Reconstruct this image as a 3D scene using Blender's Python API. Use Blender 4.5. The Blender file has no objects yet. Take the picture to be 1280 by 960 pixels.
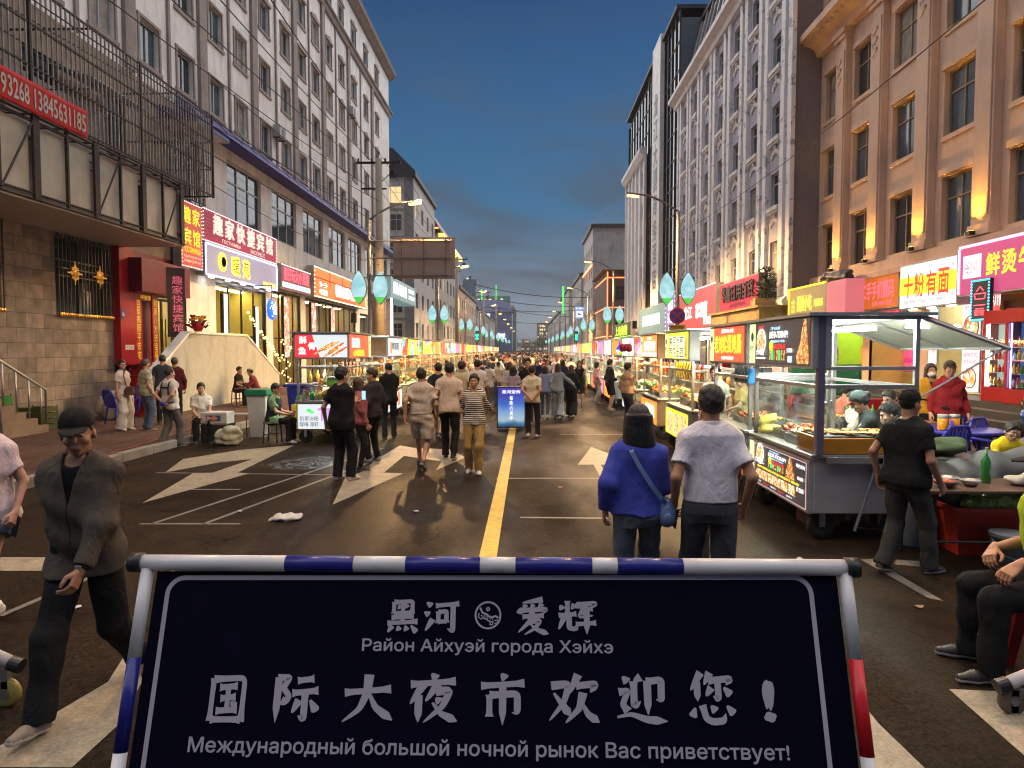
import bpy, math, random
import numpy as np
from mathutils import Vector, Matrix, Euler
from mathutils.geometry import delaunay_2d_cdt as cdt
R=math.radians
rnd=random.Random(7)
scene=bpy.context.scene
COL=scene.collection
# ---------------------------------------------------------------- camera
FPX=860.0
cam_d=bpy.data.cameras.new('camera'); cam=bpy.data.objects.new('camera',cam_d); COL.objects.link(cam)
cam_d.sensor_fit='HORIZONTAL'; cam_d.sensor_width=36.0; cam_d.lens=36.0*FPX/1280.0
cam_d.clip_start=0.05; cam_d.clip_end=3000
cam.location=(0,0,2.0)
cam.rotation_euler=(R(90-2.86),0,R(1.33))
scene.camera=cam
CM=Euler(cam.rotation_euler).to_matrix()
def ray(px,py): return CM@Vector(((px-640)/FPX,-(py-480)/FPX,-1.0))
def at(px,py,Y):
    d=ray(px,py); t=Y/d.y
    return Vector((0,0,2))+d*t
def gnd(px,py,z=0.0):
    d=ray(px,py); t=(z-2.0)/d.z
    return Vector((0,0,2))+d*t
# ---------------------------------------------------------------- world
w=bpy.data.worlds.new('World'); scene.world=w; w.use_nodes=True
wn=w.node_tree.nodes; wl=w.node_tree.links; wn.clear()
sky=wn.new('ShaderNodeTexSky'); sky.sky_type='NISHITA'; sky.sun_disc=False
sky.sun_elevation=R(1.6); sky.sun_rotation=R(200); sky.air_density=1.0; sky.dust_density=1.2; sky.ozone_density=4.0
bg=wn.new('ShaderNodeBackground'); bg.inputs['Strength'].default_value=0.07
out=wn.new('ShaderNodeOutputWorld')
tc=wn.new('ShaderNodeTexCoord'); mp=wn.new('ShaderNodeMapping'); mp.inputs['Scale'].default_value=(1.9,1.9,8.0); mp.inputs['Rotation'].default_value=(R(8),R(14),R(20))
nz=wn.new('ShaderNodeTexNoise'); nz.inputs['Scale'].default_value=1.7; nz.inputs['Detail'].default_value=6; nz.inputs['Roughness'].default_value=.55; nz.inputs['Distortion'].default_value=.6
cr=wn.new('ShaderNodeValToRGB'); cr.color_ramp.elements[0].position=.42; cr.color_ramp.elements[1].position=.62
mixc=wn.new('ShaderNodeMix'); mixc.data_type='RGBA'
sx=wn.new('ShaderNodeSeparateXYZ'); mr=wn.new('ShaderNodeMapRange'); mr.inputs[1].default_value=.46; mr.inputs[2].default_value=.2; mr.inputs[3].default_value=0; mr.inputs[4].default_value=.95
mul=wn.new('ShaderNodeMath'); mul.operation='MULTIPLY'
wl.new(tc.outputs['Generated'],mp.inputs['Vector']); wl.new(mp.outputs['Vector'],nz.inputs['Vector']); wl.new(nz.outputs['Fac'],cr.inputs['Fac'])
wl.new(tc.outputs['Generated'],sx.inputs[0]); wl.new(sx.outputs['Z'],mr.inputs[0]); wl.new(cr.outputs['Color'],mul.inputs[0]); wl.new(mr.outputs[0],mul.inputs[1])
mixc.inputs['B'].default_value=(.40,.52,.70,1)     # thin dusk cloud bands
def layer(src,col,z0,z1,f):
    hz=wn.new('ShaderNodeMapRange'); hz.inputs[1].default_value=z0; hz.inputs[2].default_value=z1; hz.inputs[3].default_value=0; hz.inputs[4].default_value=f; wl.new(sx.outputs['Z'],hz.inputs[0])
    m2=wn.new('ShaderNodeMix'); m2.data_type='RGBA'; m2.inputs['B'].default_value=col+(1,); wl.new(hz.outputs[0],m2.inputs['Factor']); wl.new(src,m2.inputs['A']); return m2
l1=layer(sky.outputs[0],(.30,.95,1.75),.44,.02,.9); l2=layer(l1.outputs['Result'],(1.25,1.40,1.55),.19,.0,.92); mix2=mixc
wl.new(mul.outputs[0],mixc.inputs['Factor']); wl.new(l2.outputs['Result'],mixc.inputs['A'])
wl.new(mix2.outputs['Result'],bg.inputs['Color']); wl.new(bg.outputs[0],out.inputs['Surface'])
# ---------------------------------------------------------------- broad soft fill added for dusk skylight, to lift the facades
sd=bpy.data.lights.new('sky_fill','SUN'); sd.energy=1.75; sd.angle=R(160); sd.color=(1.0,.95,.91)
sky_fill=bpy.data.objects.new('sky_fill',sd); COL.objects.link(sky_fill); sky_fill.location=(0,0,60)
sky_fill.rotation_euler=(R(-40),0,0)
# ---------------------------------------------------------------- exposure
scene.view_settings.view_transform='Standard'; scene.view_settings.look='None'
scene.view_settings.exposure=1.6; scene.view_settings.gamma=1.0; scene.view_settings.use_curve_mapping=False
scene.cycles.use_denoising=True
try: scene.cycles.denoiser='OPENIMAGEDENOISE'
except Exception: pass
scene.cycles.max_bounces=6; scene.cycles.diffuse_bounces=3; scene.cycles.glossy_bounces=3; scene.cycles.transmission_bounces=4; scene.cycles.transparent_max_bounces=10
scene.cycles.sample_clamp_indirect=4.0; scene.cycles.caustics_reflective=False; scene.cycles.caustics_refractive=False
scene.cycles.use_light_tree=True; scene.cycles.filter_width=1.15
# ---------------------------------------------------------------- materials
def lin(c):
    return tuple(((x/255)/12.92 if x/255<=.04045 else ((x/255+.055)/1.055)**2.4) for x in c)
_M={}
def nmat(name):
    m=bpy.data.materials.new(name); m.use_nodes=True
    return m,m.node_tree.nodes,m.node_tree.links,m.node_tree.nodes['Principled BSDF']
def mat(name,col,rough=.6,metal=0,emis=None,es=0,var=.18,scale=4.0,bump=0,bscale=40,spec=.4,dirt=0):
    """plain surface with uneven tone, dirt and bump"""
    if name in _M: return _M[name]
    m,n,l,b=nmat(name)
    b.inputs['Roughness'].default_value=rough; b.inputs['Metallic'].default_value=metal; b.inputs['Specular IOR Level'].default_value=spec
    t=n.new('ShaderNodeTexCoord'); z=n.new('ShaderNodeTexNoise'); z.inputs['Scale'].default_value=scale; z.inputs['Detail'].default_value=5; z.inputs['Roughness'].default_value=.6
    l.new(t.outputs['Object'],z.inputs['Vector'])
    r=n.new('ShaderNodeValToRGB'); r.color_ramp.elements[0].position=.3; r.color_ramp.elements[1].position=.7
    r.color_ramp.elements[0].color=tuple(c*(1-var) for c in col)+(1,); r.color_ramp.elements[1].color=tuple(min(1,c*(1+var*.6)) for c in col)+(1,)
    l.new(z.outputs['Fac'],r.inputs['Fac'])
    src=r.outputs['Color']
    if dirt:
        z2=n.new('ShaderNodeTexNoise'); z2.inputs['Scale'].default_value=1.3; z2.inputs['Detail'].default_value=8; mpp=n.new('ShaderNodeMapping'); mpp.inputs['Scale'].default_value=(1.5,1.5,.35)
        l.new(t.outputs['Object'],mpp.inputs['Vector']); l.new(mpp.outputs['Vector'],z2.inputs['Vector'])
        rr=n.new('ShaderNodeValToRGB'); rr.color_ramp.elements[0].position=.5; rr.color_ramp.elements[1].position=.75; rr.color_ramp.elements[1].color=(dirt,)*3+(1,); rr.color_ramp.elements[0].color=(0,0,0,1)
        l.new(z2.outputs['Fac'],rr.inputs['Fac'])
        mx=n.new('ShaderNodeMix'); mx.data_type='RGBA'; mx.inputs['B'].default_value=(.06,.05,.042,1)
        l.new(rr.outputs['Color'],mx.inputs['Factor']); l.new(src,mx.inputs['A']); src=mx.outputs['Result']
    l.new(src,b.inputs['Base Color'])
    if emis: b.inputs['Emission Color'].default_value=tuple(emis)+(1,); b.inputs['Emission Strength'].default_value=es
    if bump:
        zb=n.new('ShaderNodeTexNoise'); zb.inputs['Scale'].default_value=bscale; zb.inputs['Detail'].default_value=4
        l.new(t.outputs['Object'],zb.inputs['Vector'])
        bp=n.new('ShaderNodeBump'); bp.inputs['Strength'].default_value=bump; bp.inputs['Distance'].default_value=.01
        l.new(zb.outputs['Fac'],bp.inputs['Height']); l.new(bp.outputs['Normal'],b.inputs['Normal'])
    _M[name]=m; return m
def glow(name,col,s=1.0,base=.3):
    """lit sign face or lamp"""
    if name in _M: return _M[name]
    m,n,l,b=nmat(name)
    b.inputs['Base Color'].default_value=tuple(c*base for c in col)+(1,); b.inputs['Roughness'].default_value=.35
    b.inputs['Emission Color'].default_value=tuple(col)+(1,); b.inputs['Emission Strength'].default_value=s*(KE if s<5.5 else 1)
    _M[name]=m; return m
KE=.55   # sign faces against the exposure above
def ocol(name,rough=.8,bump=.3,bscale=60,kind=None,emis=0,sheen=0):
    """material whose colour is the object's own colour"""
    if name in _M: return _M[name]
    m,n,l,b=nmat(name); b.inputs['Roughness'].default_value=rough; b.inputs['Specular IOR Level'].default_value=.12 if rough>.7 else .4
    oi=n.new('ShaderNodeObjectInfo'); t=n.new('ShaderNodeTexCoord'); z=n.new('ShaderNodeTexNoise'); z.inputs['Scale'].default_value=14; z.inputs['Detail'].default_value=4
    l.new(t.outputs['Object'],z.inputs['Vector'])
    mr=n.new('ShaderNodeMapRange'); mr.inputs[1].default_value=.3; mr.inputs[2].default_value=.7; mr.inputs[3].default_value=.9; mr.inputs[4].default_value=1.06
    l.new(z.outputs['Fac'],mr.inputs[0])
    mx=n.new('ShaderNodeVectorMath'); mx.operation='SCALE'; l.new(oi.outputs['Color'],mx.inputs[0]); l.new(mr.outputs[0],mx.inputs['Scale'])
    src=mx.outputs[0]
    if kind=='stripe':
        wv=n.new('ShaderNodeTexWave'); wv.wave_type='BANDS'; wv.bands_direction='Z'; wv.inputs['Scale'].default_value=9.5; wv.inputs['Distortion'].default_value=.6; wv.inputs['Detail Scale'].default_value=2
        l.new(t.outputs['Object'],wv.inputs['Vector'])
        rp=n.new('ShaderNodeValToRGB'); rp.color_ramp.interpolation='CONSTANT'; rp.color_ramp.elements[1].position=.5; rp.color_ramp.elements[0].color=(.02,.02,.022,1); rp.color_ramp.elements[1].color=(.62,.57,.5,1)
        l.new(wv.outputs['Fac'],rp.inputs['Fac']); src=rp.outputs['Color']
    l.new(src,b.inputs['Base Color'])
    if emis: l.new(src,b.inputs['Emission Color']); b.inputs['Emission Strength'].default_value=emis*KE
    if bump:
        zb=n.new('ShaderNodeTexNoise'); zb.inputs['Scale'].default_value=bscale; zb.inputs['Detail'].default_value=5; zb.inputs['Roughness'].default_value=.6
        if kind=='hair':
            mpp=n.new('ShaderNodeMapping'); mpp.inputs['Scale'].default_value=(1,1,.12); l.new(t.outputs['Object'],mpp.inputs['Vector']); l.new(mpp.outputs['Vector'],zb.inputs['Vector'])
        else: l.new(t.outputs['Object'],zb.inputs['Vector'])
        bp=n.new('ShaderNodeBump'); bp.inputs['Strength'].default_value=bump; bp.inputs['Distance'].default_value=.012
        l.new(zb.outputs['Fac'],bp.inputs['Height'])
        if kind is None or kind=='stripe':
            zc=n.new('ShaderNodeTexNoise'); zc.inputs['Scale'].default_value=4.5; zc.inputs['Detail'].default_value=2; zc.inputs['Distortion'].default_value=1.3; mq=n.new('ShaderNodeMapping'); mq.inputs['Rotation'].default_value=(.4,.5,.2); mq.inputs['Scale'].default_value=(1.6,1.6,.8)
            l.new(t.outputs['Object'],mq.inputs['Vector']); l.new(mq.outputs['Vector'],zc.inputs['Vector'])
            b2=n.new('ShaderNodeBump'); b2.inputs['Strength'].default_value=min(1,bump*1.6); b2.inputs['Distance'].default_value=.05
            l.new(zc.outputs['Fac'],b2.inputs['Height']); l.new(b2.outputs['Normal'],bp.inputs['Normal'])
        l.new(bp.outputs['Normal'],b.inputs['Normal'])
    _M[name]=m; return m
def food(name,cols,es=0.0,scale=9,base=1.0,obj=True):
    """heaps of cooked food, or a photograph of it when es>0"""
    if name in _M: return _M[name]
    m,n,l,b=nmat(name); b.inputs['Roughness'].default_value=.45
    t=n.new('ShaderNodeTexCoord'); oi=n.new('ShaderNodeObjectInfo'); ad=n.new('ShaderNodeVectorMath'); ad.operation='ADD'
    sc=n.new('ShaderNodeMath'); sc.operation='MULTIPLY'; sc.inputs[1].default_value=37.0; l.new(oi.outputs['Random'],sc.inputs[0])
    l.new(t.outputs['Object'],ad.inputs[0]); l.new(sc.outputs[0],ad.inputs[1])
    v=n.new('ShaderNodeTexVoronoi'); v.inputs['Scale'].default_value=scale; l.new(ad.outputs[0],v.inputs['Vector'])
    z=n.new('ShaderNodeTexNoise'); z.inputs['Scale'].default_value=scale*.7; z.inputs['Detail'].default_value=6; z.inputs['Distortion'].default_value=1.5; l.new(ad.outputs[0],z.inputs['Vector'])
    se=n.new('ShaderNodeSeparateColor'); l.new(v.outputs['Color'],se.inputs[0])
    a2=n.new('ShaderNodeMath'); a2.operation='ADD'; l.new(se.outputs[0],a2.inputs[0]); l.new(z.outputs['Fac'],a2.inputs[1])
    m2=n.new('ShaderNodeMath'); m2.operation='MULTIPLY'; m2.inputs[1].default_value=.55; l.new(a2.outputs[0],m2.inputs[0])
    r=n.new('ShaderNodeValToRGB'); cr=r.color_ramp
    while len(cr.elements)<len(cols): cr.elements.new(.5)
    for i,c in enumerate(cols): cr.elements[i].position=.12+.76*i/(len(cols)-1); cr.elements[i].color=tuple(c)+(1,)
    l.new(m2.outputs[0],r.inputs['Fac'])
    if es: 
        b.inputs['Base Color'].default_value=(.05,.05,.05,1)
        l.new(r.outputs['Color'],b.inputs['Emission Color']); b.inputs['Emission Strength'].default_value=es*KE
    else:
        l.new(r.outputs['Color'],b.inputs['Base Color'])
        bp=n.new('ShaderNodeBump'); bp.inputs['Strength'].default_value=.8; bp.inputs['Distance'].default_value=.03; l.new(v.outputs['Distance'],bp.inputs['Height']); l.new(bp.outputs['Normal'],b.inputs['Normal'])
    _M[name]=m; return m
def glass(name,tint=(1,1,1),alpha=.25,rough=.05):
    if name in _M: return _M[name]
    m,n,l,b=nmat(name); n.remove(b)
    tr=n.new('ShaderNodeBsdfTransparent'); tr.inputs[0].default_value=tuple(tint)+(1,)
    gl=n.new('ShaderNodeBsdfGlossy'); gl.inputs['Roughness'].default_value=rough; gl.inputs['Color'].default_value=(.9,.92,.95,1)
    df=n.new('ShaderNodeBsdfDiffuse'); df.inputs[0].default_value=(.5,.52,.5,1)
    lw=n.new('ShaderNodeLayerWeight'); lw.inputs[0].default_value=.25
    mx=n.new('ShaderNodeMixShader'); mx2=n.new('ShaderNodeMixShader')
    z=n.new('ShaderNodeTexNoise'); z.inputs['Scale'].default_value=6; z.inputs['Detail'].default_value=6
    mr=n.new('ShaderNodeMapRange'); mr.inputs[1].default_value=.45; mr.inputs[2].default_value=.8; mr.inputs[4].default_value=alpha
    l.new(z.outputs['Fac'],mr.inputs[0]); l.new(mr.outputs[0],mx2.inputs[0]); l.new(tr.outputs[0],mx2.inputs[1]); l.new(df.outputs[0],mx2.inputs[2])
    l.new(lw.outputs['Fresnel'],mx.inputs[0]); l.new(mx2.outputs[0],mx.inputs[1]); l.new(gl.outputs[0],mx.inputs[2])
    l.new(mx.outputs[0],n['Material Output'].inputs['Surface'])
    _M[name]=m; return m
# ---------------------------------------------------------------- objects
def link(o,parent=None):
    COL.objects.link(o)
    if parent is not None: o.parent=parent
    return o
def tag(o,label=None,cat=None,group=None,kind=None):
    if label: o['label']=label
    if cat: o['category']=cat
    if group: o['group']=group
    if kind: o['kind']=kind
    return o
def thing(name,label,cat,loc=(0,0,0),rz=0,group=None):
    o=bpy.data.objects.new(name,None); link(o); o.location=loc; o.rotation_euler=(0,0,rz); o.empty_display_size=.2
    return tag(o,label,cat,group)
def kids(o): return [c for c in COL.objects if c.parent==o]
_CH={}
def copy_tree(root,loc,rz=None,label=None,group=None,scale=None,cols=None):
    if root.name not in _CH:
        _CH[root.name]=[(c,kids(c)) for c in kids(root)]
    r=root.copy(); COL.objects.link(r); r.location=loc
    if rz is not None: r.rotation_euler=(0,0,rz)
    if label: r['label']=label
    if group: r['group']=group
    if scale is not None: r.scale=(scale,)*3 if not hasattr(scale,'__len__') else scale
    for c,g in _CH[root.name]:
        d=c.copy(); COL.objects.link(d); d.parent=r
        if cols:
            k=d.name.split('.')[0]
            if k in cols: d.color=tuple(cols[k])+(1,)
        for e in g:
            f=e.copy(); COL.objects.link(f); f.parent=d
            if cols:
                k=f.name.split('.')[0]
                if k in cols: f.color=tuple(cols[k])+(1,)
    return r
def mesh_obj(name,v,f,mats,parent=None,smooth=False,mi=None,color=None):
    me=bpy.data.meshes.new(name); me.from_pydata([tuple(x) for x in v],[],f)
    for m in (mats if isinstance(mats,(list,tuple)) else [mats]): me.materials.append(m)
    if mi is not None and len(mi)==len(me.polygons): me.polygons.foreach_set('material_index',mi)
    if smooth: me.polygons.foreach_set('use_smooth',[True]*len(me.polygons))
    me.update()
    o=bpy.data.objects.new(name,me); link(o,parent)
    if color is not None: o.color=tuple(color)+(1,)
    return o
class MB:
    def __init__(s): s.v=[]; s.f=[]; s.mi=[]
    def add(s,v,f,m=0):
        k=len(s.v); s.v+= [tuple(x) for x in v]; s.f+=[tuple(i+k for i in q) for q in f]; s.mi+=[m]*len(f); return s
    def box(s,a,b,m=0):
        x0,x1=sorted((a[0],b[0])); y0,y1=sorted((a[1],b[1])); z0,z1=sorted((a[2],b[2]))
        return s.add([(x0,y0,z0),(x1,y0,z0),(x1,y1,z0),(x0,y1,z0),(x0,y0,z1),(x1,y0,z1),(x1,y1,z1),(x0,y1,z1)],
          [(3,2,1,0),(4,5,6,7),(0,1,5,4),(1,2,6,5),(2,3,7,6),(3,0,4,7)],m)
    def obox(s,c,size,rot,m=0):
        Q=Euler(rot).to_matrix() if not isinstance(rot,Matrix) else rot
        hx,hy,hz=size[0]/2,size[1]/2,size[2]/2; c=Vector(c)
        return s.add([c+Q@Vector(p) for p in [(-hx,-hy,-hz),(hx,-hy,-hz),(hx,hy,-hz),(-hx,hy,-hz),(-hx,-hy,hz),(hx,-hy,hz),(hx,hy,hz),(-hx,hy,hz)]],
          [(3,2,1,0),(4,5,6,7),(0,1,5,4),(1,2,6,5),(2,3,7,6),(3,0,4,7)],m)
    def quad(s,a,b,c,d,m=0): return s.add([a,b,c,d],[(0,1,2,3)],m)
    def poly(s,pts,m=0): return s.add(pts,[tuple(range(len(pts)))],m)
    def prism(s,pts,off,m=0):
        """closed outline pts (3D) extruded by vector off"""
        n=len(pts); off=Vector(off); a=[Vector(p) for p in pts]; b=[p+off for p in a]
        return s.add(a+b,[tuple(range(n))[::-1],tuple(range(n,2*n))]+[(i,(i+1)%n,n+(i+1)%n,n+i) for i in range(n)],m)
    def tube(s,pts,r,n=8,m=0):
        pts=[Vector(p) for p in pts]; rs=r if hasattr(r,'__len__') else [r]*len(pts)
        v=[];prev=None
        for i,p in enumerate(pts):
            d=(pts[min(i+1,len(pts)-1)]-pts[max(i-1,0)]).normalized()
            if prev is None:
                a=d.cross(Vector((0,0,1))); 
                if a.length<1e-3: a=Vector((1,0,0))
                a.normalize()
            else:
                a=(prev-d*prev.dot(d)); a=a.normalized() if a.length>1e-6 else d.orthogonal().normalized()
            prev=a; b=d.cross(a)
            for k in range(n):
                t=2*math.pi*k/n; v.append(p+(a*math.cos(t)+b*math.sin(t))*rs[i])
        f=[]
        for i in range(len(pts)-1):
            for k in range(n): f.append((i*n+k,i*n+(k+1)%n,(i+1)*n+(k+1)%n,(i+1)*n+k))
        f.append(tuple(range(n))[::-1]); f.append(tuple(range((len(pts)-1)*n,len(pts)*n)))
        return s.add(v,f,m)
    def lathe(s,prof,c=(0,0,0),n=16,m=0,axis='z'):
        v=[]
        for r,z in prof:
            for k in range(n):
                t=2*math.pi*k/n; p=(r*math.cos(t),r*math.sin(t),z)
                if axis=='x': p=(p[2],p[0],p[1])
                elif axis=='y': p=(p[0],p[2],p[1])
                v.append((c[0]+p[0],c[1]+p[1],c[2]+p[2]))
        f=[]; L=len(prof)
        for i in range(L-1):
            for k in range(n): f.append((i*n+k,i*n+(k+1)%n,(i+1)*n+(k+1)%n,(i+1)*n+k))
        f.append(tuple(range(n))[::-1]); f.append(tuple(range((L-1)*n,L*n)))
        return s.add(v,f,m)
    def ball(s,c,r,n=10,m=0):
        r=r if hasattr(r,'__len__') else (r,r,r); v=[];f=[]
        h=n//2+1
        for i in range(h+1):
            a=math.pi*i/h
            for k in range(n):
                t=2*math.pi*k/n; v.append((c[0]+r[0]*math.sin(a)*math.cos(t),c[1]+r[1]*math.sin(a)*math.sin(t),c[2]-r[2]*math.cos(a)))
        for i in range(h):
            for k in range(n): f.append((i*n+k,i*n+(k+1)%n,(i+1)*n+(k+1)%n,(i+1)*n+k))
        return s.add(v,f,m)
    def build(s,name,mats,parent=None,smooth=False,color=None,bevel=0):
        o=mesh_obj(name,s.v,s.f,mats,parent,smooth,s.mi,color)
        if bevel:
            b=o.modifiers.new('bevel','BEVEL'); b.width=bevel; b.segments=2; b.limit_method='ANGLE'; b.angle_limit=R(40)
        return o
def bx(name,a,b,m,parent=None,bevel=0,color=None): return MB().box(a,b).build(name,m,parent,bevel=bevel,color=color)
# ---------------------------------------------------------------- writing
_TC={}
def text_geo(s,bold):
    """outlines of a string filled by winding number, thickened by bold"""
    k=(s,bold)
    if k not in _TC:
        cu=bpy.data.curves.new('lettering','FONT'); cu.body=s; cu.size=1; cu.resolution_u=2; cu.fill_mode='NONE'
        ob=bpy.data.objects.new('lettering',cu); me=ob.to_mesh()
        P=np.array([x.co[:2] for x in me.vertices],dtype=float).reshape(-1,2); E=[tuple(e.vertices) for e in me.edges]
        ob.to_mesh_clear(); bpy.data.objects.remove(ob); bpy.data.curves.remove(cu)
        if not len(P): _TC[k]=(np.zeros((0,3)),[]); return _TC[k]
        r=cdt([Vector(p) for p in P],E,[],0,1e-5); v=np.array([q[:] for q in r[0]]); t=np.array([f for f in r[2] if len(f)==3]); c=v[t].mean(1); wn_=np.zeros(len(c))
        nx={a:b for a,b in E}; seen=set(); A=[];B=[]
        adj={}
        for a,b in E: adj.setdefault(a,[]).append(b); adj.setdefault(b,[]).append(a)
        for st in adj:      # walk each closed outline in vertex order so its direction is kept
            if st in seen: continue
            loop=[st]; seen.add(st); cur=st
            while True:
                n_=[q for q in adj[cur] if q not in seen]
                if not n_: break
                cur=(cur+1 if cur+1 in n_ else n_[0]); loop.append(cur); seen.add(cur)
            A+=loop; B+=loop[1:]+loop[:1]
        a=P[A];b=P[B]
        for x0,y0,x1,y1 in np.concatenate([a,b],1):
            up=(y0<=c[:,1])&(y1>c[:,1]); dn=(y0>c[:,1])&(y1<=c[:,1]); L=(x1-x0)*(c[:,1]-y0)-(c[:,0]-x0)*(y1-y0); wn_+=(up&(L>0)).astype(int)-(dn&(L<0)).astype(int)
        t=t[np.abs(wn_)>0]; _TC[k]=(np.concatenate([v,np.zeros((len(v),1))],1),[tuple(int(q) for q in f) for f in t])
    return _TC[k]
def letter_geo(s,o,right,up,w,h,bold=.012,vertical=False,gap=.12,slant=0,rise=0):
    """writing fitted to a w x h field centred on o"""
    o=Vector(o); right=Vector(right).normalized(); up=Vector(up).normalized(); V=[];F=[]
    nz_=right.cross(up)
    def put(st,cx,cy,ww,hh):
        v,f=text_geo(st,0)
        if not len(v): return
        x0,y0=v[:,0].min(),v[:,1].min(); x1,y1=v[:,0].max(),v[:,1].max(); sx=ww/max(x1-x0,1e-6); sy=hh/max(y1-y0,1e-6)
        e=bold*.75; g=[(0,0)] if bold<.013 else [(0,0),(e,.4*e),(-e,-.4*e),(-.4*e,e),(.4*e,-e)]
        for n_,(dx,dy) in enumerate(g):
            k=len(V)
            for p in v:
                a=(p[0]+dx-(x0+x1)/2)*sx+cx; b=(p[1]+dy-(y0+y1)/2)*sy+cy
                V.append(o+right*(a+slant*b)+up*(b+rise*a)+nz_*(.0003*n_))
            F.extend(tuple(i+k for i in q) for q in f)
    if vertical:
        n=len(s); ch=h/n
        for i,c in enumerate(s):
            if c!=' ': put(c,0,h/2-ch*(i+.5),w,ch*(1-gap))
    else: put(s,0,0,w,h)
    return V,F
def lettering(s,o,right,up,w,h,m,parent=None,bold=.012,vertical=False,gap=.12,lift=.006,name='lettering',slant=0,thick=0,rise=0):
    right=Vector(right).normalized(); up=Vector(up).normalized(); nrm=right.cross(up)
    V,F=letter_geo(s,Vector(o)+nrm*(lift+thick),right,up,w,h,bold,vertical,gap,slant,rise)
    if thick:
        k=len(V); V2=[p-nrm*thick for p in V]
        from collections import Counter
        E=Counter()
        for q in F:
            for a,b in zip(q,q[1:]+q[:1]): E[(a,b)]+=1
        S=[(a,b,b+k,a+k)[::-1] for (a,b) in E if (b,a) not in E]
        V=V+V2; F=F+S
    return mesh_obj(name,V,F,m,parent)
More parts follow.
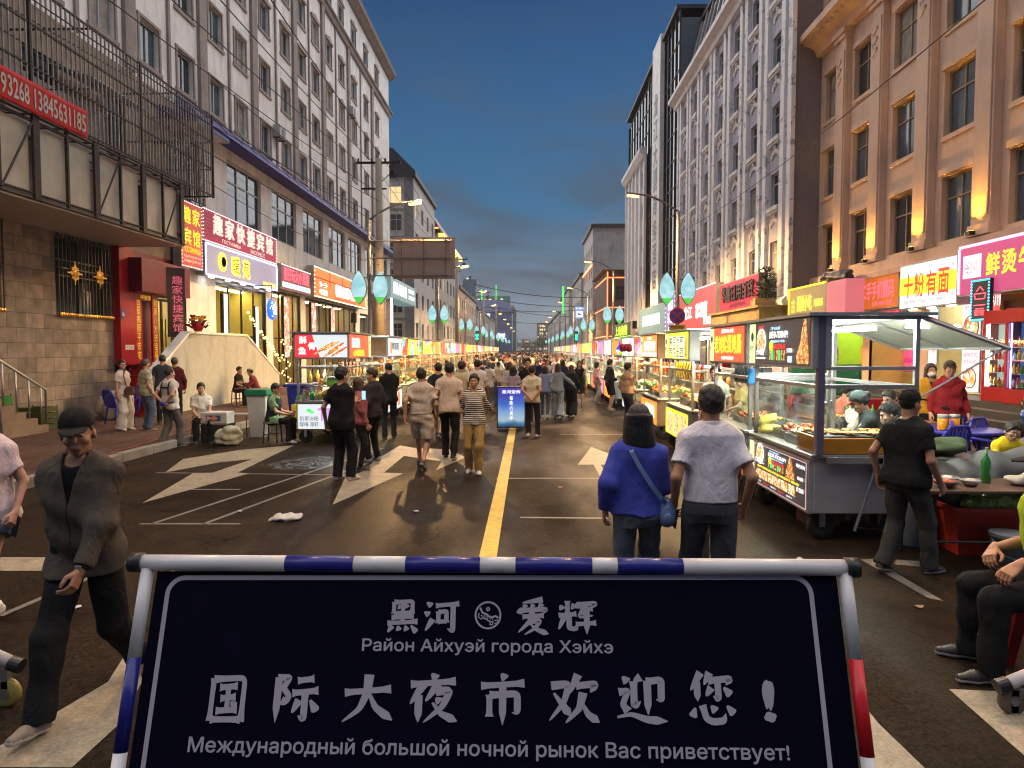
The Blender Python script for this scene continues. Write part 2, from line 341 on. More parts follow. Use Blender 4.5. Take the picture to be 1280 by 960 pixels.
# ---------------------------------------------------------------- people: continuous surfaces grown from smooth fields
class Field:
    def __init__(s,lo,hi,h):
        s.h=h; s.lo=np.array(lo,dtype=np.float32)-2*h; n=np.ceil((np.array(hi)-s.lo)/h).astype(int)+3
        s.n=n; s.F=np.full(n,.4,dtype=np.float32)
        s.ax=[s.lo[i]+h*np.arange(n[i],dtype=np.float32) for i in range(3)]
    def sub(s,lo,hi):
        i0=np.clip(np.floor((np.array(lo)-s.lo)/s.h).astype(int),0,s.n); i1=np.clip(np.ceil((np.array(hi)-s.lo)/s.h).astype(int)+1,0,s.n)
        sl=tuple(slice(a,b) for a,b in zip(i0,i1))
        return sl,s.ax[0][sl[0]][:,None,None],s.ax[1][sl[1]][None,:,None],s.ax[2][sl[2]][None,None,:]
    def put(s,fn,lo,hi,k=.02,sub=False):
        m=k+2.5*s.h
        sl,x,y,z=s.sub(np.array(lo)-m,np.array(hi)+m)
        if 0 in s.F[sl].shape: return
        d=fn(x,y,z); a=s.F[sl]
        if sub:
            d=-d; hh=np.clip(.5-.5*(d-a)/k*-1,0,1); hh=np.clip(.5+.5*(d-a)/k,0,1); s.F[sl]=a*(1-hh)+d*hh+k*hh*(1-hh)
        else:
            hh=np.clip(.5+.5*(d-a)/k,0,1); s.F[sl]=d*(1-hh)+a*hh-k*hh*(1-hh)
    def cap(s,a,b,ra,rb,k=.02):
        a=np.array(a,float);b=np.array(b,float);ab=b-a;L=max(float(ab@ab),1e-9);r=max(ra,rb)
        def fn(x,y,z):
            px,py,pz=x-a[0],y-a[1],z-a[2]
            t=np.clip((px*ab[0]+py*ab[1]+pz*ab[2])/L,0,1)
            return np.sqrt((px-t*ab[0])**2+(py-t*ab[1])**2+(pz-t*ab[2])**2)-(ra+(rb-ra)*t)
        s.put(fn,np.minimum(a,b)-r,np.maximum(a,b)+r,k)
    def ell(s,c,r,B=None,k=.02,sub=False):
        c=np.array(c,float); r=np.array(r,float); m=float(r.max()); rm=float(r.min())
        B=np.eye(3) if B is None else B    # columns are the axes
        def fn(x,y,z):
            q=(x-c[0],y-c[1],z-c[2]); e=0;g=0
            for i in range(3):
                u=(q[0]*B[0,i]+q[1]*B[1,i]+q[2]*B[2,i])
                e=e+(u/r[i])**2; g=g+(u/r[i]**2)**2
            k0=np.sqrt(e)
            return k0*(k0-1)/np.maximum(np.sqrt(g),1e-4)
        s.put(fn,c-m,c+m,k,sub)
    def loft(s,o,B,ws,rx,ry,cy,n=2.4,k=.03,wlo=None,whi=None,cx=None):
        """stacked ovals along the third axis of B"""
        o=np.array(o,float); ws=np.array(ws,float); m=max(max(rx),max(ry))+abs(np.array(cy)).max()
        e0=o+B[:,2]*ws[0]; e1=o+B[:,2]*ws[-1]
        cx=np.zeros(len(ws)) if cx is None else cx
        def fn(x,y,z):
            q=(x-o[0],y-o[1],z-o[2])
            u,v,w_=[q[0]*B[0,i]+q[1]*B[1,i]+q[2]*B[2,i] for i in range(3)]
            RX=np.interp(w_,ws,rx);RY=np.interp(w_,ws,ry);CY=np.interp(w_,ws,cy);CX=np.interp(w_,ws,cx)
            d=((np.abs((u-CX)/RX)**n+np.abs((v-CY)/RY)**n)**(1/n)-1)*np.minimum(RX,RY)
            return np.maximum(d,np.maximum(w_-ws[-1],ws[0]-w_)).astype(np.float32)
        s.put(fn,np.minimum(e0,e1)-m,np.maximum(e0,e1)+m,k)
    def cut(s,p,n):
        """keep the side the normal points away from"""
        p=np.array(p,float);n=np.array(n,float);n=n/np.linalg.norm(n)
        x,y,z=s.ax[0][:,None,None],s.ax[1][None,:,None],s.ax[2][None,None,:]
        s.F=np.maximum(s.F,((x-p[0])*n[0]+(y-p[1])*n[1]+(z-p[2])*n[2]).astype(np.float32))
    def cut_near(s,p,n,rad):
        """the same cut inside a ball only (a cuff, a hem on one limb)"""
        p=np.array(p,float);n=np.array(n,float);n=n/np.linalg.norm(n)
        sl,x,y,z=s.sub(p-rad,p+rad)
        d=(x-p[0])*n[0]+(y-p[1])*n[1]+(z-p[2])*n[2]
        ball=np.sqrt((x-p[0])**2+(y-p[1])**2+(z-p[2])**2)<rad
        s.F[sl]=np.where(ball,np.maximum(s.F[sl],d),s.F[sl])
    def like(s):
        o=Field.__new__(Field); o.h=s.h;o.lo=s.lo;o.n=s.n;o.ax=s.ax;o.F=np.full(s.n,.4,dtype=np.float32); return o
    def join(s,o,k=.03):
        h=np.clip(.5+.5*(o.F-s.F)/k,0,1); s.F=o.F*(1-h)+s.F*h-k*h*(1-h)
    def maxwith(s,fn):
        x,y,z=s.ax[0][:,None,None],s.ax[1][None,:,None],s.ax[2][None,None,:]
        s.F=np.maximum(s.F,fn(x,y,z).astype(np.float32))
    def fold(s,amp,seed=0,f=1.0,dirv=(0,0,1)):
        r=np.random.RandomState(seed); x,y,z=s.ax[0][:,None,None],s.ax[1][None,:,None],s.ax[2][None,None,:]
        D=0
        for i in range(5):
            a,b,c=r.normal(0,1,3)*np.array([14,14,22])*f; D=D+np.sin(a*x+b*y+c*z+r.uniform(0,6)+1.2*np.sin(9*x*f+r.uniform(0,6))+1.2*np.sin(8*z*f+r.uniform(0,6)))
        s.F=s.F+(amp*D/2.2).astype(np.float32)
    def mesh(s):
        F=s.F; S=F<0
        n=np.array(F.shape)-1
        cnt=np.zeros(n,np.int8)
        for i in (0,1):
            for j in (0,1):
                for k in (0,1): cnt+=S[i:n[0]+i,j:n[1]+j,k:n[2]+k]
        act=(cnt>0)&(cnt<8); idx=np.full(n,-1,np.int64); C=np.argwhere(act); idx[act]=np.arange(len(C))
        if len(C)==0: return np.zeros((0,3)),[]
        P=np.zeros((len(C),3)); W=np.zeros(len(C))
        cs=[(i,j,k) for i in (0,1) for j in (0,1) for k in (0,1)]
        val={c:F[C[:,0]+c[0],C[:,1]+c[1],C[:,2]+c[2]] for c in cs}
        for a in cs:
            for d in range(3):
                if a[d]==0:
                    b=list(a); b[d]=1; b=tuple(b); fa,fb=val[a],val[b]; m=(fa<0)!=(fb<0)
                    t=np.where(m,fa/np.where(m,fa-fb,1),0)
                    q=np.array(a,float)[None,:].repeat(len(C),0); q[:,d]+=t
                    P+=q*m[:,None]; W+=m
        P/=W[:,None]; V=(C+P)*s.h+s.lo
        faces=[]
        for d in range(3):
            e=[0,0,0]; e[d]=1
            A=S[:S.shape[0]-e[0],:S.shape[1]-e[1],:S.shape[2]-e[2]]; Bq=S[e[0]:,e[1]:,e[2]:]
            E=np.argwhere(A!=Bq); ins=A[tuple(E.T)]
            u,v=[(1,2),(2,0),(0,1)][d]
            ok=(E[:,u]>0)&(E[:,v]>0)&(E[:,u]<n[u])&(E[:,v]<n[v])&(E[:,d]<n[d]); E=E[ok]; ins=ins[ok]
            q=[]
            for du,dv in ((1,1),(0,1),(0,0),(1,0)):
                c=E.copy(); c[:,u]-=du; c[:,v]-=dv; q.append(idx[tuple(c.T)])
            q=np.stack(q,1); q[~ins]=q[~ins][:,::-1]; faces.append(q)
        faces=np.concatenate(faces); faces=faces[(faces>=0).all(1)]
        return V,faces
def np_mesh(name,V,Fc,mats,parent=None,color=None,smooth=True,mi=None):
    me=bpy.data.meshes.new(name); nv=len(V); nf=len(Fc)
    me.vertices.add(nv); me.vertices.foreach_set('co',np.asarray(V,np.float32).ravel())
    if nf:
        me.loops.add(nf*4); me.loops.foreach_set('vertex_index',np.asarray(Fc,np.int32).ravel())
        me.polygons.add(nf); me.polygons.foreach_set('loop_start',np.arange(0,nf*4,4,dtype=np.int32))
        if smooth: me.polygons.foreach_set('use_smooth',np.ones(nf,bool))
        if mi is not None: me.polygons.foreach_set('material_index',np.asarray(mi,np.int32))
    for m in (mats if isinstance(mats,(list,tuple)) else [mats]): me.materials.append(m)
    me.update(calc_edges=True); me.validate()
    o=bpy.data.objects.new(name,me); link(o,parent)
    if color is not None: o.color=tuple(color)+(1,)
    return o
def nrm(v): v=np.array(v,float); return v/max(np.linalg.norm(v),1e-9)
def frame(up,front):
    z=nrm(up); f=np.array(front,float); y=nrm(f-z*(f@z)); x=np.cross(y,z); return np.stack([x,y,z],1)
def rotz(a): c,s=math.cos(a),math.sin(a); return np.array([[c,-s,0],[s,c,0],[0,0,1]])
def rotx(a): c,s=math.cos(a),math.sin(a); return np.array([[1,0,0],[0,c,-s],[0,s,c]])
def roty(a): c,s=math.cos(a),math.sin(a); return np.array([[c,0,s],[0,1,0],[-s,0,c]])
def ik(a,t,l1,l2,hint):
    a=np.array(a,float);t=np.array(t,float);d=t-a;L=np.linalg.norm(d);M=(l1+l2)*.995
    if L>M: t=a+d*(M/L); d=t-a; L=M
    L=max(L,abs(l1-l2)+.02)
    u=d/np.linalg.norm(d); h=np.array(hint,float); h=nrm(h-u*(h@u)); c=(l1*l1+L*L-l2*l2)/(2*L); q=math.sqrt(max(l1*l1-c*c,0))
    return a+u*c+h*q,t
M_CLOTH=ocol('woven_cloth',.85,.35,70); M_STRIPE=ocol('striped_knit',.9,.3,70,'stripe'); M_DENIM=ocol('denim',.9,.5,160)
M_SKIN=ocol('skin',.55,.08,120); M_HAIR=ocol('hair',.5,.9,90,'hair'); M_SHOE=ocol('shoe_leather',.5,.15,60); M_PLASTIC=ocol('moulded_plastic',.35,.04,30)
SK=(.42,.235,.155)
_HAND={}
def hand_geo(curl,res=.0045):
    """right hand, wrist at the origin, fingers towards -z, back of the hand towards +x, thumb towards +y"""
    k=(curl,res)
    if k in _HAND: return _HAND[k]
    f=Field((-.07,-.075,-.215),(.06,.085,.04),res)
    f.cap((0,0,.03),(0,0,-.01),.025,.024,.012)
    f.loft((0,0,0),frame((0,0,1),(0,1,0)),[-.10,-.07,-.02,.01],[.012,.0145,.017,.02],[.041,.042,.034,.024],[.0,.0,.0,.0],2.6,.014)
    L=[.068,.078,.073,.056]; Y=[.031,.0105,-.0105,-.031]
    for i in range(4):
        b=np.array((0,Y[i]*.98,-.094)); sp=Y[i]*.25; a1=R(curl*.9); 
        p=b; ang=R(8)+a1*.5; prev=p; 
        for j,fr in enumerate((.46,.31,.25)):
            ang+=a1*(.45 if j==0 else .8); q=prev+np.array((-math.sin(ang),sp*.35,-math.cos(ang)))*L[i]*fr
            f.cap(prev,q,.0092-.0008*j,.0086-.001*j,.004); prev=q
    t0=np.array((-.008,.024,-.03));t1=np.array((-.024,.055,-.062));t2=np.array((-.03,.058,-.092)); t3=np.array((-.034,.053,-.112))
    f.cap(t0,t1,.015,.0115,.012); f.cap(t1,t2,.0115,.0098,.004); f.cap(t2,t3,.0098,.008,.004)
    _HAND[k]=f.mesh(); return _HAND[k]
POSE={
 'stand':dict(),
 'walk':dict(hipz=.875,Lf=(-.08,.30,.085),Rf=(.08,-.30,.135),Lh=(-.24,-.16,.90),Rh=(.24,.20,.95),Lfp=12,Rfp=-32,lean=3),
 'walkb':dict(hipz=.875,Rf=(.08,.30,.085),Lf=(-.08,-.30,.135),Rh=(.24,-.16,.90),Lh=(-.24,.20,.95),Rfp=12,Lfp=-32,lean=3),
 'stroll':dict(hipz=.892,Lf=(-.09,.15,.08),Rf=(.09,-.16,.10),Rfp=-16,Lh=(-.24,-.06,.89),Rh=(.24,.12,.91),lean=2),
 'handsback':dict(Lh=(-.04,-.17,.98),Rh=(.06,-.18,.96),ehint=(0,-.5,0,1.0)),
 'phone':dict(Lh=(-.06,.30,1.22),Rh=(.27,.03,.89),hp=22),
 'sit':dict(hipz=.50,Lf=(-.14,.42,.08),Rf=(.14,.42,.08),Lh=(-.15,.34,.62),Rh=(.15,.36,.62),lean=8),
 'sitlean':dict(hipz=.50,Lf=(-.14,.40,.08),Rf=(.14,.44,.08),Lh=(-.14,.46,.78),Rh=(.14,.46,.78),lean=22,hp=10),
}
TORSO_M=dict(w=[-.09,-.03,.03,.12,.22,.34,.44,.50,.535,.56],rx=[.125,.158,.163,.15,.148,.160,.165,.138,.095,.07],ry=[.085,.112,.115,.108,.106,.112,.108,.095,.075,.06],cy=[-.01,-.012,-.008,.004,.008,.004,-.004,-.01,-.012,-.01])
TORSO_F=dict(w=[-.09,-.03,.03,.12,.22,.34,.42,.48,.52,.545],rx=[.13,.165,.165,.14,.125,.138,.143,.13,.09,.055],ry=[.09,.115,.113,.096,.092,.115,.103,.085,.068,.055],cy=[-.012,-.016,-.01,.0,.006,.016,.0,-.01,-.012,-.01])
def person(loc,face,h=1.70,sex='m',pose='stand',res=.012,top='tee',topc=(.5,.5,.5),bot='trousers',botc=(.02,.02,.025),shoe=(.02,.02,.02),sole=(.5,.5,.5),hair='short',hairc=(.012,.010,.010),skin=SK,
           girth=1.0,label='',group=None,cap=None,capc=(.02,.02,.02),brimc=None,topm=None,botm=None,eyes=True,belt=None,inner=None,name='person',seed=0,over=None,curl=28,vest=None,apron=None,mask=None,hang=.0):
    P=dict(hipz=.905,lean=0,Lf=(-.10,.02,.08),Rf=(.10,-.01,.08),Lfy=8,Rfy=-8,Lfp=0,Rfp=0,Lh=(-.245,.05,.885),Rh=(.245,.05,.885),hy=0,hp=0,tw=0,roll=0,ehint=(0,-1,0,.35))
    P.update(POSE[pose] if isinstance(pose,str) else pose)
    if over: P.update(over)
    root=thing(name,label,'person',loc,R(face),group); s=h/1.72; F_=sex=='f'
    T=TORSO_F if F_ else TORSO_M; g=girth
    hip=np.array((0,0,P['hipz'])); up=rotx(-R(P['lean']))@roty(R(P['roll']))@np.array((0,0,1.)); fr=rotz(R(P['tw']))@np.array((0,1.,0)); B=frame(up,fr)
    def tp(u,v,w_): return hip+B@np.array((u,v,w_))
    sw=.140 if F_ else .160; shz=.46 if F_ else .47
    sh={-1:tp(-sw,-.008,shz),1:tp(sw,-.008,shz)}
    l1,l2=(.27,.24) if F_ else (.285,.25)
    el={};wr={}
    for sd_,k in ((-1,'L'),(1,'R')):
        e=P.get(k+'e',P['ehint']); hint=np.array((e[0]+sd_*e[3],e[1],e[2])) if len(e)==4 else np.array(e)
        el[sd_],wr[sd_]=ik(sh[sd_],P[k+'h'],l1,l2,hint)
    hj={};kn={};an={}
    for sd_,k in ((-1,'L'),(1,'R')):
        hj[sd_]=hip+rotz(R(P['tw']*.4))@np.array((sd_*.088,0,-.01)); kh=P.get(k+'k',(sd_*.12,1,.0))
        kn[sd_],an[sd_]=ik(hj[sd_],P[k+'f'],.43,.405,kh)
    nb=tp(0,-.012,.535 if not F_ else .525); hB=frame(rotx(-R(P['hp']+P['lean']*.4))@np.array((0,0,1.)),rotz(R(P['hy']))@np.array((0,1.,0)))
    hc=nb+np.array((0,0,.06))+B[:,2]*.045+hB[:,1]*.02+hB[:,2]*.055
    def hd(u,v,w_): return hc+hB@np.array((u,v,w_))
    allp=np.array(list(el.values())+list(wr.values())+list(kn.values())+list(an.values())+list(sh.values())+[hip,hc])
    lo=allp.min(0)-np.array((.20,.20,.14)); hi=allp.max(0)+np.array((.20,.20,.22)); lo[2]=max(lo[2],-.02)
    rh=min(res,.0075) if res<.014 else res*.8
    # ---- body
    f=Field(lo,hi,res)
    f.loft(hip,B,T['w'],[x*g*.9 for x in T['rx']],[x*g*.88 for x in T['ry']],T['cy'],2.3,.03)
    for sd_ in (-1,1):
        f.cap(sh[sd_],el[sd_],.044,.036,.03); f.cap(el[sd_],wr[sd_],.038 if not F_ else .033,.025 if not F_ else .022,.015)
        lk=.78 if bot in('trousers','slim','wide','loose') else 1.0
        f.cap(hj[sd_],kn[sd_],.073*lk,.05*lk,.03); f.cap(kn[sd_],an[sd_],.05*lk,.034*max(lk,.85),.02)
        c=kn[sd_]*.7+an[sd_]*.3; bk=np.cross(an[sd_]-kn[sd_],np.cross(nrm(hj[sd_]-kn[sd_]),nrm(an[sd_]-kn[sd_]))+1e-6); 
        lk<1 or f.ell(c+np.array((0,-.012,0)),(.044,.05,.09),None,.03)
    f.cap(nb-B[:,2]*.03,hc-hB[:,2]*.05-hB[:,1]*.012,.056 if not F_ else .05,.052 if not F_ else .046,.03)
    near=res<.014
    if not near: head_into=f
    else: head_into=Field(hc-.2,hc+.2,rh)
    q=head_into
    if near: q.cap(hc-hB[:,2]*.19-hB[:,1]*.02,hc-hB[:,2]*.06-hB[:,1]*.012,.054 if not F_ else .047,.05 if not F_ else .045,.03)
    q.ell(hd(0,-.010,.032),(.074,.094,.090),hB,.02); q.ell(hd(0,.024,-.045),(.056,.064,.066),hB,.035); q.ell(hd(0,.058,-.098),(.022,.022,.017),hB,.025)
    if res<.02:
        for sd_ in (-1,1):
            q.ell(hd(sd_*.032,.094,.006),(.019,.016,.012),hB,.012,sub=True)
            q.ell(hd(sd_*.078,-.006,-.012),(.010,.02,.032),hB,.008)
            q.ell(hd(sd_*.04,.062,-.028),(.022,.02,.02),hB,.02)
        q.cap(hd(0,.084,.012),hd(0,.104,-.024),.007,.0115,.008); q.ell(hd(0,.082,.026),(.046,.012,.010),hB,.012)
        q.ell(hd(0,.084,-.06),(.025,.012,.007),hB,.008); q.ell(hd(0,.083,-.072),(.02,.011,.007),hB,.006)
    V,Fc=f.mesh(); parts=[(V,Fc)]
    if near: parts.append(q.mesh())
    hg=hand_geo(curl,.0045 if near else (.006 if res<.02 else .011))
    for sd_ in (-1,1):
        d=nrm(wr[sd_]-el[sd_]); fd=P.get('Lhd' if sd_<0 else 'Rhd',None); d2=nrm(fd) if fd is not None else d
        th=P.get('Lth' if sd_<0 else 'Rth',(0,1,0)); HB=frame(-d2,th); X=hg[0].copy()
        if sd_<0: X[:,0]*=-1
        hs=.93 if F_ else 1.0
        W_=wr[sd_]+(X*hs)@HB.T; Q=hg[1] if sd_>0 else hg[1][:,::-1]
        parts.append((W_,Q))
    Vs=[];Fs=[];k=0
    for v_,f_ in parts: Vs.append(v_);Fs.append(np.asarray(f_)+k);k+=len(v_)
    np_mesh('body',np.concatenate(Vs)*s,np.concatenate(Fs),M_SKIN,root,skin)
    # ---- trousers, shorts, skirt
    f=Field(lo,hi,res)
    rxs=[x*g*1.03+.006 for x in T['rx']]; rys=[x*g*1.03+.006 for x in T['ry']]
    wl=.10 if not F_ else .115
    nW=[-.10,-.03,.03,wl]; 
    if bot!='dress':
        f.loft(hip,B,nW,[np.interp(x,T['w'],rxs) for x in nW],[np.interp(x,T['w'],rys) for x in nW],[np.interp(x,T['w'],T['cy']) for x in nW],2.4,.02)
    wide={'trousers':(.092,.068,.060),'slim':(.085,.058,.043),'wide':(.10,.098,.125),'shorts':(.10,.094,.09),'hotpants':(.098,.09,.09),'loose':(.096,.078,.074)}
    if bot in wide:
        a,b_,c_=wide[bot]; a*=g**.7
        for sd_ in (-1,1):
            f2=f.like(); f2.cap(hj[sd_],kn[sd_],a,b_,.035)
            if bot in('shorts','hotpants'):
                t=.86 if bot=='shorts' else .40
                n=nrm(kn[sd_]-hj[sd_]); f2.cap(hj[sd_],kn[sd_],a+.006,b_+.012,.03); f2.cut(hj[sd_]*(1-t)+kn[sd_]*t,n)
            else:
                n=nrm(an[sd_]-kn[sd_]); f2.cap(kn[sd_],an[sd_]+n*.04,b_,c_,.03); f2.cut(an[sd_]+n*.022,n*.8+np.array((0,0,-.2)))
            f.join(f2,.03)
        f.fold(.0065 if near else .004,seed+3,1.0)
    elif bot in('skirt','dress'):
        z0=P['hipz']-.42; 
        if bot=='skirt': f.loft((0,0,z0),np.eye(3),[0,.2,.42],[.23,.21,.16*g],[.19,.17,.115*g],[0,0,-.01],2.2,.03)
        else: f.loft((0,0,z0-.15),np.eye(3),[0,.3,.57],[.27,.22,.165*g],[.22,.18,.12*g],[0,0,-.01],2.2,.03)
        f.fold(.006,seed+3,1.0)
    V,Fc=f.mesh(); 
    if len(V): np_mesh({'skirt':'skirt','dress':'skirt','shorts':'shorts','hotpants':'shorts'}.get(bot,'trousers'),V*s,Fc,botm or M_CLOTH,root,botc)
    # ---- top
    f=Field(lo,hi,res)
    loose={'tee':.012,'long':.010,'jacket':.024,'blouse':.028,'polo':.016,'tank':.006}[top]
    hem={'tee':-.055,'long':-.045,'jacket':-.06,'blouse':-.0,'polo':.045,'tank':.05}[top]+hang
    Wn=[hem]+[x for x in T['w'] if x>hem+.01]; 
    RX=[np.interp(x,T['w'],T['rx'])*g+loose for x in Wn]; RY=[np.interp(x,T['w'],T['ry'])*g+loose for x in Wn]; CY=[np.interp(x,T['w'],T['cy']) for x in Wn]
    for i,x in enumerate(Wn):
        if x<.25 and top!='polo': RX[i]=max(RX[i],(.158 if not F_ else .15)*g+loose); RY[i]=max(RY[i],.108*g+loose)
        if x<wl+.02: RX[i]=max(RX[i],np.interp(x,T['w'],rxs)+.014); RY[i]=max(RY[i],np.interp(x,T['w'],rys)+.014)
    if top=='polo':
        for i,x in enumerate(Wn):
            if .08<x<.3: RX[i]+=.012; RY[i]+=.014
    f.loft(hip,B,Wn,RX,RY,CY,2.5,.03)
    sl={'tee':.62,'polo':.66,'tank':0,'long':2,'jacket':2,'blouse':2}[top]
    for sd_ in (-1,1):
        f.cap(tp(sd_*.06,-.012,.545 if not F_ else .53),sh[sd_],.045+loose*.3,.055+loose*.5,.05)
        if sl>0:
            f2=f.like()
            if sl<1:
                n=nrm(el[sd_]-sh[sd_]); f2.cap(sh[sd_]-B[:,2]*.03,el[sd_],.05+loose*.5,.056+loose,.04); f2.cut(sh[sd_]+(el[sd_]-sh[sd_])*sl,n)
            else:
                n=nrm(wr[sd_]-el[sd_]); f2.cap(sh[sd_]-B[:,2]*.035,el[sd_],.047+loose*.55,.047+loose*.7,.04); f2.cap(el[sd_],wr[sd_],.047+loose*.8,.034+loose*.6,.02); f2.cut(el[sd_]*.06+wr[sd_]*.94,n)
            f.join(f2,.055)
    if bot in wide and hem<.03:
        f2=f.like(); a=wide[bot][0]*g**.7+.012
        for sd_ in (-1,1): f2.cap(hj[sd_],hj[sd_]+nrm(kn[sd_]-hj[sd_])*.15,a,a,.03)
        f2.cut(tp(0,0,hem),-B[:,2]); f.join(f2,.04)
    f.fold(.0075 if near else .004,seed+9,.9)
    neckc=nb+B[:,2]*.0
    # neckline
    f.put(lambda x,y,z:np.sqrt((x-(neckc+B[:,1]*.02)[0])**2+(y-(neckc+B[:,1]*.02)[1])**2+((z-(neckc+B[:,2]*.03)[2])*.9)**2)-.067,neckc-.1,neckc+.13,.01,sub=True)
    if top in('jacket','polo') :
        for t in np.linspace(-2.6,2.6,27):
            a=nb+B@np.array((.062*math.sin(t),-.060*math.cos(t)+.010,.012+ .014*(math.cos(t)))); f.cap(a,a+B[:,2]*(.034 if top=='jacket' else .026),.010,.009,.008)
    if inner:
        a0=tp(0,.2,.53);a1=tp(0,.2,.31)
        def vfn(x,y,z):
            d0=(z-a1[2])/(a0[2]-a1[2]); lx=(x-(a1[0]+(a0[0]-a1[0])*d0)); return np.where((y-hip[1]-(z-hip[2])*math.tan(R(P['lean'])))>.02,-(np.abs(lx)-np.clip(d0,0,1.3)*.05),-1)
        f.maxwith(lambda x,y,z:vfn(x,y,z)*np.ones_like(f.F))
    V,Fc=f.mesh(); np_mesh({'tee':'shirt','polo':'shirt','tank':'shirt','long':'shirt','jacket':'jacket','blouse':'blouse'}[top],V*s,Fc,topm or M_CLOTH,root,topc)
    if inner:
        f=Field(lo,hi,res); Wi=[x for x in T['w'] if x>-.02]; f.loft(hip,B,Wi,[np.interp(x,T['w'],T['rx'])*g+.004 for x in Wi],[np.interp(x,T['w'],T['ry'])*g+.006 for x in Wi],[np.interp(x,T['w'],T['cy']) for x in Wi],2.4,.03)
        f.put(lambda x,y,z:np.sqrt((x-(neckc+B[:,1]*.04)[0])**2+(y-(neckc+B[:,1]*.04)[1])**2+((z-(neckc+B[:,2]*.03)[2]))**2)-.07,neckc-.1,neckc+.13,.01,sub=True)
        V,Fc=f.mesh(); np_mesh('undershirt',V*s,Fc,M_CLOTH,root,inner)
    if vest:
        f=Field(lo,hi,res); Wv=[x for x in T['w'] if x>-.05]; f.loft(hip,B,Wv,[np.interp(x,T['w'],T['rx'])*g+.03 for x in Wv],[np.interp(x,T['w'],T['ry'])*g+.03 for x in Wv],[np.interp(x,T['w'],T['cy']) for x in Wv],2.5,.03)
        f.put(lambda x,y,z:np.sqrt((x-neckc[0])**2+(y-neckc[1]-.03)**2+((z-neckc[2]-.02))**2)-.10,neckc-.12,neckc+.13,.01,sub=True)
        f.fold(.004,seed+2); V,Fc=f.mesh(); np_mesh('vest',V*s,Fc,M_CLOTH,root,vest)
    if belt:
        f=Field(lo,hi,res); f.loft(hip,B,[wl-.025,wl+.012],[np.interp(wl,T['w'],rxs)+.006]*2,[np.interp(wl,T['w'],rys)+.006]*2,[0,0],2.4,.01); V,Fc=f.mesh(); np_mesh('belt',V*s,Fc,M_SHOE,root,belt)
    # ---- shoes
    for sd_,k in ((-1,'L'),(1,'R')):
        yaw=R(P[k+'fy']); pit=R(P[k+'fp']); Q=rotz(yaw)@rotx(pit); a=an[sd_]
        def sp(x,y,z): return a+Q@np.array((x,y,z))
        rs=max(min(res,.009),.0065) if near else res*.8
        f=Field(a-.24,a+.24,rs)
        f.cap(sp(0,-.03,-.045),sp(0,.09,-.05),.037,.034,.03); f.cap(sp(0,.09,-.05),sp(0,.165,-.058),.038,.028,.03); f.cap(sp(0,-.02,-.04),sp(0,-.012,.02),.042,.043,.02)
        f.cut(sp(0,0,-.078),Q@np.array((0,0,-1.))); f.cut(sp(0,0,.022),Q@np.array((0,0,1.)))
        V,Fc=f.mesh()
        hgt=((V-a)@Q)[:,2]; mi=(hgt[Fc].mean(1)<-.055).astype(int)
        so=np_mesh('shoe',V*s,Fc,[M_SHOE,M_SOLE],root,shoe,mi=mi)
    # ---- hair and cap
    if hair!='none':
        f=Field(hc-np.array((.16,.19,.42 if hair.startswith('long') else .18)),hc+.2,rh)
        g_=.014 if hair!='buzz' else .006
        f.ell(hd(0,-.012,.036),(.074+g_,.094+g_,.090+g_),hB,.02)
        if hair in('short','thick'):
            f.ell(hd(0,.0,.07),(.072,.088,.072+(.012 if hair=='thick' else 0)),hB,.03)
        if hair=='bobw':
            f.loft(hc,hB,[-.205,-.17,-.08,-.02,.05],[.118,.124,.118,.110,.098],[.07,.085,.095,.10,.098],[-.05,-.045,-.035,-.025,-.02],2.2,.03)
        if hair in('bob','long','longl','ponytail','bun','wavy'):
            dn={'bob':-.20,'long':-.27,'longl':-.36,'wavy':-.24,'ponytail':-.05,'bun':-.05}[hair]
            f.loft(hc,hB,[dn,dn*.5,-.02,.05],[.108 if hair=='bob' else .09,.106,.096,.085] if hair!='ponytail' and hair!='bun' else [.05,.07,.085,.08],[.05,.066,.088,.09] if hair!='ponytail' and hair!='bun' else [.03,.06,.085,.09],[-.05,-.042,-.028,-.02],2.2,.03)
        if hair=='ponytail':
            f.cap(hd(0,-.11,.03),hd(0,-.15,-.08),.035,.034,.02); f.cap(hd(0,-.15,-.08),hd(0,-.13,-.24),.034,.012,.02)
        if hair=='bun': f.ell(hd(0,-.115,.05),(.045,.04,.045),hB,.02)
        o_=hc; Bt=hB
        fy=[-.13,-.09,-.04,.0,.03,.055,.075,.1]; lw_=[-.085,-.08,-.055,-.02,.015,.052,.072,.085] if hair in('short','thick','buzz') else ([-.5,-.5,-.5,-.5,-.16,.045,.066,.075] if hair in('bob','bobw','long','longl','wavy') else [-.12,-.1,-.06,-.02,.02,.05,.068,.08])
        def hl(x,y,z):
            qx,qy,qz=x-o_[0],y-o_[1],z-o_[2]; u,v,w_=[qx*Bt[0,i]+qy*Bt[1,i]+qz*Bt[2,i] for i in range(3)]
            line=np.interp(v,fy,lw_)+.006*np.sin(u*160)+.004*np.sin(u*310+v*200)
            return np.minimum((line-w_),.05)*.8
        f.maxwith(hl); f.fold(.001 if hair=='bobw' else .002 if hair in('buzz','bob','long','longl') else .0035,seed+21,3.2 if near else 2.2)
        V,Fc=f.mesh(); np_mesh('hair',V*s,Fc,M_HAIR,root,hairc)
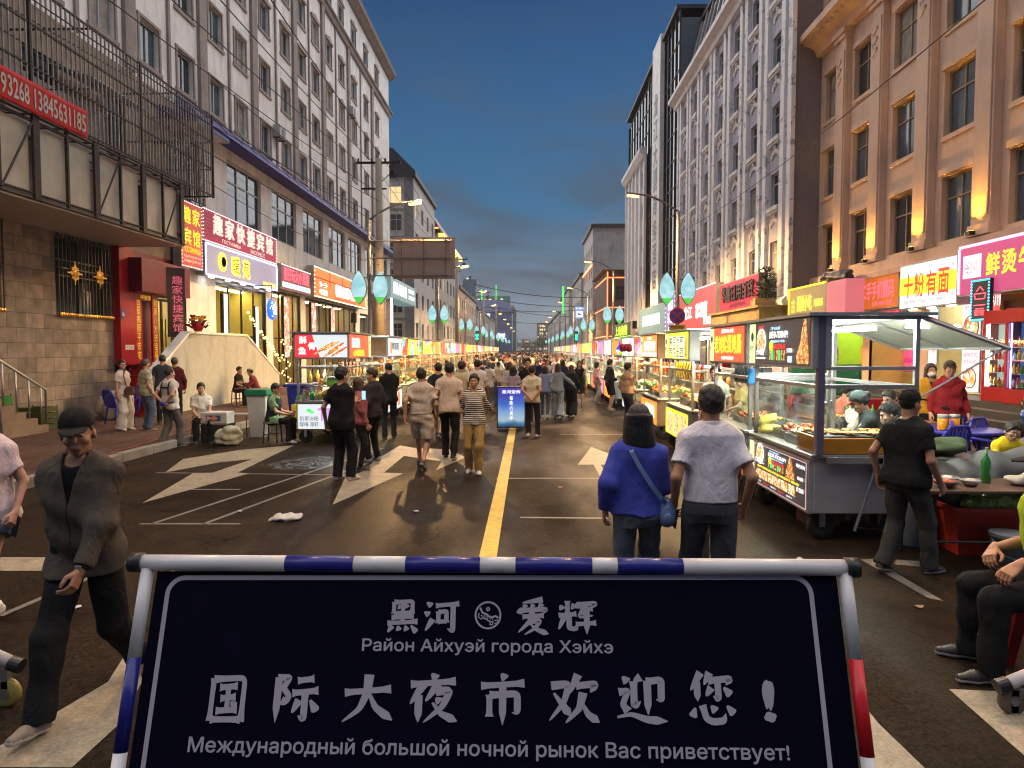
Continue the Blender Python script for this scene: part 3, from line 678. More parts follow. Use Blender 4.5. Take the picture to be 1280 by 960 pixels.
    if cap:
        f=Field(hc-.26,hc+.28,rh)
        f.ell(hd(0,-.010,.045),(.087,.105,.104),hB,.01); f.cut(hd(0,0,.038),-hB[:,2]+hB[:,1]*.05)
        V,Fc=f.mesh(); co=np_mesh('cap',V*s,Fc,M_CLOTH,root,capc)
        f=Field(hc-.26,hc+.28,rh); f.ell(hd(0,.105,.044),(.070,.092,.009),frame(hB[:,2]+hB[:,1]*.12,hB[:,1]),.01); f.cut(hd(0,.075,0),-hB[:,1]);
        V,Fc=f.mesh(); np_mesh('brim',V*s,Fc,M_CLOTH,co,brimc or capc)
    if eyes and res<.02:
        for sd_ in (-1,1):
            m=MB(); c=np.array(hd(sd_*.031,.0785,.005))
            for r3,cc,mm in (((.0125,.0085,.0052),c,0),((.0056,.0040,.0050),c+hB[:,1]*.0056,1)):
                b_=MB(); b_.ball((0,0,0),r3,10); m.add([(hB@np.array(p)+cc)*s for p in b_.v],b_.f,mm)
            m.build('eye',[M_EYE,M_IRIS],root,True)
        m=MB()
        for sd_ in (-1,1): m.tube([np.array(hd(sd_*.016,.0915,.027))*s,np.array(hd(sd_*.033,.0905,.033))*s,np.array(hd(sd_*.05,.079,.028))*s],[.003*s,.0038*s,.002*s],6)
        m.build('eyebrows',M_IRIS,root,True)
        m=MB(); m.tube([np.array(hd(-.024,.083,-.067))*s,np.array(hd(-.01,.0945,-.066))*s,np.array(hd(.01,.0945,-.066))*s,np.array(hd(.024,.083,-.067))*s],[.002*s,.004*s,.004*s,.002*s],6); m.build('mouth',M_LIP,root,True)
    if mask:
        f=Field(hc-.16,hc+.16,rh); f.ell(hd(0,.045,-.055),(.066,.072,.055),hB,.01); f.cut(hd(0,.03,0),-hB[:,1]); V,Fc=f.mesh(); np_mesh('face_mask',V*s,Fc,M_CLOTH,root,mask)
    info=dict(root=root,wr={k:v*s for k,v in wr.items()},el={k:v*s for k,v in el.items()},hc=hc*s,sh={k:v*s for k,v in sh.items()},hip=hip*s,B=B,hB=hB,s=s,tp=lambda u,v,w_:tp(u,v,w_)*s,an={k:v*s for k,v in an.items()},kn={k:v*s for k,v in kn.items()})
    return info
M_SOLE=mat('shoe_sole',(.45,.43,.4),.7); M_EYE=mat('eye_white',(.6,.58,.55),.25,var=.02); M_IRIS=mat('dark_eye',(.012,.009,.008),.3,var=.05); M_LIP=mat('lip',(.22,.075,.06),.5,var=.1)
# ---------------------------------------------------------------- ground, road, pavements
def ground_mat(name,c1,c2,grain,rough=(.5,.85),brick=None,bump=.5):
    m,n,l,b=nmat(name); t=n.new('ShaderNodeTexCoord'); b.inputs['Specular IOR Level'].default_value=.045
    z=n.new('ShaderNodeTexNoise'); z.inputs['Scale'].default_value=.55; z.inputs['Detail'].default_value=8; z.inputs['Roughness'].default_value=.65; l.new(t.outputs['Object'],z.inputs['Vector'])
    r=n.new('ShaderNodeValToRGB'); r.color_ramp.elements[0].position=.32; r.color_ramp.elements[1].position=.7; r.color_ramp.elements[0].color=c1+(1,); r.color_ramp.elements[1].color=c2+(1,); l.new(z.outputs['Fac'],r.inputs['Fac'])
    g=n.new('ShaderNodeTexVoronoi'); g.inputs['Scale'].default_value=grain; l.new(t.outputs['Object'],g.inputs['Vector'])
    sp=n.new('ShaderNodeSeparateColor'); l.new(g.outputs['Color'],sp.inputs[0])
    mr=n.new('ShaderNodeMapRange'); mr.inputs[3].default_value=.55; mr.inputs[4].default_value=1.5; l.new(sp.outputs[0],mr.inputs[0])
    mx=n.new('ShaderNodeVectorMath'); mx.operation='SCALE'; l.new(r.outputs['Color'],mx.inputs[0]); l.new(mr.outputs[0],mx.inputs['Scale'])
    src=mx.outputs[0]; hsrc=sp.outputs[1]
    if not brick:
        nd=n.new('ShaderNodeTexNoise'); nd.inputs['Scale'].default_value=1.2; nd.inputs['Detail'].default_value=6; l.new(t.outputs['Object'],nd.inputs['Vector']); am=n.new('ShaderNodeVectorMath'); am.operation='MULTIPLY_ADD'; am.inputs[1].default_value=(1.6,1.6,0); l.new(nd.outputs['Color'],am.inputs[0]); l.new(t.outputs['Object'],am.inputs[2])
        ve=n.new('ShaderNodeTexVoronoi'); ve.feature='DISTANCE_TO_EDGE'; ve.inputs['Scale'].default_value=.27; l.new(am.outputs[0],ve.inputs['Vector']); mc=n.new('ShaderNodeMapRange'); mc.inputs[1].default_value=.0; mc.inputs[2].default_value=.008; mc.inputs[3].default_value=.35; mc.inputs[4].default_value=1; l.new(ve.outputs['Distance'],mc.inputs[0])
        np_=n.new('ShaderNodeTexNoise'); np_.inputs['Scale'].default_value=.9; np_.inputs['Detail'].default_value=3; l.new(t.outputs['Object'],np_.inputs['Vector']); mo=n.new('ShaderNodeMapRange'); mo.inputs[1].default_value=.56; mo.inputs[2].default_value=.68; mo.inputs[3].default_value=1; mo.inputs[4].default_value=.6; l.new(np_.outputs['Fac'],mo.inputs[0]); mm_=n.new('ShaderNodeMath'); mm_.operation='MULTIPLY'; l.new(mc.outputs[0],mm_.inputs[0]); l.new(mo.outputs[0],mm_.inputs[1])
        m3=n.new('ShaderNodeVectorMath'); m3.operation='SCALE'; l.new(src,m3.inputs[0]); l.new(mm_.outputs[0],m3.inputs['Scale']); src=m3.outputs[0]
    if brick:
        bt=n.new('ShaderNodeTexBrick'); bt.inputs['Scale'].default_value=brick; bt.inputs['Color1'].default_value=(.8,.8,.8,1); bt.inputs['Color2'].default_value=(1.15,1.1,1.05,1); bt.inputs['Mortar'].default_value=(.4,.4,.4,1); bt.inputs['Mortar Size'].default_value=.015
        l.new(t.outputs['Object'],bt.inputs['Vector']); mm=n.new('ShaderNodeMix'); mm.data_type='RGBA'; mm.blend_type='MULTIPLY'; mm.inputs['Factor'].default_value=1; l.new(src,mm.inputs['A']); l.new(bt.outputs['Color'],mm.inputs['B']); src=mm.outputs['Result']
    l.new(src,b.inputs['Base Color'])
    z2=n.new('ShaderNodeTexNoise'); z2.inputs['Scale'].default_value=.35; z2.inputs['Detail'].default_value=6; mp=n.new('ShaderNodeMapping'); mp.inputs['Scale'].default_value=(1.6,.5,1); l.new(t.outputs['Object'],mp.inputs[0]); l.new(mp.outputs[0],z2.inputs['Vector'])
    rr=n.new('ShaderNodeMapRange'); rr.inputs[1].default_value=.42; rr.inputs[2].default_value=.62; rr.inputs[3].default_value=rough[0]; rr.inputs[4].default_value=rough[1]; l.new(z2.outputs['Fac'],rr.inputs[0]); l.new(rr.outputs[0],b.inputs['Roughness'])
    bp=n.new('ShaderNodeBump'); bp.inputs['Strength'].default_value=bump; bp.inputs['Distance'].default_value=.008; l.new(hsrc,bp.inputs['Height']); l.new(bp.outputs['Normal'],b.inputs['Normal'])
    return m
M_ASPH=ground_mat('asphalt',(.0135,.0088,.0054),(.031,.0205,.013),55,(.42,.85),None,.9)
M_PAVE=ground_mat('paving_bricks',(.075,.045,.035),(.12,.075,.06),30,(.5,.8),2.6)
M_EARTH=ground_mat('far_ground',(.05,.05,.045),(.08,.075,.07),8)
def sheet(name,x0,y0,x1,y1,z,m,label=None,nx=1,ny=1):
    o=mesh_obj(name,[(x0,y0,z),(x1,y0,z),(x1,y1,z),(x0,y1,z)],[(0,1,2,3)],m); o['kind']='structure'; return o
sheet('ground',-900,-300,900,1500,-.03,M_EARTH)
KL,KR=-7.2,6.6
sheet('road',KL,-40,KR,900,0,M_ASPH)
M_KERB=mat('kerb_stone',(.2,.185,.165),.8,var=.35,scale=2,bump=.4,bscale=30,dirt=.4)
o=MB().box((-40,-40,-.02),(KL-.16,68,.15)).build('pavement',M_PAVE); o['kind']='structure'
o=MB().box((KR+.16,-40,-.02),(40,900,.15)).build('pavement',M_PAVE); o['kind']='structure'
o=MB().box((-40,78,-.02),(KL-.16,900,.15)).build('pavement',M_PAVE); o['kind']='structure'
sheet('side_street',-60,68,KL,78,-.002,M_ASPH)
def kerb(x0,x1,y0,y1):
    m=MB(); y=y0
    while y<y1:
        m.box((x0,y+.006,-.02),(x1,min(y+1.0,y1)-.006,.155+rnd.uniform(-.006,.006))); y+=1.0
    o=m.build('kerb',M_KERB,bevel=.012); o['kind']='structure'
kerb(KL-.16,KL,-10,68); kerb(KR,KR+.16,-10,70); 
# painted markings, worn
def paint(name,c,wear=.52):
    m,n,l,b=nmat(name); b.inputs['Roughness'].default_value=.6; t=n.new('ShaderNodeTexCoord')
    z=n.new('ShaderNodeTexNoise'); z.inputs['Scale'].default_value=5; z.inputs['Detail'].default_value=9; z.inputs['Roughness'].default_value=.75; l.new(t.outputs['Object'],z.inputs['Vector'])
    r=n.new('ShaderNodeValToRGB'); r.color_ramp.elements[0].position=wear-.12; r.color_ramp.elements[1].position=wear+.10; r.color_ramp.elements[0].color=c+(1,); r.color_ramp.elements[1].color=tuple(x*.55+.02 for x in c)+(1,)
    l.new(z.outputs['Fac'],r.inputs['Fac']); 
    g=n.new('ShaderNodeTexVoronoi'); g.inputs['Scale'].default_value=62; l.new(t.outputs['Object'],g.inputs['Vector']); sp=n.new('ShaderNodeSeparateColor'); l.new(g.outputs['Color'],sp.inputs[0])
    mr=n.new('ShaderNodeMapRange'); mr.inputs[3].default_value=.8; mr.inputs[4].default_value=1.15; l.new(sp.outputs[0],mr.inputs[0]); mx=n.new('ShaderNodeVectorMath'); mx.operation='SCALE'; l.new(r.outputs['Color'],mx.inputs[0]); l.new(mr.outputs[0],mx.inputs['Scale'])
    l.new(mx.outputs[0],b.inputs['Base Color'])
    bp=n.new('ShaderNodeBump'); bp.inputs['Strength'].default_value=.3; bp.inputs['Distance'].default_value=.006; l.new(sp.outputs[1],bp.inputs['Height']); l.new(bp.outputs['Normal'],b.inputs['Normal']); return m
M_WP=paint('white_road_paint',(.30,.25,.175)); M_YP=paint('yellow_road_paint',(.62,.40,.02),.56); M_WORN=paint('worn_paint',(.16,.14,.12),.5)
def marking(pts,m,z=.004,name='road_marking'):
    v=[gnd(px,py) for px,py in pts]; o=mesh_obj(name,[(p.x,p.y,z) for p in v],[tuple(range(len(v)))],m); o['kind']='structure'
    if o.data.polygons[0].normal.z<0: o.data.flip_normals()
sheet('road_marking',-.47,.5,-.30,140,.004,M_YP)
marking([(178,629),(241,592),(266,591),(316,574),(275,578),(206,591),(229,574),(298,563),(340,559),(367,557),(297,591),(312,592)],M_WP)
marking([(416,631),(430,600),(452,590),(470,575),(500,557),(517,560),(562,562),(582,572),(545,588),(552,577),(505,570),(480,591),(504,592)],M_WP)
marking([(722,581),(739,559),(772,571),(768,581),(751,581),(764,606),(760,615),(742,581)],M_WP)
marking([(0,933),(135,853),(168,800),(178,852),(150,905),(90,960),(0,960)],M_WP)
marking([(0,697),(60,697),(58,714),(0,714)],M_WP); marking([(1078,880),(1098,905),(1160,965),(1085,965)],M_WP)
marking([(1186,862),(1300,867),(1300,950),(1280,945)],M_WP)
marking([(1076,700),(1090,699),(1180,752),(1160,748)],M_WORN); marking([(1120,700),(1168,703),(1164,710),(1118,706)],M_WORN)
for a,b in (((0,770),(165,700)),((190,655),(480,560)),((255,655),(470,575)),((620,598),(800,598)),((650,647),(760,648)),((195,591),(440,594)),((175,655),(300,655)),((700,543),(800,543)),((240,612),(300,612))):
    a1,b1=gnd(*a),gnd(*b); d=(b1-a1).normalized(); q=Vector((-d.y,d.x,0))*.03
    o=mesh_obj('road_marking',[a1-q+Vector((0,0,.003)),b1-q+Vector((0,0,.003)),b1+q+Vector((0,0,.003)),a1+q+Vector((0,0,.003))],[(0,1,2,3)],M_WORN); o['kind']='structure'
# ---------------------------------------------------------------- building kit (local: x along the facade, -y outwards, z up)
M_GLASSW=mat('window_glass',(.02,.03,.045),.06,var=.3,scale=.8,spec=.9)
M_GLASSL=mat('window_glass_lit',(.2,.14,.06),.2,emis=(1,.72,.35),es=.35,var=.4,scale=1.2)
M_GLASSB=mat('window_glass_reflect_tint',(.06,.10,.14),.08,var=.5,scale=.5,spec=.9); M_CURT=mat('window_curtain',(.3,.28,.25),.9,var=.4,scale=3)  # pale panes: bluish reflection put into the glass colour
M_FRW=mat('white_window_frame',(.42,.41,.39),.45,var=.12); M_FRD=mat('dark_window_frame',(.045,.035,.03),.45); M_FRT=mat('tan_window_frame',(.30,.22,.13),.5)
_WIN={}
_TR={}
def trim(key,name,m,build):
    if key not in _TR: b=MB(); build(b); _TR[key]=b.build(name,m); return _TR[key]
    o=_TR[key].copy(); COL.objects.link(o); return o
def window(parent,x,z,w,h,y=.14,frame=None,mull=(1,),trans=(.68,),fw=.05,pane=None,trims=()):
    """window > frame mesh with pane child; x,z centre-bottom"""
    frame=frame or M_FRW; pane=pane or M_GLASSW
    k=(round(w,2),round(h,2),frame.name,pane.name,mull,trans,fw)
    if k not in _WIN:
        m=MB(); d=.06
        m.box((-w/2,-d/2,0),(-w/2+fw,d/2,h)).box((w/2-fw,-d/2,0),(w/2,d/2,h)).box((-w/2+fw,-d/2,0),(w/2-fw,d/2,fw)).box((-w/2+fw,-d/2,h-fw),(w/2-fw,d/2,h))
        nm=mull[0]
        for i in range(nm): xx=-w/2+w*(i+1)/(nm+1); m.box((xx-fw*.4,-d/2+.004,fw),(xx+fw*.4,d/2-.004,h-fw))
        for t in trans: m.box((-w/2+fw,-d/2+.008,h*t-fw*.4),(w/2-fw,d/2-.008,h*t+fw*.4))
        p=MB(); n=nm+1
        for i in range(n):
            a=-w/2+w*i/n+.01; b=-w/2+w*(i+1)/n-.01; t_=rnd.uniform(-.006,.006); p.quad((a,.012+t_,.01),(b,.012-t_,.01),(b,.012-t_,h-.01),(a,.012+t_,h-.01))
        _WIN[k]=(m.build('window',frame),p.build('pane',pane)); f,q=_WIN[k]; q.parent=f; f.parent=parent; f.location=(x,y,z)
    else:
        f0,q0=_WIN[k]; f=f0.copy(); COL.objects.link(f); f.parent=parent; f.location=(x,y,z); q=q0.copy(); COL.objects.link(q); q.parent=f
    for t_ in trims: o=trim(*t_); o.parent=f; o.location=(0,-y,0)
    return f
def wall(parent,x0,x1,z0,z1,ops,m,y=0,rec=.16,name='wall',thick=0):
    """front wall with real openings (x0,x1,z0,z1 each) and their reveals"""
    b=MB(); xs=sorted({x0,x1}|{q for o in ops for q in o[:2] if x0<q<x1}); zs=sorted({z0,z1}|{q for o in ops for q in o[2:4] if z0<q<z1})
    for i in range(len(xs)-1):
        zc=None; run=None
        for j in range(len(zs)-1):
            cx=(xs[i]+xs[i+1])/2; cz=(zs[j]+zs[j+1])/2
            hole=any(o[0]<cx<o[1] and o[2]<cz<o[3] for o in ops)
            if not hole: b.quad((xs[i],y,zs[j]),(xs[i+1],y,zs[j]),(xs[i+1],y,zs[j+1]),(xs[i],y,zs[j+1]))
    for o in ops:
        a,c,e,f=max(o[0],x0),min(o[1],x1),max(o[2],z0),min(o[3],z1); r=y+rec
        b.quad((a,y,e),(a,r,e),(c,r,e),(c,y,e)).quad((a,y,f),(c,y,f),(c,r,f),(a,r,f)).quad((a,y,e),(a,y,f),(a,r,f),(a,r,e)).quad((c,y,e),(c,r,e),(c,r,f),(c,y,f))
        if len(o)<5: b.quad((a,r,e),(c,r,e),(c,r,f),(a,r,f))
    return b.build(name,m,parent)
def shell(parent,x0,x1,z0,z1,d,m,name='side_wall',front=False):
    """ends and back of a block"""
    b=MB(); b.quad((x0,0,z0),(x0,0,z1),(x0,d,z1),(x0,d,z0)).quad((x1,0,z0),(x1,d,z0),(x1,d,z1),(x1,0,z1)).quad((x0,d,z0),(x0,d,z1),(x1,d,z1),(x1,d,z0))
    if front: b.quad((x0,0,z0),(x1,0,z0),(x1,0,z1),(x0,0,z1))
    return b.build(name,m,parent)
def slab(parent,name,x0,x1,y0,y1,z0,z1,m,bevel=0): return MB().box((x0,y0,z0),(x1,y1,z1)).build(name,m,parent,bevel=bevel)
def cornice(parent,x0,x1,z,prof,m,name='cornice'):
    """moulding: prof = (outward,height) points, extruded along x"""
    pts=[(x0,-a,z+b) for a,b in prof]; return MB().prism(pts,(x1-x0,0,0)).build(name,m,parent)
def sgn(c): return c
M_WHT=mat('white_render',(.80,.78,.76),.8,var=.14,scale=1.5,bump=.12,dirt=.35); M_GRYB=mat('grey_brown_trim',(.30,.25,.23),.8,var=.2,dirt=.3)
M_LGREY=mat('light_grey_render',(.46,.45,.45),.85,var=.15,scale=1.2,dirt=.35); M_DARKR=mat('dark_roof',(.03,.032,.038),.6); M_BLUEE=mat('blue_eave_sheet',(.018,.02,.22),.4,var=.25)
M_BEIGE=mat('beige_stone_render',(.66,.46,.34),.75,var=.12,scale=.9,bump=.12,dirt=.25); M_STEEL=mat('brushed_steel',(.45,.45,.46),.32,.85,var=.15,scale=3); M_GALV=mat('galvanised_steel',(.35,.36,.37),.45,.6,var=.2)
M_DKST=mat('dark_rusty_steel',(.035,.026,.022),.6,.3,var=.4,scale=8); M_BLACK=mat('black_plastic',(.012,.012,.013),.4)
# ================= white apartment house on the west side
LB=thing('apartment_building','white rendered apartment block with blue sheet eave and small paired windows','building',(-12,8,0),R(90))
WX=[14.8,17.2,19.6,22,24.3,26.7,29,31.7,34.4,36.9,39.3,42,44.8,48,51.5,55.2]
ops=[];rows=[10.97,13.7,16.4,19.1,22.75]
for y in WX:
    for z in rows: ops.append((y-8-.56,y-8+.56,z,z+(1.32 if z<22 else 1.25)))
wall(LB,0,52,10.35,25.4,ops,M_WHT,name='wall',rec=.2)
big=[(27.5,31.0),(32.3,35.7),(36.8,40.4),(41.5,45.2),(46.1,49.6),(50.9,54.6),(55.8,58.8)]
shops=[(26.3,31.4,.15,4.6),(32.2,36.2,.15,4.8),(37,47.8,.15,4.8),(49,59,.15,4.6)]
wall(LB,16,52,.1,10.35,[(a-8,b-8,7.2,9.6) for a,b in big]+[(a-8,b-8,z0,z1,1) for a,b,z0,z1 in shops]+[(24.1-8,24.6-8,.1,.12)][:0],M_WHT,name='lower_wall',rec=.2)
shell(LB,0,52,.1,25.4,12,M_LGREY)
def lbs_low(m): m.box((-.72,-.06,-.14),(.72,0,-.02)).box((-.66,-.045,-.02),(-.56,0,1.33)).box((.56,-.045,-.02),(.66,0,1.33)).box((-.68,-.05,1.33),(.68,0,1.42))
def lbs_top(m): m.box((-.72,-.06,-.14),(.72,0,-.02)).box((-.66,-.045,-.02),(-.56,0,1.33)).box((.56,-.045,-.02),(.66,0,1.33)).box((-.74,-.10,1.33),(.74,0,1.47)).prism([(-.7,-.08,1.47),(.7,-.08,1.47),(0,-.08,1.68)],(0,.08,0))
for y in WX:
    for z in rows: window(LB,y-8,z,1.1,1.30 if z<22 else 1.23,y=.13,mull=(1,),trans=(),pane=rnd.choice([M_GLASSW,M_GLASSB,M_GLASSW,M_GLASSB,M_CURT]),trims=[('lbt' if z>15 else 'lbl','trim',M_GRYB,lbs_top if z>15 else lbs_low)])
for a,b in big: window(LB,(a+b)/2-8,7.22,b-a-.04,2.36,y=.13,mull=(2,),trans=(.66,),fw=.08)
for i in range(len(WX)-1):
    c=(WX[i]+WX[i+1])/2-8
    if i%2==0: slab(LB,'pilaster',c-.28,c+.28,-.13,0,10.4,22.0,M_GRYB)
    else: slab(LB,'pilaster',c-.07,c+.07,-.08,0,10.4,22.0,M_GRYB)
cornice(LB,0,52.15,21.9,[(0,0),(.14,0),(.2,.12),(.2,.25),(.34,.32),(.34,.42),(0,.42)],M_GRYB)
cornice(LB,0,52.3,25.1,[(0,0),(.2,.05),(.55,.3),(.6,.3),(.6,.46),(0,.46)],M_GRYB)
slab(LB,'roof',-.2,52.4,-.62,12.2,25.57,25.75,M_DARKR)
m=MB(); m.prism([(15.5,0,10.75),(15.5,-.75,10.05),(15.5,-.78,9.98),(15.5,-.0,10.0)],(36.5,0,0)); m.build('eave',M_BLUEE,LB)
m=MB()
for k in range(26):
    x=17+k*1.35; m.tube([(x,0,10.78),(x+.1,-.4,10.6+rnd.uniform(-.05,.1)),(x+.9,-.78,10.05)],.012,5)
m.build('loose_cable',M_BLACK,LB)
for (y,z,yy) in ((32.9,12.0,0),(46.6,17.6,0)):
    ac=thing('air_conditioner','grey air conditioner unit hung %s'%('below a second row window' if y<40 else 'high near the far corner of white block'),'air conditioner',(-11.98,y,z),R(90),'air conditioners on the white block')
    MB().box((-.4,-.36,0),(.4,-.04,.55)).build('casing',M_LGREY,ac,bevel=.02); MB().lathe([(.2,-.375),(.2,-.36)],(.08,0,.28),18,axis='y').build('fan_grille',M_BLACK,ac); MB().box((-.35,-.34,-.06),(-.3,0,-.02)).box((.3,-.34,-.06),(.35,0,-.02)).build('bracket',M_DKST,ac)
# interiors of the ground floor shops
M_INT=mat('shop_plaster_warm',(.55,.42,.2),.8,var=.12); M_INTY=mat('shop_wall_yellow',(.62,.52,.12),.8,var=.1); M_INTG=mat('shop_wall_lime',(.42,.55,.03),.7,var=.1)
L_WARM=glow('warm_ceiling_lamp',(1,.8,.45),9); L_WHITE=glow('white_tube_lamp',(.92,1,.95),14); L_COOL=glow('cool_ceiling_lamp',(.8,.95,1),7)
def interior(parent,x0,x1,z0,z1,d,m,lamp,n=2):
    b=MB(); y0=.02
    b.quad((x0,y0,z0),(x1,y0,z0),(x1,d,z0),(x0,d,z0)).quad((x0,y0,z1),(x0,d,z1),(x1,d,z1),(x1,y0,z1)).quad((x0,d,z0),(x1,d,z0),(x1,d,z1),(x0,d,z1)).quad((x0,y0,z0),(x0,d,z0),(x0,d,z1),(x0,y0,z1)).quad((x1,y0,z0),(x1,y0,z1),(x1,d,z1),(x1,d,z0))
    b.build('shop_interior',m,parent)
    for i in range(n):
        xx=x0+(x1-x0)*(i+.5)/n; MB().box((xx-.45,d*.35,z1-.06),(xx+.45,d*.35+.25,z1-.015)).build('ceiling_lamp',lamp,parent)
for (a,b,z0,z1),mm,n in zip(shops,(M_INTY,M_INT,M_INT,M_LGREY),(4,3,5,3)): interior(LB,a-8,b-8,z0,z1,2.6,mm,L_WARM,n)
# shop glazing, doors, light boxes in the shop windows
F_RED=food('lit_food_poster',[lin((250,240,230)),lin((215,40,30)),lin((250,120,60)),lin((255,235,220)),lin((120,20,20)),lin((255,250,245))],1.0,6)
M_DOOR=mat('dark_door_frame',(.02,.017,.015),.35); M_GLC=glass('clear_shop_glass',(.9,.95,.95),.08)
def glazed(parent,x0,x1,z0,z1,n,door=None):
    m=MB()
    for i in range(n+1):
        x=x0+(x1-x0)*i/n; m.box((x-.04,.06,z0),(x+.04,.12,z1))
    m.box((x0,.062,z1-.1),(x1,.118,z1)).box((x0,.062,2.5),(x1,.118,2.58)).box((x0,.062,z0),(x1,.118,z0+.1)); s=m.build('shopfront',M_DOOR,parent)
    MB().quad((x0,.09,z0),(x1,.09,z0),(x1,.09,z1),(x0,.09,z1)).build('pane',M_GLC,s)
glazed(LB,18.3,23.4,.15,4.6,4); glazed(LB,24.2,28.2,.15,4.8,4); glazed(LB,29,39.8,.15,4.8,8); glazed(LB,41,51,.15,4.6,6)
def posterbox(name,label,x,z,w,h,m,group=None,parentxy=(-12,8,90),txt=None,txtm=None):
    X,Y,a=parentxy; q=Matrix.Rotation(R(a),3,'Z')@Vector((x,-.02,0))
    t=thing(name,label,'light box',(X+q.x,Y+q.y,z),R(a),group); MB().box((-w/2,-.14,0),(w/2,0,h)).build('case',M_DOOR,t,bevel=.01)
    MB().quad((-w/2+.03,-.146,.03),(w/2-.03,-.146,.03),(w/2-.03,-.146,h-.03),(-w/2+.03,-.146,h-.03)).build('face',m,t)
    if txt: lettering(txt,(0,-.147,h*.5),(1,0,0),(0,0,1),w*.5,h*.9,txtm,t,vertical=True,lift=.004)
    return t
G_WHITE=glow('white_sign_light',(.9,.95,1),1.15); G_PINK=glow('pink_red_neon',(1,.08,.12),1.5); G_RED=glow('red_sign_light',(.78,.03,.03),.95); G_GOLD=glow('gold_neon',(1,.68,.06),1.5); G_YEL=glow('yellow_sign_light',(1,.83,.03),1.1); G_LIME=glow('lime_sign_light',(.8,.95,.35),1.0)
G_BLUEW=glow('blue_white_led',(.45,.55,1),1.8); G_ORG=glow('orange_sign_light',(.95,.20,.02),1.0); G_GREEN=glow('green_neon',(.05,.9,.12),1.3); G_TEAL=glow('teal_light',(.05,.85,.7),1.2)
posterbox('light_box','narrow white light box with red writing beside the grey glass door',18.8,1.6,.38,2.6,G_WHITE,txt='火锅小酒馆',txtm=G_PINK)
posterbox('light_box','slim white light box at the glass door of the gold logo shop',21.9,1.5,.35,2.4,G_WHITE,txt='欢迎光临',txtm=G_GREEN)
posterbox('light_box','white and red food picture light box under pink hotpot sign',25.6,1.6,.75,3.0,F_RED,'lit food pictures under the orange sign')
posterbox('light_box','tall red food picture light box beside black door',29.9,1.6,.85,3.0,F_RED,'lit food pictures under the orange sign')
posterbox('light_box','bright orange food picture light box near the curtained door',33.6,1.6,.8,2.9,F_RED,'lit food pictures under the orange sign')
# ================= older house with stone ground floor, steel cage and awning (west side, near)
def stone_mat():
    m,n,l,b=nmat('stone_blocks'); t=n.new('ShaderNodeTexCoord'); mp=n.new('ShaderNodeMapping'); mp.inputs['Rotation'].default_value=(R(90),0,0); l.new(t.outputs['Object'],mp.inputs[0])
    bt=n.new('ShaderNodeTexBrick'); bt.inputs['Scale'].default_value=1; bt.inputs['Brick Width'].default_value=.62; bt.inputs['Row Height'].default_value=.36; bt.inputs['Mortar Size'].default_value=.006; bt.inputs['Color1'].default_value=(.17,.14,.125,1); bt.inputs['Color2'].default_value=(.29,.24,.21,1); bt.inputs['Mortar'].default_value=(.05,.04,.035,1); bt.inputs['Bias'].default_value=-.1
    l.new(mp.outputs[0],bt.inputs['Vector']); z=n.new('ShaderNodeTexNoise'); z.inputs['Scale'].default_value=3; z.inputs['Detail'].default_value=9; l.new(t.outputs['Object'],z.inputs['Vector'])
    mr=n.new('ShaderNodeMapRange'); mr.inputs[1].default_value=.3; mr.inputs[2].default_value=.7; mr.inputs[3].default_value=.6; mr.inputs[4].default_value=1.25; l.new(z.outputs['Fac'],mr.inputs[0])
    mx=n.new('ShaderNodeVectorMath'); mx.operation='SCALE'; l.new(bt.outputs['Color'],mx.inputs[0]); l.new(mr.outputs[0],mx.inputs['Scale']); l.new(mx.outputs[0],b.inputs['Base Color']); b.inputs['Roughness'].default_value=.7
    bp=n.new('ShaderNodeBump'); bp.inputs['Strength'].default_value=.6; bp.inputs['Distance'].default_value=.02; bp.invert=True; l.new(bt.outputs['Fac'],bp.inputs['Height']); l.new(bp.outputs['Normal'],b.inputs['Normal']); return m
M_STONE=stone_mat(); M_BOARD=mat('weathered_boarding',(.26,.19,.14),.85,var=.3,scale=2,dirt=.4); M_REDP=mat('red_painted_panel',(.36,.008,.02),.35,var=.15); M_MAROON=mat('maroon_panel',(.16,.006,.03),.45,var=.12)
OH=thing('stone_fronted_house','older house with grey stone block ground floor and boarded brown upper front','building',(-12,6,0),R(90))
g1=(11.3,13.6); g0=(7.6,9.5)
wall(OH,0,13.7,.1,5.0,[(g1[0],g1[1],2.9,5.0-.02),(g0[0],g0[1],2.9,4.98)],M_STONE,name='stone_wall',rec=.3)
wall(OH,0,18.2,5.0,10.35,[(x,x+1.2,7.6,9.3) for x in (4.2,7.4,10.4,13.4)],M_BOARD,name='upper_wall',rec=.15,y=-.004)
for x in (4.2,7.4,10.4,13.4): window(OH,x+.6,7.62,1.16,1.66,y=.08,frame=M_FRD,mull=(1,),trans=(.7,))
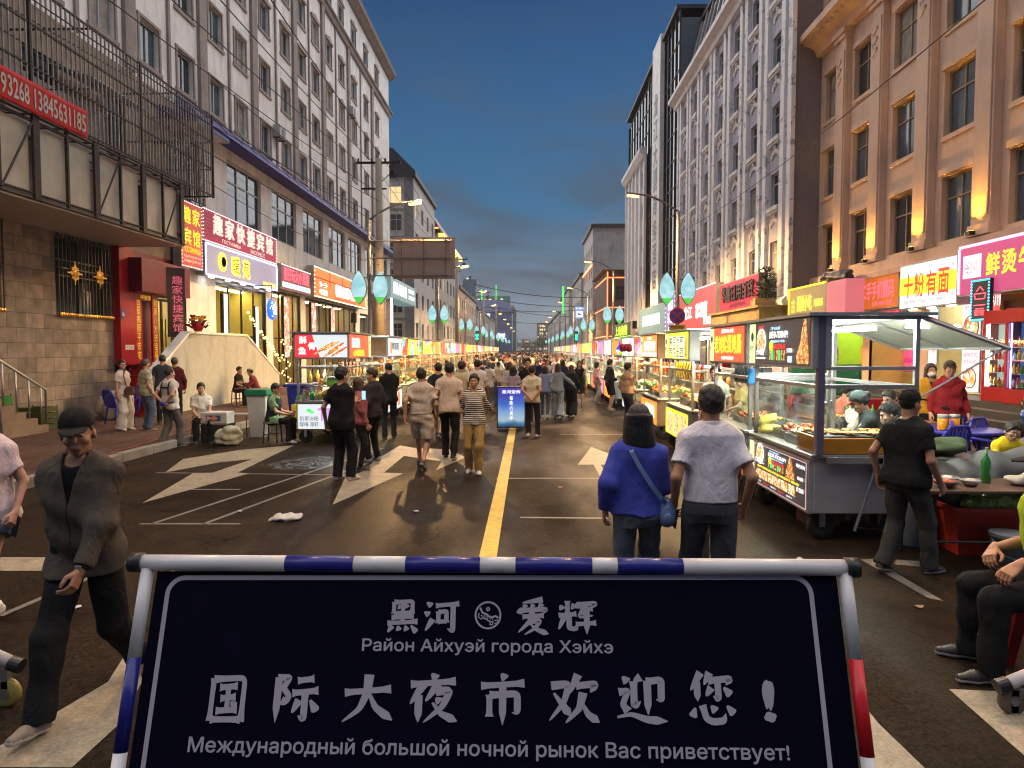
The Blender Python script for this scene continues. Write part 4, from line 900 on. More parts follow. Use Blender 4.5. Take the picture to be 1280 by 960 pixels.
# grilles of the stone ground floor windows
M_GOLDM=mat('gilt_ironwork',(.45,.27,.06),.35,.9,var=.3)
for a,b in (g1,g0):
    window(OH,(a+b)/2,2.92,b-a-.06,2.04,y=.2,frame=M_FRD,mull=(1,),trans=(.7,))
    m=MB(); n=15
    for i in range(n+1): x=a+.03+(b-a-.06)*i/n; m.box((x-.012,-.09,2.86),(x+.012,-.066,4.97))
    for z in (2.9,3.9,4.1,4.85): m.box((a,-.085,z-.015),(b,-.071,z+.015))
    gr=m.build('window_grille',M_BLACK,OH)
    m=MB()
    for cx in (a+.62,b-.62):
        for k in range(8):
            t=k*math.pi/4; m.box((cx+math.cos(t)*.13-.045,-.115,4.0+math.sin(t)*.16-.045),(cx+math.cos(t)*.13+.045,-.095,4.0+math.sin(t)*.16+.045))
        m.ball((cx,-.1,4.0),(.09,.03,.12),8); m.box((cx-.02,-.112,3.7),(cx+.02,-.098,4.32)); m.box((cx-.3,-.112,3.98),(cx+.3,-.098,4.02))
    m.build('gilt_ornament',M_GOLDM,gr); m=MB(); 
    for i in range(24): x=a+.05+(b-a-.1)*i/23; m.ball((x,-.09,2.9),(.05,.04,.06),6)
    m.build('gilt_border',M_GOLDM,gr)
# awning: steel trusses with perforated white sheets and white soffit
def perf():
    m,n,l,b=nmat('perforated_sheet'); t=n.new('ShaderNodeTexCoord'); v=n.new('ShaderNodeTexVoronoi'); v.inputs['Scale'].default_value=9; v.inputs['Randomness'].default_value=.15; l.new(t.outputs['Object'],v.inputs['Vector'])
    r=n.new('ShaderNodeValToRGB'); r.color_ramp.interpolation='CONSTANT'; r.color_ramp.elements[0].color=(.015,.012,.01,1); r.color_ramp.elements[1].position=.22; r.color_ramp.elements[1].color=(.5,.46,.38,1); l.new(v.outputs['Distance'],r.inputs['Fac'])
    z=n.new('ShaderNodeTexNoise'); z.inputs['Scale'].default_value=2; z.inputs['Detail'].default_value=8; l.new(t.outputs['Object'],z.inputs['Vector']); mr=n.new('ShaderNodeMapRange'); mr.inputs[3].default_value=.45; mr.inputs[4].default_value=1.2; l.new(z.outputs['Fac'],mr.inputs[0])
    mx=n.new('ShaderNodeVectorMath'); mx.operation='SCALE'; l.new(r.outputs['Color'],mx.inputs[0]); l.new(mr.outputs[0],mx.inputs['Scale']); l.new(mx.outputs[0],b.inputs['Base Color']); b.inputs['Roughness'].default_value=.6; return m
M_PERF=perf(); M_SOFF=mat('white_soffit_panel',(.5,.47,.43),.5,var=.1,dirt=.15)
AW=thing('steel_awning','rusty steel framed awning with perforated white sheets above the stone wall','awning',(-12,6,0),R(90))
MB().box((0,-1.98,4.99),(14.0,-.005,5.03)).build('soffit',M_SOFF,AW)
m=MB()
for k in range(7): m.box((.2+k*1.95,-1.93,5.2),(.2+k*1.95+1.8,-1.915,6.55))
m.build('sheet_panel',M_PERF,AW)
m=MB()
for z in (5.05,5.16,6.6,6.72,6.8): m.tube([(0,-2.0,z),(14,-2.0,z)],.028,6)
for z in (5.06,6.74): m.tube([(0,-1.75,z),(14,-1.75,z)],.025,6)
for k in range(15):
    x=.1+k*.98; m.box((x-.03,-2.03,5.04),(x+.03,-1.97,6.8)); 
    if k%2==0: m.box((x-.09,-2.05,5.04),(x+.09,-1.99,6.74))
    if k%3==1: m.tube([(x,-2.04,5.1),(x+.9,-2.04,6.6)],.022,5)
    m.tube([(x,-2.0,6.75),(x,0,6.9)],.02,5)
for z in (5.06,6.74): m.tube([(14,-2.0,z),(14,0,z)],.03,6)
m.tube([(14,-2.0,5.05),(14,-1.0,6.7)],.025,6); m.box((13.94,-1.99,5.05),(14,-1.9,6.75)); m.box((13.94,-.8,5.05),(14,-.7,6.75))
m.build('truss',M_DKST,AW)
CG=thing('balcony_cage','tall weathered balcony cage of thin grey steel bars above the awning','balcony cage',(-12,6,0),R(90))
M_BARS=mat('weathered_bars',(.34,.30,.27),.7,.2,var=.4); m=MB()
for k in range(104):
    x=.0+k*.155
    if x<16.1: m.box((x-.016,-1.93,6.85),(x+.016,-1.90,9.42))
for k in range(12): m.box((16.08,-1.9+k*.16,6.85),(16.11,-1.87+k*.16,9.42))
m.build('bars',M_BARS,CG); m=MB()
for z in (6.9,7.75,8.6,9.4): m.box((0,-1.935,z-.02),(16.12,-1.895,z+.02)); m.box((16.08,-1.9,z-.02),(16.12,0,z+.02))
for x in (.2,4,8,12,16.08): m.box((x-.03,-1.95,6.85),(x+.03,-1.89,9.45))
for x in (2,6,10,14): m.box((x-.02,-1.9,9.36),(x+.02,0,9.4)); m.box((x-.02,-1.9,8.0),(x+.02,-.0,8.03))
m.build('cage_frame',M_DKST,CG)
# things kept on the cage
MB().prism([(11.2,-1.2,8.75),(13.8,-1.2,8.75),(13.8,-.1,9.1),(11.2,-.1,9.1)],(0,0,.04)).build('cover_sheet',M_LGREY,CG)
MB().box((9,-.6,6.9),(12.6,-.55,8.3)).build('cover_sheet',mat('grey_tarp',(.3,.27,.27),.8,var=.3),CG)
wc=thing('window_cage','barred steel window cage hung beside the second floor corner','window cage',(-12,22.9,0),R(90)); m=MB()
for k in range(11): m.box((k*.155-.012,-.55,7.1),(k*.155+.012,-.52,9.2))
for k in range(4): m.box((-.01,-.5+k*.15,7.1),(.01,-.47+k*.15,9.2)); m.box((1.54,-.5+k*.15,7.1),(1.56,-.47+k*.15,9.2))
for z in (7.1,7.7,8.5,9.2): m.box((-.02,-.56,z-.015),(1.58,-.51,z+.015)); m.box((-.02,-.55,z-.015),(.0,0,z+.015)); m.box((1.56,-.55,z-.015),(1.58,0,z+.015))
m.build('bars',M_DKST,wc); window(wc,.78,7.15,1.4,2.0,y=-.06,frame=M_FRW,mull=(1,),trans=(.7,))
cn=thing('window_canopy','short blue sheet canopy with pale underside over barred window','canopy',(-12,22.4,0),R(90)); MB().prism([(0,0,9.95),(0,-1.3,9.5),(0,-1.3,9.38),(0,0,9.5)],(2.4,0,0)).build('canopy_sheet',M_BLUEE,cn); MB().prism([(.02,-.01,9.49),(.02,-1.28,9.37),(.02,-1.28,9.35),(.02,-.01,9.47)],(2.36,0,0)).build('underside',M_SOFF,cn)
# red cloth banner with telephone numbers
def cloth(w,h,nx,nz,amp,seed):
    r=random.Random(seed); p=[r.uniform(0,6) for _ in range(4)]
    def f(x,z): return amp*(math.sin(x*2.1+p[0])+.5*math.sin(x*5.3+z*3+p[1])+.3*math.sin(z*7+p[2]))
    m=MB(); v=[(x/nx*w,-f(x/nx*w,z/nz*h),z/nz*h) for z in range(nz+1) for x in range(nx+1)]
    fc=[(z*(nx+1)+x,z*(nx+1)+x+1,(z+1)*(nx+1)+x+1,(z+1)*(nx+1)+x) for z in range(nz) for x in range(nx)]
    m.add(v,fc); return m,f
bn=thing('cloth_banner','red cloth banner with white phone numbers tied to steel cage','banner',(-9.9,10.2,6.72),R(90))
m,fn=cloth(5.3,.62,60,8,.012,3); bo=m.build('banner_cloth',mat('red_banner_cloth',(.50,.018,.016),.8,var=.2,bump=.2),bn,True); so=bo.modifiers.new('thickness','SOLIDIFY'); so.thickness=.004
def on_cloth(txt,cx,cz,w,h,m_,par,fn,bold=.02):
    V,F=letter_geo(txt,(cx,0,cz),(1,0,0),(0,0,1),w,h,bold); mesh_obj('lettering',[(p.x,-fn(p.x,p.z)-.012,p.z) for p in V],F,m_,par)
on_cloth('13393268 13845631185',3.78,.31,2.9,.38,mat('banner_white',(.55,.5,.46),.8),bn,fn)
# entrance of the hotel: red portal
PT=thing('red_entrance_portal','red panelled hotel entrance with couplets and a glass door','entrance',(-12,19.7,0),R(90))
M_GOLDT=glow('gold_lettering',(.9,.55,.03),.55); M_BLKT=mat('black_print',(.015,.015,.015),.6); M_WHT2=mat('white_print',(.7,.68,.65),.6,var=.05)
MB().box((0,-.22,1.55),(.72,0,5.0)).build('red_panel',M_REDP,PT,bevel=.01); MB().box((.45,-.62,3.72),(3.35,-.22,4.72)).build('maroon_canopy',M_MAROON,PT,bevel=.01)
MB().box((.75,-.20,1.6),(1.15,-.10,3.7)).build('couplet',M_REDP,PT); lettering('吉星高照平安宅',(.95,-.205,2.65),(1,0,0),(0,0,1),.2,1.9,M_GOLDT,PT,vertical=True,lift=.004)
MB().box((1.62,-.26,1.6),(1.96,-.2,3.7)).build('couplet',M_REDP,PT); lettering('财源八方进宝福',(1.79,-.262,2.65),(1,0,0),(0,0,1),.2,1.9,M_GOLDT,PT,vertical=True,lift=.004)
MB().box((.75,-.21,3.5),(1.98,-.20,3.7)).build('couplet',M_REDP,PT); lettering('平安富',(1.36,-.212,3.6),(1,0,0),(0,0,1),.6,.14,M_GOLDT,PT,lift=.004)
MB().box((.03,-.236,1.0+1.9),(.2,-.225,3.2)).build('number_plate',mat('blue_plate',(.03,.08,.3),.4),PT); lettering('86',(.115,-.237,3.03),(1,0,0),(0,0,1),.1,.12,M_WHT2,PT,lift=.003)
MB().box((.18,-.235,2.0),(.62,-.224,2.14)).build('paper_notice',M_WHT2,PT); lettering('小心台阶',(.4,-.236,2.07),(1,0,0),(0,0,1),.36,.08,mat('red_print',(.4,.02,.02),.6),PT,lift=.003)
wall(PT,.72,4.2,.1,5.0,[(2.0,3.4,1.55,3.7,1)],M_MAROON,name='portal_wall',rec=.1,y=-.002)
m=MB(); m.box((2.0,.02,1.6),(2.08,.07,3.66)).box((2.66,.02,1.6),(2.76,.07,3.66)).box((3.32,.02,1.6),(3.4,.07,3.66)).box((2.08,.021,3.58),(3.32,.069,3.66)).box((2.08,.021,1.6),(3.32,.069,1.68)); dr=m.build('glass_door',M_DOOR,PT); MB().quad((2.0,.045,1.6),(3.4,.045,1.6),(3.4,.045,3.66),(2.0,.045,3.66)).build('pane',M_GLC,dr)
m=MB(); m.tube([(2.6,-.03,2.1),(2.6,-.03,3.0)],.018,6).tube([(2.82,-.03,2.1),(2.82,-.03,3.0)],.018,6); m.build('door_handle',M_BLACK,dr)
interior(PT,1.2,4.1,1.55,3.8,2.4,M_INT,L_WARM,2)
hb=thing('hanging_banner','narrow black vertical banner with dim pink hotel name by the door','banner',(-11.35,21.5,2.4),R(60)); m,fn=cloth(.62,2.2,8,20,.02,5); m.build('banner_cloth',mat('black_banner',(.02,.012,.016),.7),hb,True); lettering('趣家快捷宾馆',(.31,-.05,1.05),(1,0,0),(0,0,1),.36,1.8,glow('dim_pink_lettering',(.8,.12,.2),.5),hb,vertical=True,lift=.01)
# raised landing in front of the shops with its white side wall and red steps
ST=thing('entrance_steps','white walled raised landing with stairs down both ends, below the shops','steps',(-10.3,18.9,.15),R(90))
M_CREAM=mat('cream_render',(.40,.42,.42),.8,var=.12,bump=.1,dirt=.3); M_REDST=mat('red_step_paint',(.4,.01,.01),.5,var=.2)
MB().prism([(0,0,0),(9.4,0,0),(9.4,0,.8),(6.1,0,2.35),(1.85,0,2.35),(0,0,1.25)],(0,.22,0)).build('side_wall',M_CREAM,ST,bevel=.015)
MB().prism([(-.02,-.03,1.24),(1.84,-.03,2.34),(6.11,-.03,2.34),(9.42,-.03,.79),(9.42,-.03,.85),(6.13,-.03,2.41),(1.82,-.03,2.41),(-.02,-.03,1.31)],(0,.28,0)).build('coping',M_WHT,ST)
MB().box((1.9,.22,0),(6.0,1.68,1.4)).build('landing',M_REDST,ST)
m=MB(); m2=MB()
for i in range(8): m.box((1.9-.24*(i+1),.22,0),(1.9-.24*i,1.68,1.4-.165*(i+1)+.0))
for i in range(8): m2.box((6.0+.3*i,.22,0),(6.0+.3*(i+1),1.68,1.4-.165*(i+1)))
m.build('stair_flight',M_REDST,ST); m2.build('stair_flight',M_CREAM,ST)
# stairs with steel handrail near the edge
SR=thing('stone_stairs','brown rendered stairs with a steel handrail against the stone wall','stairs',(-11.9,10.6,.15),R(90)); M_BRST=mat('brown_render',(.22,.155,.11),.85,var=.2,bump=.15,dirt=.3)
m=MB(); 
for i in range(9): x=4.6-.34*(i+1); m.box((x,-1.1,0),(x+.34,.0-.003,.17*(i+1)))
m.box((0,-1.1,0),(1.54,-.003,1.7)); m.build('stair_flight',M_BRST,SR)
m=MB(); P0=(4.6,-1.05,.95);P1=(1.4,-1.05,2.6); m.tube([(4.62,-1.05,.05),P0,P1,(0,-1.05,2.65)],.03,8)
for k in range(9): t=k/8; x=4.45-(4.45-1.5)*t; m.tube([(x,-1.05,.17*int((4.6-x)/.34+1)),(x,-1.05,.95+(4.6-x)*.515)],.018,6)
m.build('handrail',M_STEEL,SR,True)
# flower basket on the white wall
FB=thing('flower_arrangement','yellow and red silk flower arrangement in red wrap on landing wall','flowers',(-10.2,21.1,2.56)); rr=random.Random(4); m=MB(); m.lathe([(.10,0),(.17,.12),(.2,.3),(.06,.32)],(0,0,0),12); m.build('red_wrap',M_REDP,FB,True)
for k in range(9):
    t=k*.7; m=MB(); c=Vector((.17*math.cos(t),.17*math.sin(t),.42+.06*math.sin(k*2.3)))
    for j in range(7): a=j*.9; m.ball(c+Vector((.05*math.cos(a),.05*math.sin(a),.02*math.sin(a*2))),(.045,.045,.025),6)
    m.build('flower',mat('yellow_petal',(.6,.36,.01),.7) if k%3 else M_REDP,FB,True)
m=MB()
for k in range(26): a=rr.uniform(0,6.28); r_=rr.uniform(.15,.34); m.obox((r_*math.cos(a),r_*math.sin(a),rr.uniform(.1,.34)),(.14,.07,.006),(rr.uniform(-1,1),rr.uniform(-1,1),a))
m.build('leaves',mat('dark_red_leaf',(.2,.01,.01),.7),FB)
# ================= signs on the west side
def signbox(name,label,x,ya,yb,z0,z1,depth,side,face,casem=None,cat='sign',east=False,group=None):
    w=abs(yb-ya); t=thing(name,label,cat,(x,ya if not east else yb,z0),R(90) if not east else R(-90),group); h=z1-z0
    MB().box((0,-depth,0),(w,-.003,h)).build('sign_box',casem or M_GALV,t,bevel=.01); MB().quad((.04,-depth-.006,.04),(w-.04,-depth-.006,.04),(w-.04,-depth-.006,h-.04),(.04,-depth-.006,h-.04)).build('face',face,t)
    t['w']=w;t['h']=h;t['d']=depth+.008; return t
def sl(t,s,x,z,w,h,m,bold=.012,vertical=False,thick=0,slant=0): return lettering(s,(x,-t['d'],z),(1,0,0),(0,0,1),w,h,m,t,bold,vertical,lift=.006,thick=thick,slant=slant)
def edge_bulbs(t,m,step=.16,r=.022,inset=.04,sides='tblr'):
    b=MB(); w,h,d=t['w'],t['h'],t['d']; n=max(2,int(w/step)); k=max(2,int(h/step))
    for i in range(n+1):
        x=inset+(w-2*inset)*i/n
        if 't' in sides: b.ball((x,-d-.012,h-inset),r,6)
        if 'b' in sides: b.ball((x,-d-.012,inset),r,6)
    for i in range(1,k):
        z=inset+(h-2*inset)*i/k
        if 'l' in sides: b.ball((inset,-d-.012,z),r,6)
        if 'r' in sides: b.ball((w-inset,-d-.012,z),r,6)
    return b.build('edge_dots',m,t)
def edge_bar(t,m,r=.025,sides='tblr',inset=.03):
    b=MB(); w,h,d=t['w'],t['h'],t['d']
    if 't' in sides: b.box((inset,-d-.03,h-inset-r),(w-inset,-d-.002,h-inset+r))
    if 'b' in sides: b.box((inset,-d-.03,inset-r),(w-inset,-d-.002,inset+r))
    if 'l' in sides: b.box((inset-r,-d-.028,inset+r),(inset+r,-d-.002,h-inset-r))
    if 'r' in sides: b.box((w-inset-r,-d-.028,inset+r),(w-inset+r,-d-.002,h-inset-r))
    return b.build('edge_light',m,t)
D_ORR=glow('dim_orange_red_face',(.50,.06,.03),.42,.8); D_CRIM=glow('dim_crimson_face',(.28,.012,.045),.42,.8); D_GREY=glow('grey_violet_face',(.30,.30,.42),.42,.8); D_DKRED=glow('dark_red_face',(.16,.03,.05),.7,.8); D_GRN=glow('grey_green_face',(.10,.17,.17),.8,.8)
W_BULB=glow('warm_bulb',(1,.75,.4),4); W_BULB2=glow('white_bulb',(.8,.9,1),4); P_BULB=glow('pink_bulb',(1,.6,.6),3); M_LETW=glow('white_channel_letter',(.75,.72,.66),.42,1.0); M_LETWL=glow('white_lit_letter',(1,1,1),1.6); M_YELL=glow('yellow_vinyl_letter',(.95,.78,.02),.8)
t=signbox('hotel_sign','orange red upright panel with yellow hotel name in four characters',-11.9,22.95,24.45,4.8,7.05,.3,0,D_ORR)
for s_,x,z in (('趣',.42,1.78),('家',1.06,1.78),('宾',.42,1.06),('馆',1.06,1.06)): sl(t,s_,x,z,.52,.56,M_YELL,.022)
sl(t,'ГОСТИНИЦА',.75,.6,1.2,.22,M_YELL,.02); sl(t,'круглосуточно',.75,.37,1.15,.1,M_LETW); sl(t,'номера сутки час',.75,.22,1.15,.1,M_LETW); edge_bulbs(t,P_BULB,.12,.014)
t=signbox('hotel_sign','crimson dotted fascia with white six character hotel name',-11.9,24.5,31.7,5.9,7.1,.3,0,D_CRIM)
for i,s_ in enumerate('趣家快捷宾馆'): sl(t,s_,1.15+i*1.02,.72,.74,.72,M_LETW,.022,thick=.05)
sl(t,'ГОСТИНИЦА',2.4,.2,1.7,.16,M_LETW,.016); sl(t,'ЭКСПРЕСС',5.0,.2,1.6,.16,M_LETW,.016); edge_bulbs(t,P_BULB,.13,.016)
b=MB()
for i in range(9):
    for k in range(8): b.ball((.15+i*.1,-t['d']-.004,.12+k*.13),.012,5)
b.build('dot_bulbs',M_BLACK,t)
t=signbox('shop_sign','grey violet light box with gold logo and blue white led rim',-11.9,24.55,31.6,4.68,5.86,.34,0,D_GREY); edge_bar(t,G_BLUEW,.03)
b=MB(); c=(1.35,-t['d']-.03,.62)
for k in range(8): a=k*math.pi/4; b.ball((c[0]+.2*math.cos(a),c[1],c[2]+.2*math.sin(a)),(.1,.02,.1),8)
b.lathe([(.36,-.012),(.36,.012),(.30,.012),(.30,-.012)],c,24,axis='y'); b.build('gold_logo',G_GOLD,t)
M_BRN=mat('dark_brown_letter',(.05,.02,.005),.5)
for s_,x in (('暖',2.6),('苑',3.6)):
    sl(t,s_,x,.6,.74,.72,G_GOLD,.075); o=sl(t,s_,x,.6,.6,.58,M_BRN,.012); o.location.y=-.02
b2=MB(); b2.lathe([(.2,-.006),(.2,.006),(.15,.006),(.15,-.006)],(c[0],c[1]-.045,c[2]),20,axis='y').lathe([(.09,-.006),(.09,.006),(.05,.006),(.05,-.006)],(c[0],c[1]-.045,c[2]),14,axis='y'); b2.build('logo_lines',M_BRN,t)
_=0; sl(t,'NUAN YUAN',6.1,.2,1.4,.2,G_GOLD,.015)
m=MB(); 
for k in range(5): m.box((.6+k*1.4,-.28,-.03),(.85+k*1.4,-.18,-.004))
m.build('downlight',glow('white_spot',(1,1,1),10),t)
t=signbox('shop_sign','small dark sign with pink red neon hotpot characters and pale strip',-11.9,32.2,36.5,4.85,6.05,.34,0,D_DKRED); sl(t,'鹿仔玩火小酒馆',2.15,.78,3.7,.62,G_PINK,.03); MB().box((.1,-t['d']-.02,.12),(4.2,-t['d']-.003,.36)).build('pale_strip',glow('pale_blue_strip',(.5,.8,.95),1.1),t); lettering('Lu zai wan huo xiao jiu guan',(2.1,-t['d']-.021,.24),(1,0,0),(0,0,1),3.4,.13,M_BLKT,t,lift=.004); edge_bulbs(t,P_BULB,.2,.022,sides='t')
t=signbox('shop_sign','large orange lit sign with white restaurant name and bulb rim',-11.9,36.8,48.4,4.85,6.5,.45,0,glow('orange_face',(.85,.13,.015),1.0,.6)); edge_bulbs(t,W_BULB,.22,.03); sl(t,'第一三十',1.7,.75,1.5,.3,M_LETWL,.02); sl(t,'啤酒屋',1.7,.35,1.5,.32,M_LETWL,.02); sl(t,'韩国咖喱·冷面',6.4,.68,4.6,.72,M_LETWL,.035); sl(t,'КОРЕЙСКАЯ КУХНЯ КАРРИ',6.3,.2,5.0,.2,G_RED,.02)
m=MB()
for x in (2.9,5.6,8.5): m.box((x,-t['d']-.012,.75),(x+.07,-t['d']-.002,1.6))
m.box((.1,-t['d']-.011,1.05),(11.5,-t['d']-.002,1.1)); m.build('panel_seam',mat('dull_red_seam',(.3,.02,.01),.5),t)
# canopy sign at the side street corner, with column
CS=thing('corner_canopy','grey green canopy with white lit characters on grey columns at corner','canopy',(-11.7,56.2,0),R(90)); MB().box((0,-.5,6.3),(12.4,1.2,8.0)).build('canopy_box',D_GRN,CS,bevel=.02)
lettering('鹤岗大地烧烤',(4.2,-.51,7.2),(1,0,0),(0,0,1),6.2,1.0,M_LETWL,CS,.03); lettering('营业时间',(9.9,-.51,7.5),(1,0,0),(0,0,1),3,.35,M_LETWL,CS,.02); lettering('二十四小时',(9.9,-.51,6.9),(1,0,0),(0,0,1),3.4,.4,M_LETWL,CS,.02)
M_WOODC=mat('grey_wood_cladding',(.25,.19,.17),.7,var=.25); MB().box((-3.4,-.3,.15),(-1.2,.6,6.3)).build('column',M_WOODC,CS); MB().box((2.0,-.2,.15),(2.8,.6,6.29)).build('column',M_WOODC,CS); MB().box((1.3,-.36,.3),(1.5,-.2,6.28)).build('light_strip',glow('white_led_dots',(.75,.85,1),1.6),CS); MB().box((-.9,-.35,.3),(-.75,-.2,2.6)).build('light_strip',glow('violet_led',(.3,.25,1),1.6),CS)
# globe lamp and fairy lights by the landing
gl=thing('blue_round_sign','round blue dotted lamp sign hung on a bracket under the gold logo','sign',(-10.9,28.9,3.7),R(90)); MB().lathe([(.42,-.06),(.45,0),(.42,.06)],(0,-.1,0),20,axis='y').build('disc',glow('blue_disc',(.02,.12,.9),1.1),gl,True)
b=MB(); 
for k in range(40): a=rnd.uniform(0,6.28); r_=.38*math.sqrt(rnd.random()); b.ball((r_*math.cos(a),-.17,r_*math.sin(a)),.018,5)
b.build('dots',W_BULB2,gl); MB().tube([(0,-.1,.4),(0,-.1,1.0),(0,1.1,1.0)],.02,6).build('bracket',M_DKST,gl)
fl=thing('fairy_lights','string of warm fairy lights along the landing stair edge','fairy lights',(-10.25,24.6,0)); b=MB(); w_=MB(); pts=[]
for k in range(46):
    t_=k/45; p=Vector((.0,.4+t_*3.2,3.35-.0*t_-1.75*t_+.08*math.sin(k*1.1))); pts.append(p); b.ball(p,.03,6)
for k in range(22): p=Vector((.3,3.5+.5*math.sin(k*.9),.6+k*.09)); pts.append(p); b.ball(p,.03,6)
w_.tube(pts,.008,4); w_.build('wire',M_BLACK,fl); b.build('bulbs',glow('fairy_bulb',(1,.7,.15),5),fl)
# ================= further west-side buildings
def block(name,label,x,y0,y1,h,d,m,rows,cols,winw,winh,z0,pitch,rz=90,roof=M_DARKR,lit=.1,endcols=0,roofh=.5,frame=M_FRW,over=.3):
    east=rz==-90; t=thing(name,label,'building',(x,y0 if not east else y1,0),R(rz)); L=y1-y0; ops=[]
    P=[(L*(i+.5)/cols,z0+k*pitch) for i in range(cols) for k in range(rows)]
    wall(t,0,L,.1,h,[(a-winw/2,a+winw/2,z,z+winh) for a,z in P],m,rec=.18)
    shell(t,0,L,.1,h,d,m)
    for a,z in P: window(t,a,z+.01,winw-.02,winh-.02,y=.12,frame=frame,mull=(1,),trans=(),pane=M_GLASSL if rnd.random()<lit else M_GLASSW)
    slab(t,'roof',-over,L+over,-over,d+over,h,h+roofh,roof)
    return t
t=block('grey_building','pale grey building with dark roof and long windows beyond side street',-11.6,70,86,19.4,14,M_LGREY,5,4,1.5,1.6,3.2,3.1)
# windows in its end wall, facing the side street
for k in range(6):
    for xx,wd in ((2.0,1.7),(5.4,1.7)):
        f=window(t,0,0,wd,1.7,frame=M_FRW,mull=(2,),trans=(.65,),pane=M_GLASSL if (k==5 and xx<3) else M_GLASSW); f.rotation_euler=(0,0,R(-90)); f.location=(-.04,xx,3.0+k*2.75)
m=MB()
for k in range(6): m.box((-.06,0,2.3+k*2.75),(0,14,2.5+k*2.75))
for q in (0,): m.box((-.08,-.05,.1),(-.001,.9,19.3))
m.build('band_course',mat('grey_band',(.2,.2,.22),.8),t)
MB().prism([(-.3,-.3,19.9),(16.3,-.3,19.9),(16.3,2,22.2),(-.3,2,22.2)],(0,12,0)).build('mansard',M_DARKR,t)
t=block('cream_building','cream building with dark mansard and gold lit cornice',-11.4,88,112,16.8,14,M_CREAM,4,6,1.6,1.8,3.5,3.2,lit=.25)
MB().box((-.2,-.75,16.2),(24,-.05,16.75)).build('lit_cornice',glow('gold_cornice_light',(1,.55,.08),1.3),t); MB().box((-.24,.0,17.3),(.0,8,17.5)).build('lit_cornice',glow('gold_cornice_light',(1,.55,.08),1.3),t)
MB().prism([(0,-.2,17.3),(0,1.5,20.3),(0,9,20.3),(0,11,17.3)],(24,0,0)).build('mansard',M_MAROON,t)
MB().box((-.06,-.6,2.5),(-.001,8,6)).build('lit_shop_wall',M_CREAM,t)
t=block('tan_building','tan low building with lit shop windows past the gold cornice',-11.3,113,150,12,12,M_BEIGE,3,9,1.6,1.6,3,3,lit=.4)
def towerblk(name,label,x0,x1,y,h,m,d=20,cat='building'):
    t=thing(name,label,cat,((x0+x1)/2,y,0)); w=(x1-x0)/2; MB().box((-w,0,0),(w,d,h)).build('wall',m,t); return t
G_GREEN2=glow('green_dim',(.03,.5,.1),.9)
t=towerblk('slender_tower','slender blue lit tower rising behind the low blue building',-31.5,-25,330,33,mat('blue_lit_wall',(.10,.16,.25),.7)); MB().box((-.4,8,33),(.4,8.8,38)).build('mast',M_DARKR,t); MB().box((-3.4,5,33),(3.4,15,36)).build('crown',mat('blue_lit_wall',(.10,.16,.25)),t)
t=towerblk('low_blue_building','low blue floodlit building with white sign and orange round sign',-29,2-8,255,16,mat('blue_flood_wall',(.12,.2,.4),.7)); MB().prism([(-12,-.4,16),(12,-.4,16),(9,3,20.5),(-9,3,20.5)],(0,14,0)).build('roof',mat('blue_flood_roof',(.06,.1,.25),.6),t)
for a,b in ((-10.6,-10.2),(-4.3,-3.9)): MB().box((a,-.5,1),(b,-.1,13)).build('light_frame',G_WHITE,t)
MB().box((-10.2,-.5,12.6),(-4.3,-.1,13)).build('light_frame',G_WHITE,t); MB().lathe([(1.8,-.3),(1.8,.3)],(-7.7,-.6,10),20,axis='y').lathe([(1.6,-.3),(1.6,.3)],(-7.7,-.6,6.8),20,axis='y').build('round_sign',glow('orange_round',(1,.35,.03),1.1),t)
lettering('商务宾馆',(0,-.1,14.6),(1,0,0),(0,0,1),7,1.6,G_WHITE,t,.02,lift=.2); lettering('服装城',(6.8,-.3,7),(1,0,0),(0,0,1),4.5,2.2,M_LETWL,t,.02,lift=.2)
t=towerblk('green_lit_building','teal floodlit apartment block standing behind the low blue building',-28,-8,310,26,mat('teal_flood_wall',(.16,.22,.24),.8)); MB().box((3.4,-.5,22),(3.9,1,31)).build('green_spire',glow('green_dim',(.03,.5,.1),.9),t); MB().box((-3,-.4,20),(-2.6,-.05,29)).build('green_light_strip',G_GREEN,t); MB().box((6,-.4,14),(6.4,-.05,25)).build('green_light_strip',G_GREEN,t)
m=MB()
for i in range(7):
    for k in range(6): m.box((-10+i*2.6,-.06,5+k*3.6),(-8.8+i*2.6,-.003,6.8+k*3.6))
m.build('window_row',M_GLASSL,t)
t=towerblk('round_corner_building','dim grey building with domed roof at the far crossing',-14,-6,345,22,mat('teal_dim_wall',(.14,.2,.2),.8)); MB().ball((0,8,21.5),(3.9,4,4),16).build('dome',M_DARKR,t,True)

def flood(x,y,z,tx,ty,tz,col,p,ang=110,name='floodlight'):
    l=bpy.data.lights.new(name,'SPOT'); l.energy=p; l.color=col; l.spot_size=R(ang); l.spot_blend=.6; l.shadow_soft_size=.15
    o=bpy.data.objects.new(name,l); COL.objects.link(o); o.location=(x,y,z); o.rotation_euler=(Vector((tx,ty,tz))-Vector((x,y,z))).to_track_quat('-Z','Y').to_euler(); return o
flood(-18,236,3,-18,256,9,(.25,.45,1),1733,150); flood(-15,292,3,-15,311,14,(.1,1,.75),2000,150); flood(-28,318,4,-28,331,24,(.3,.55,1),1466,130)
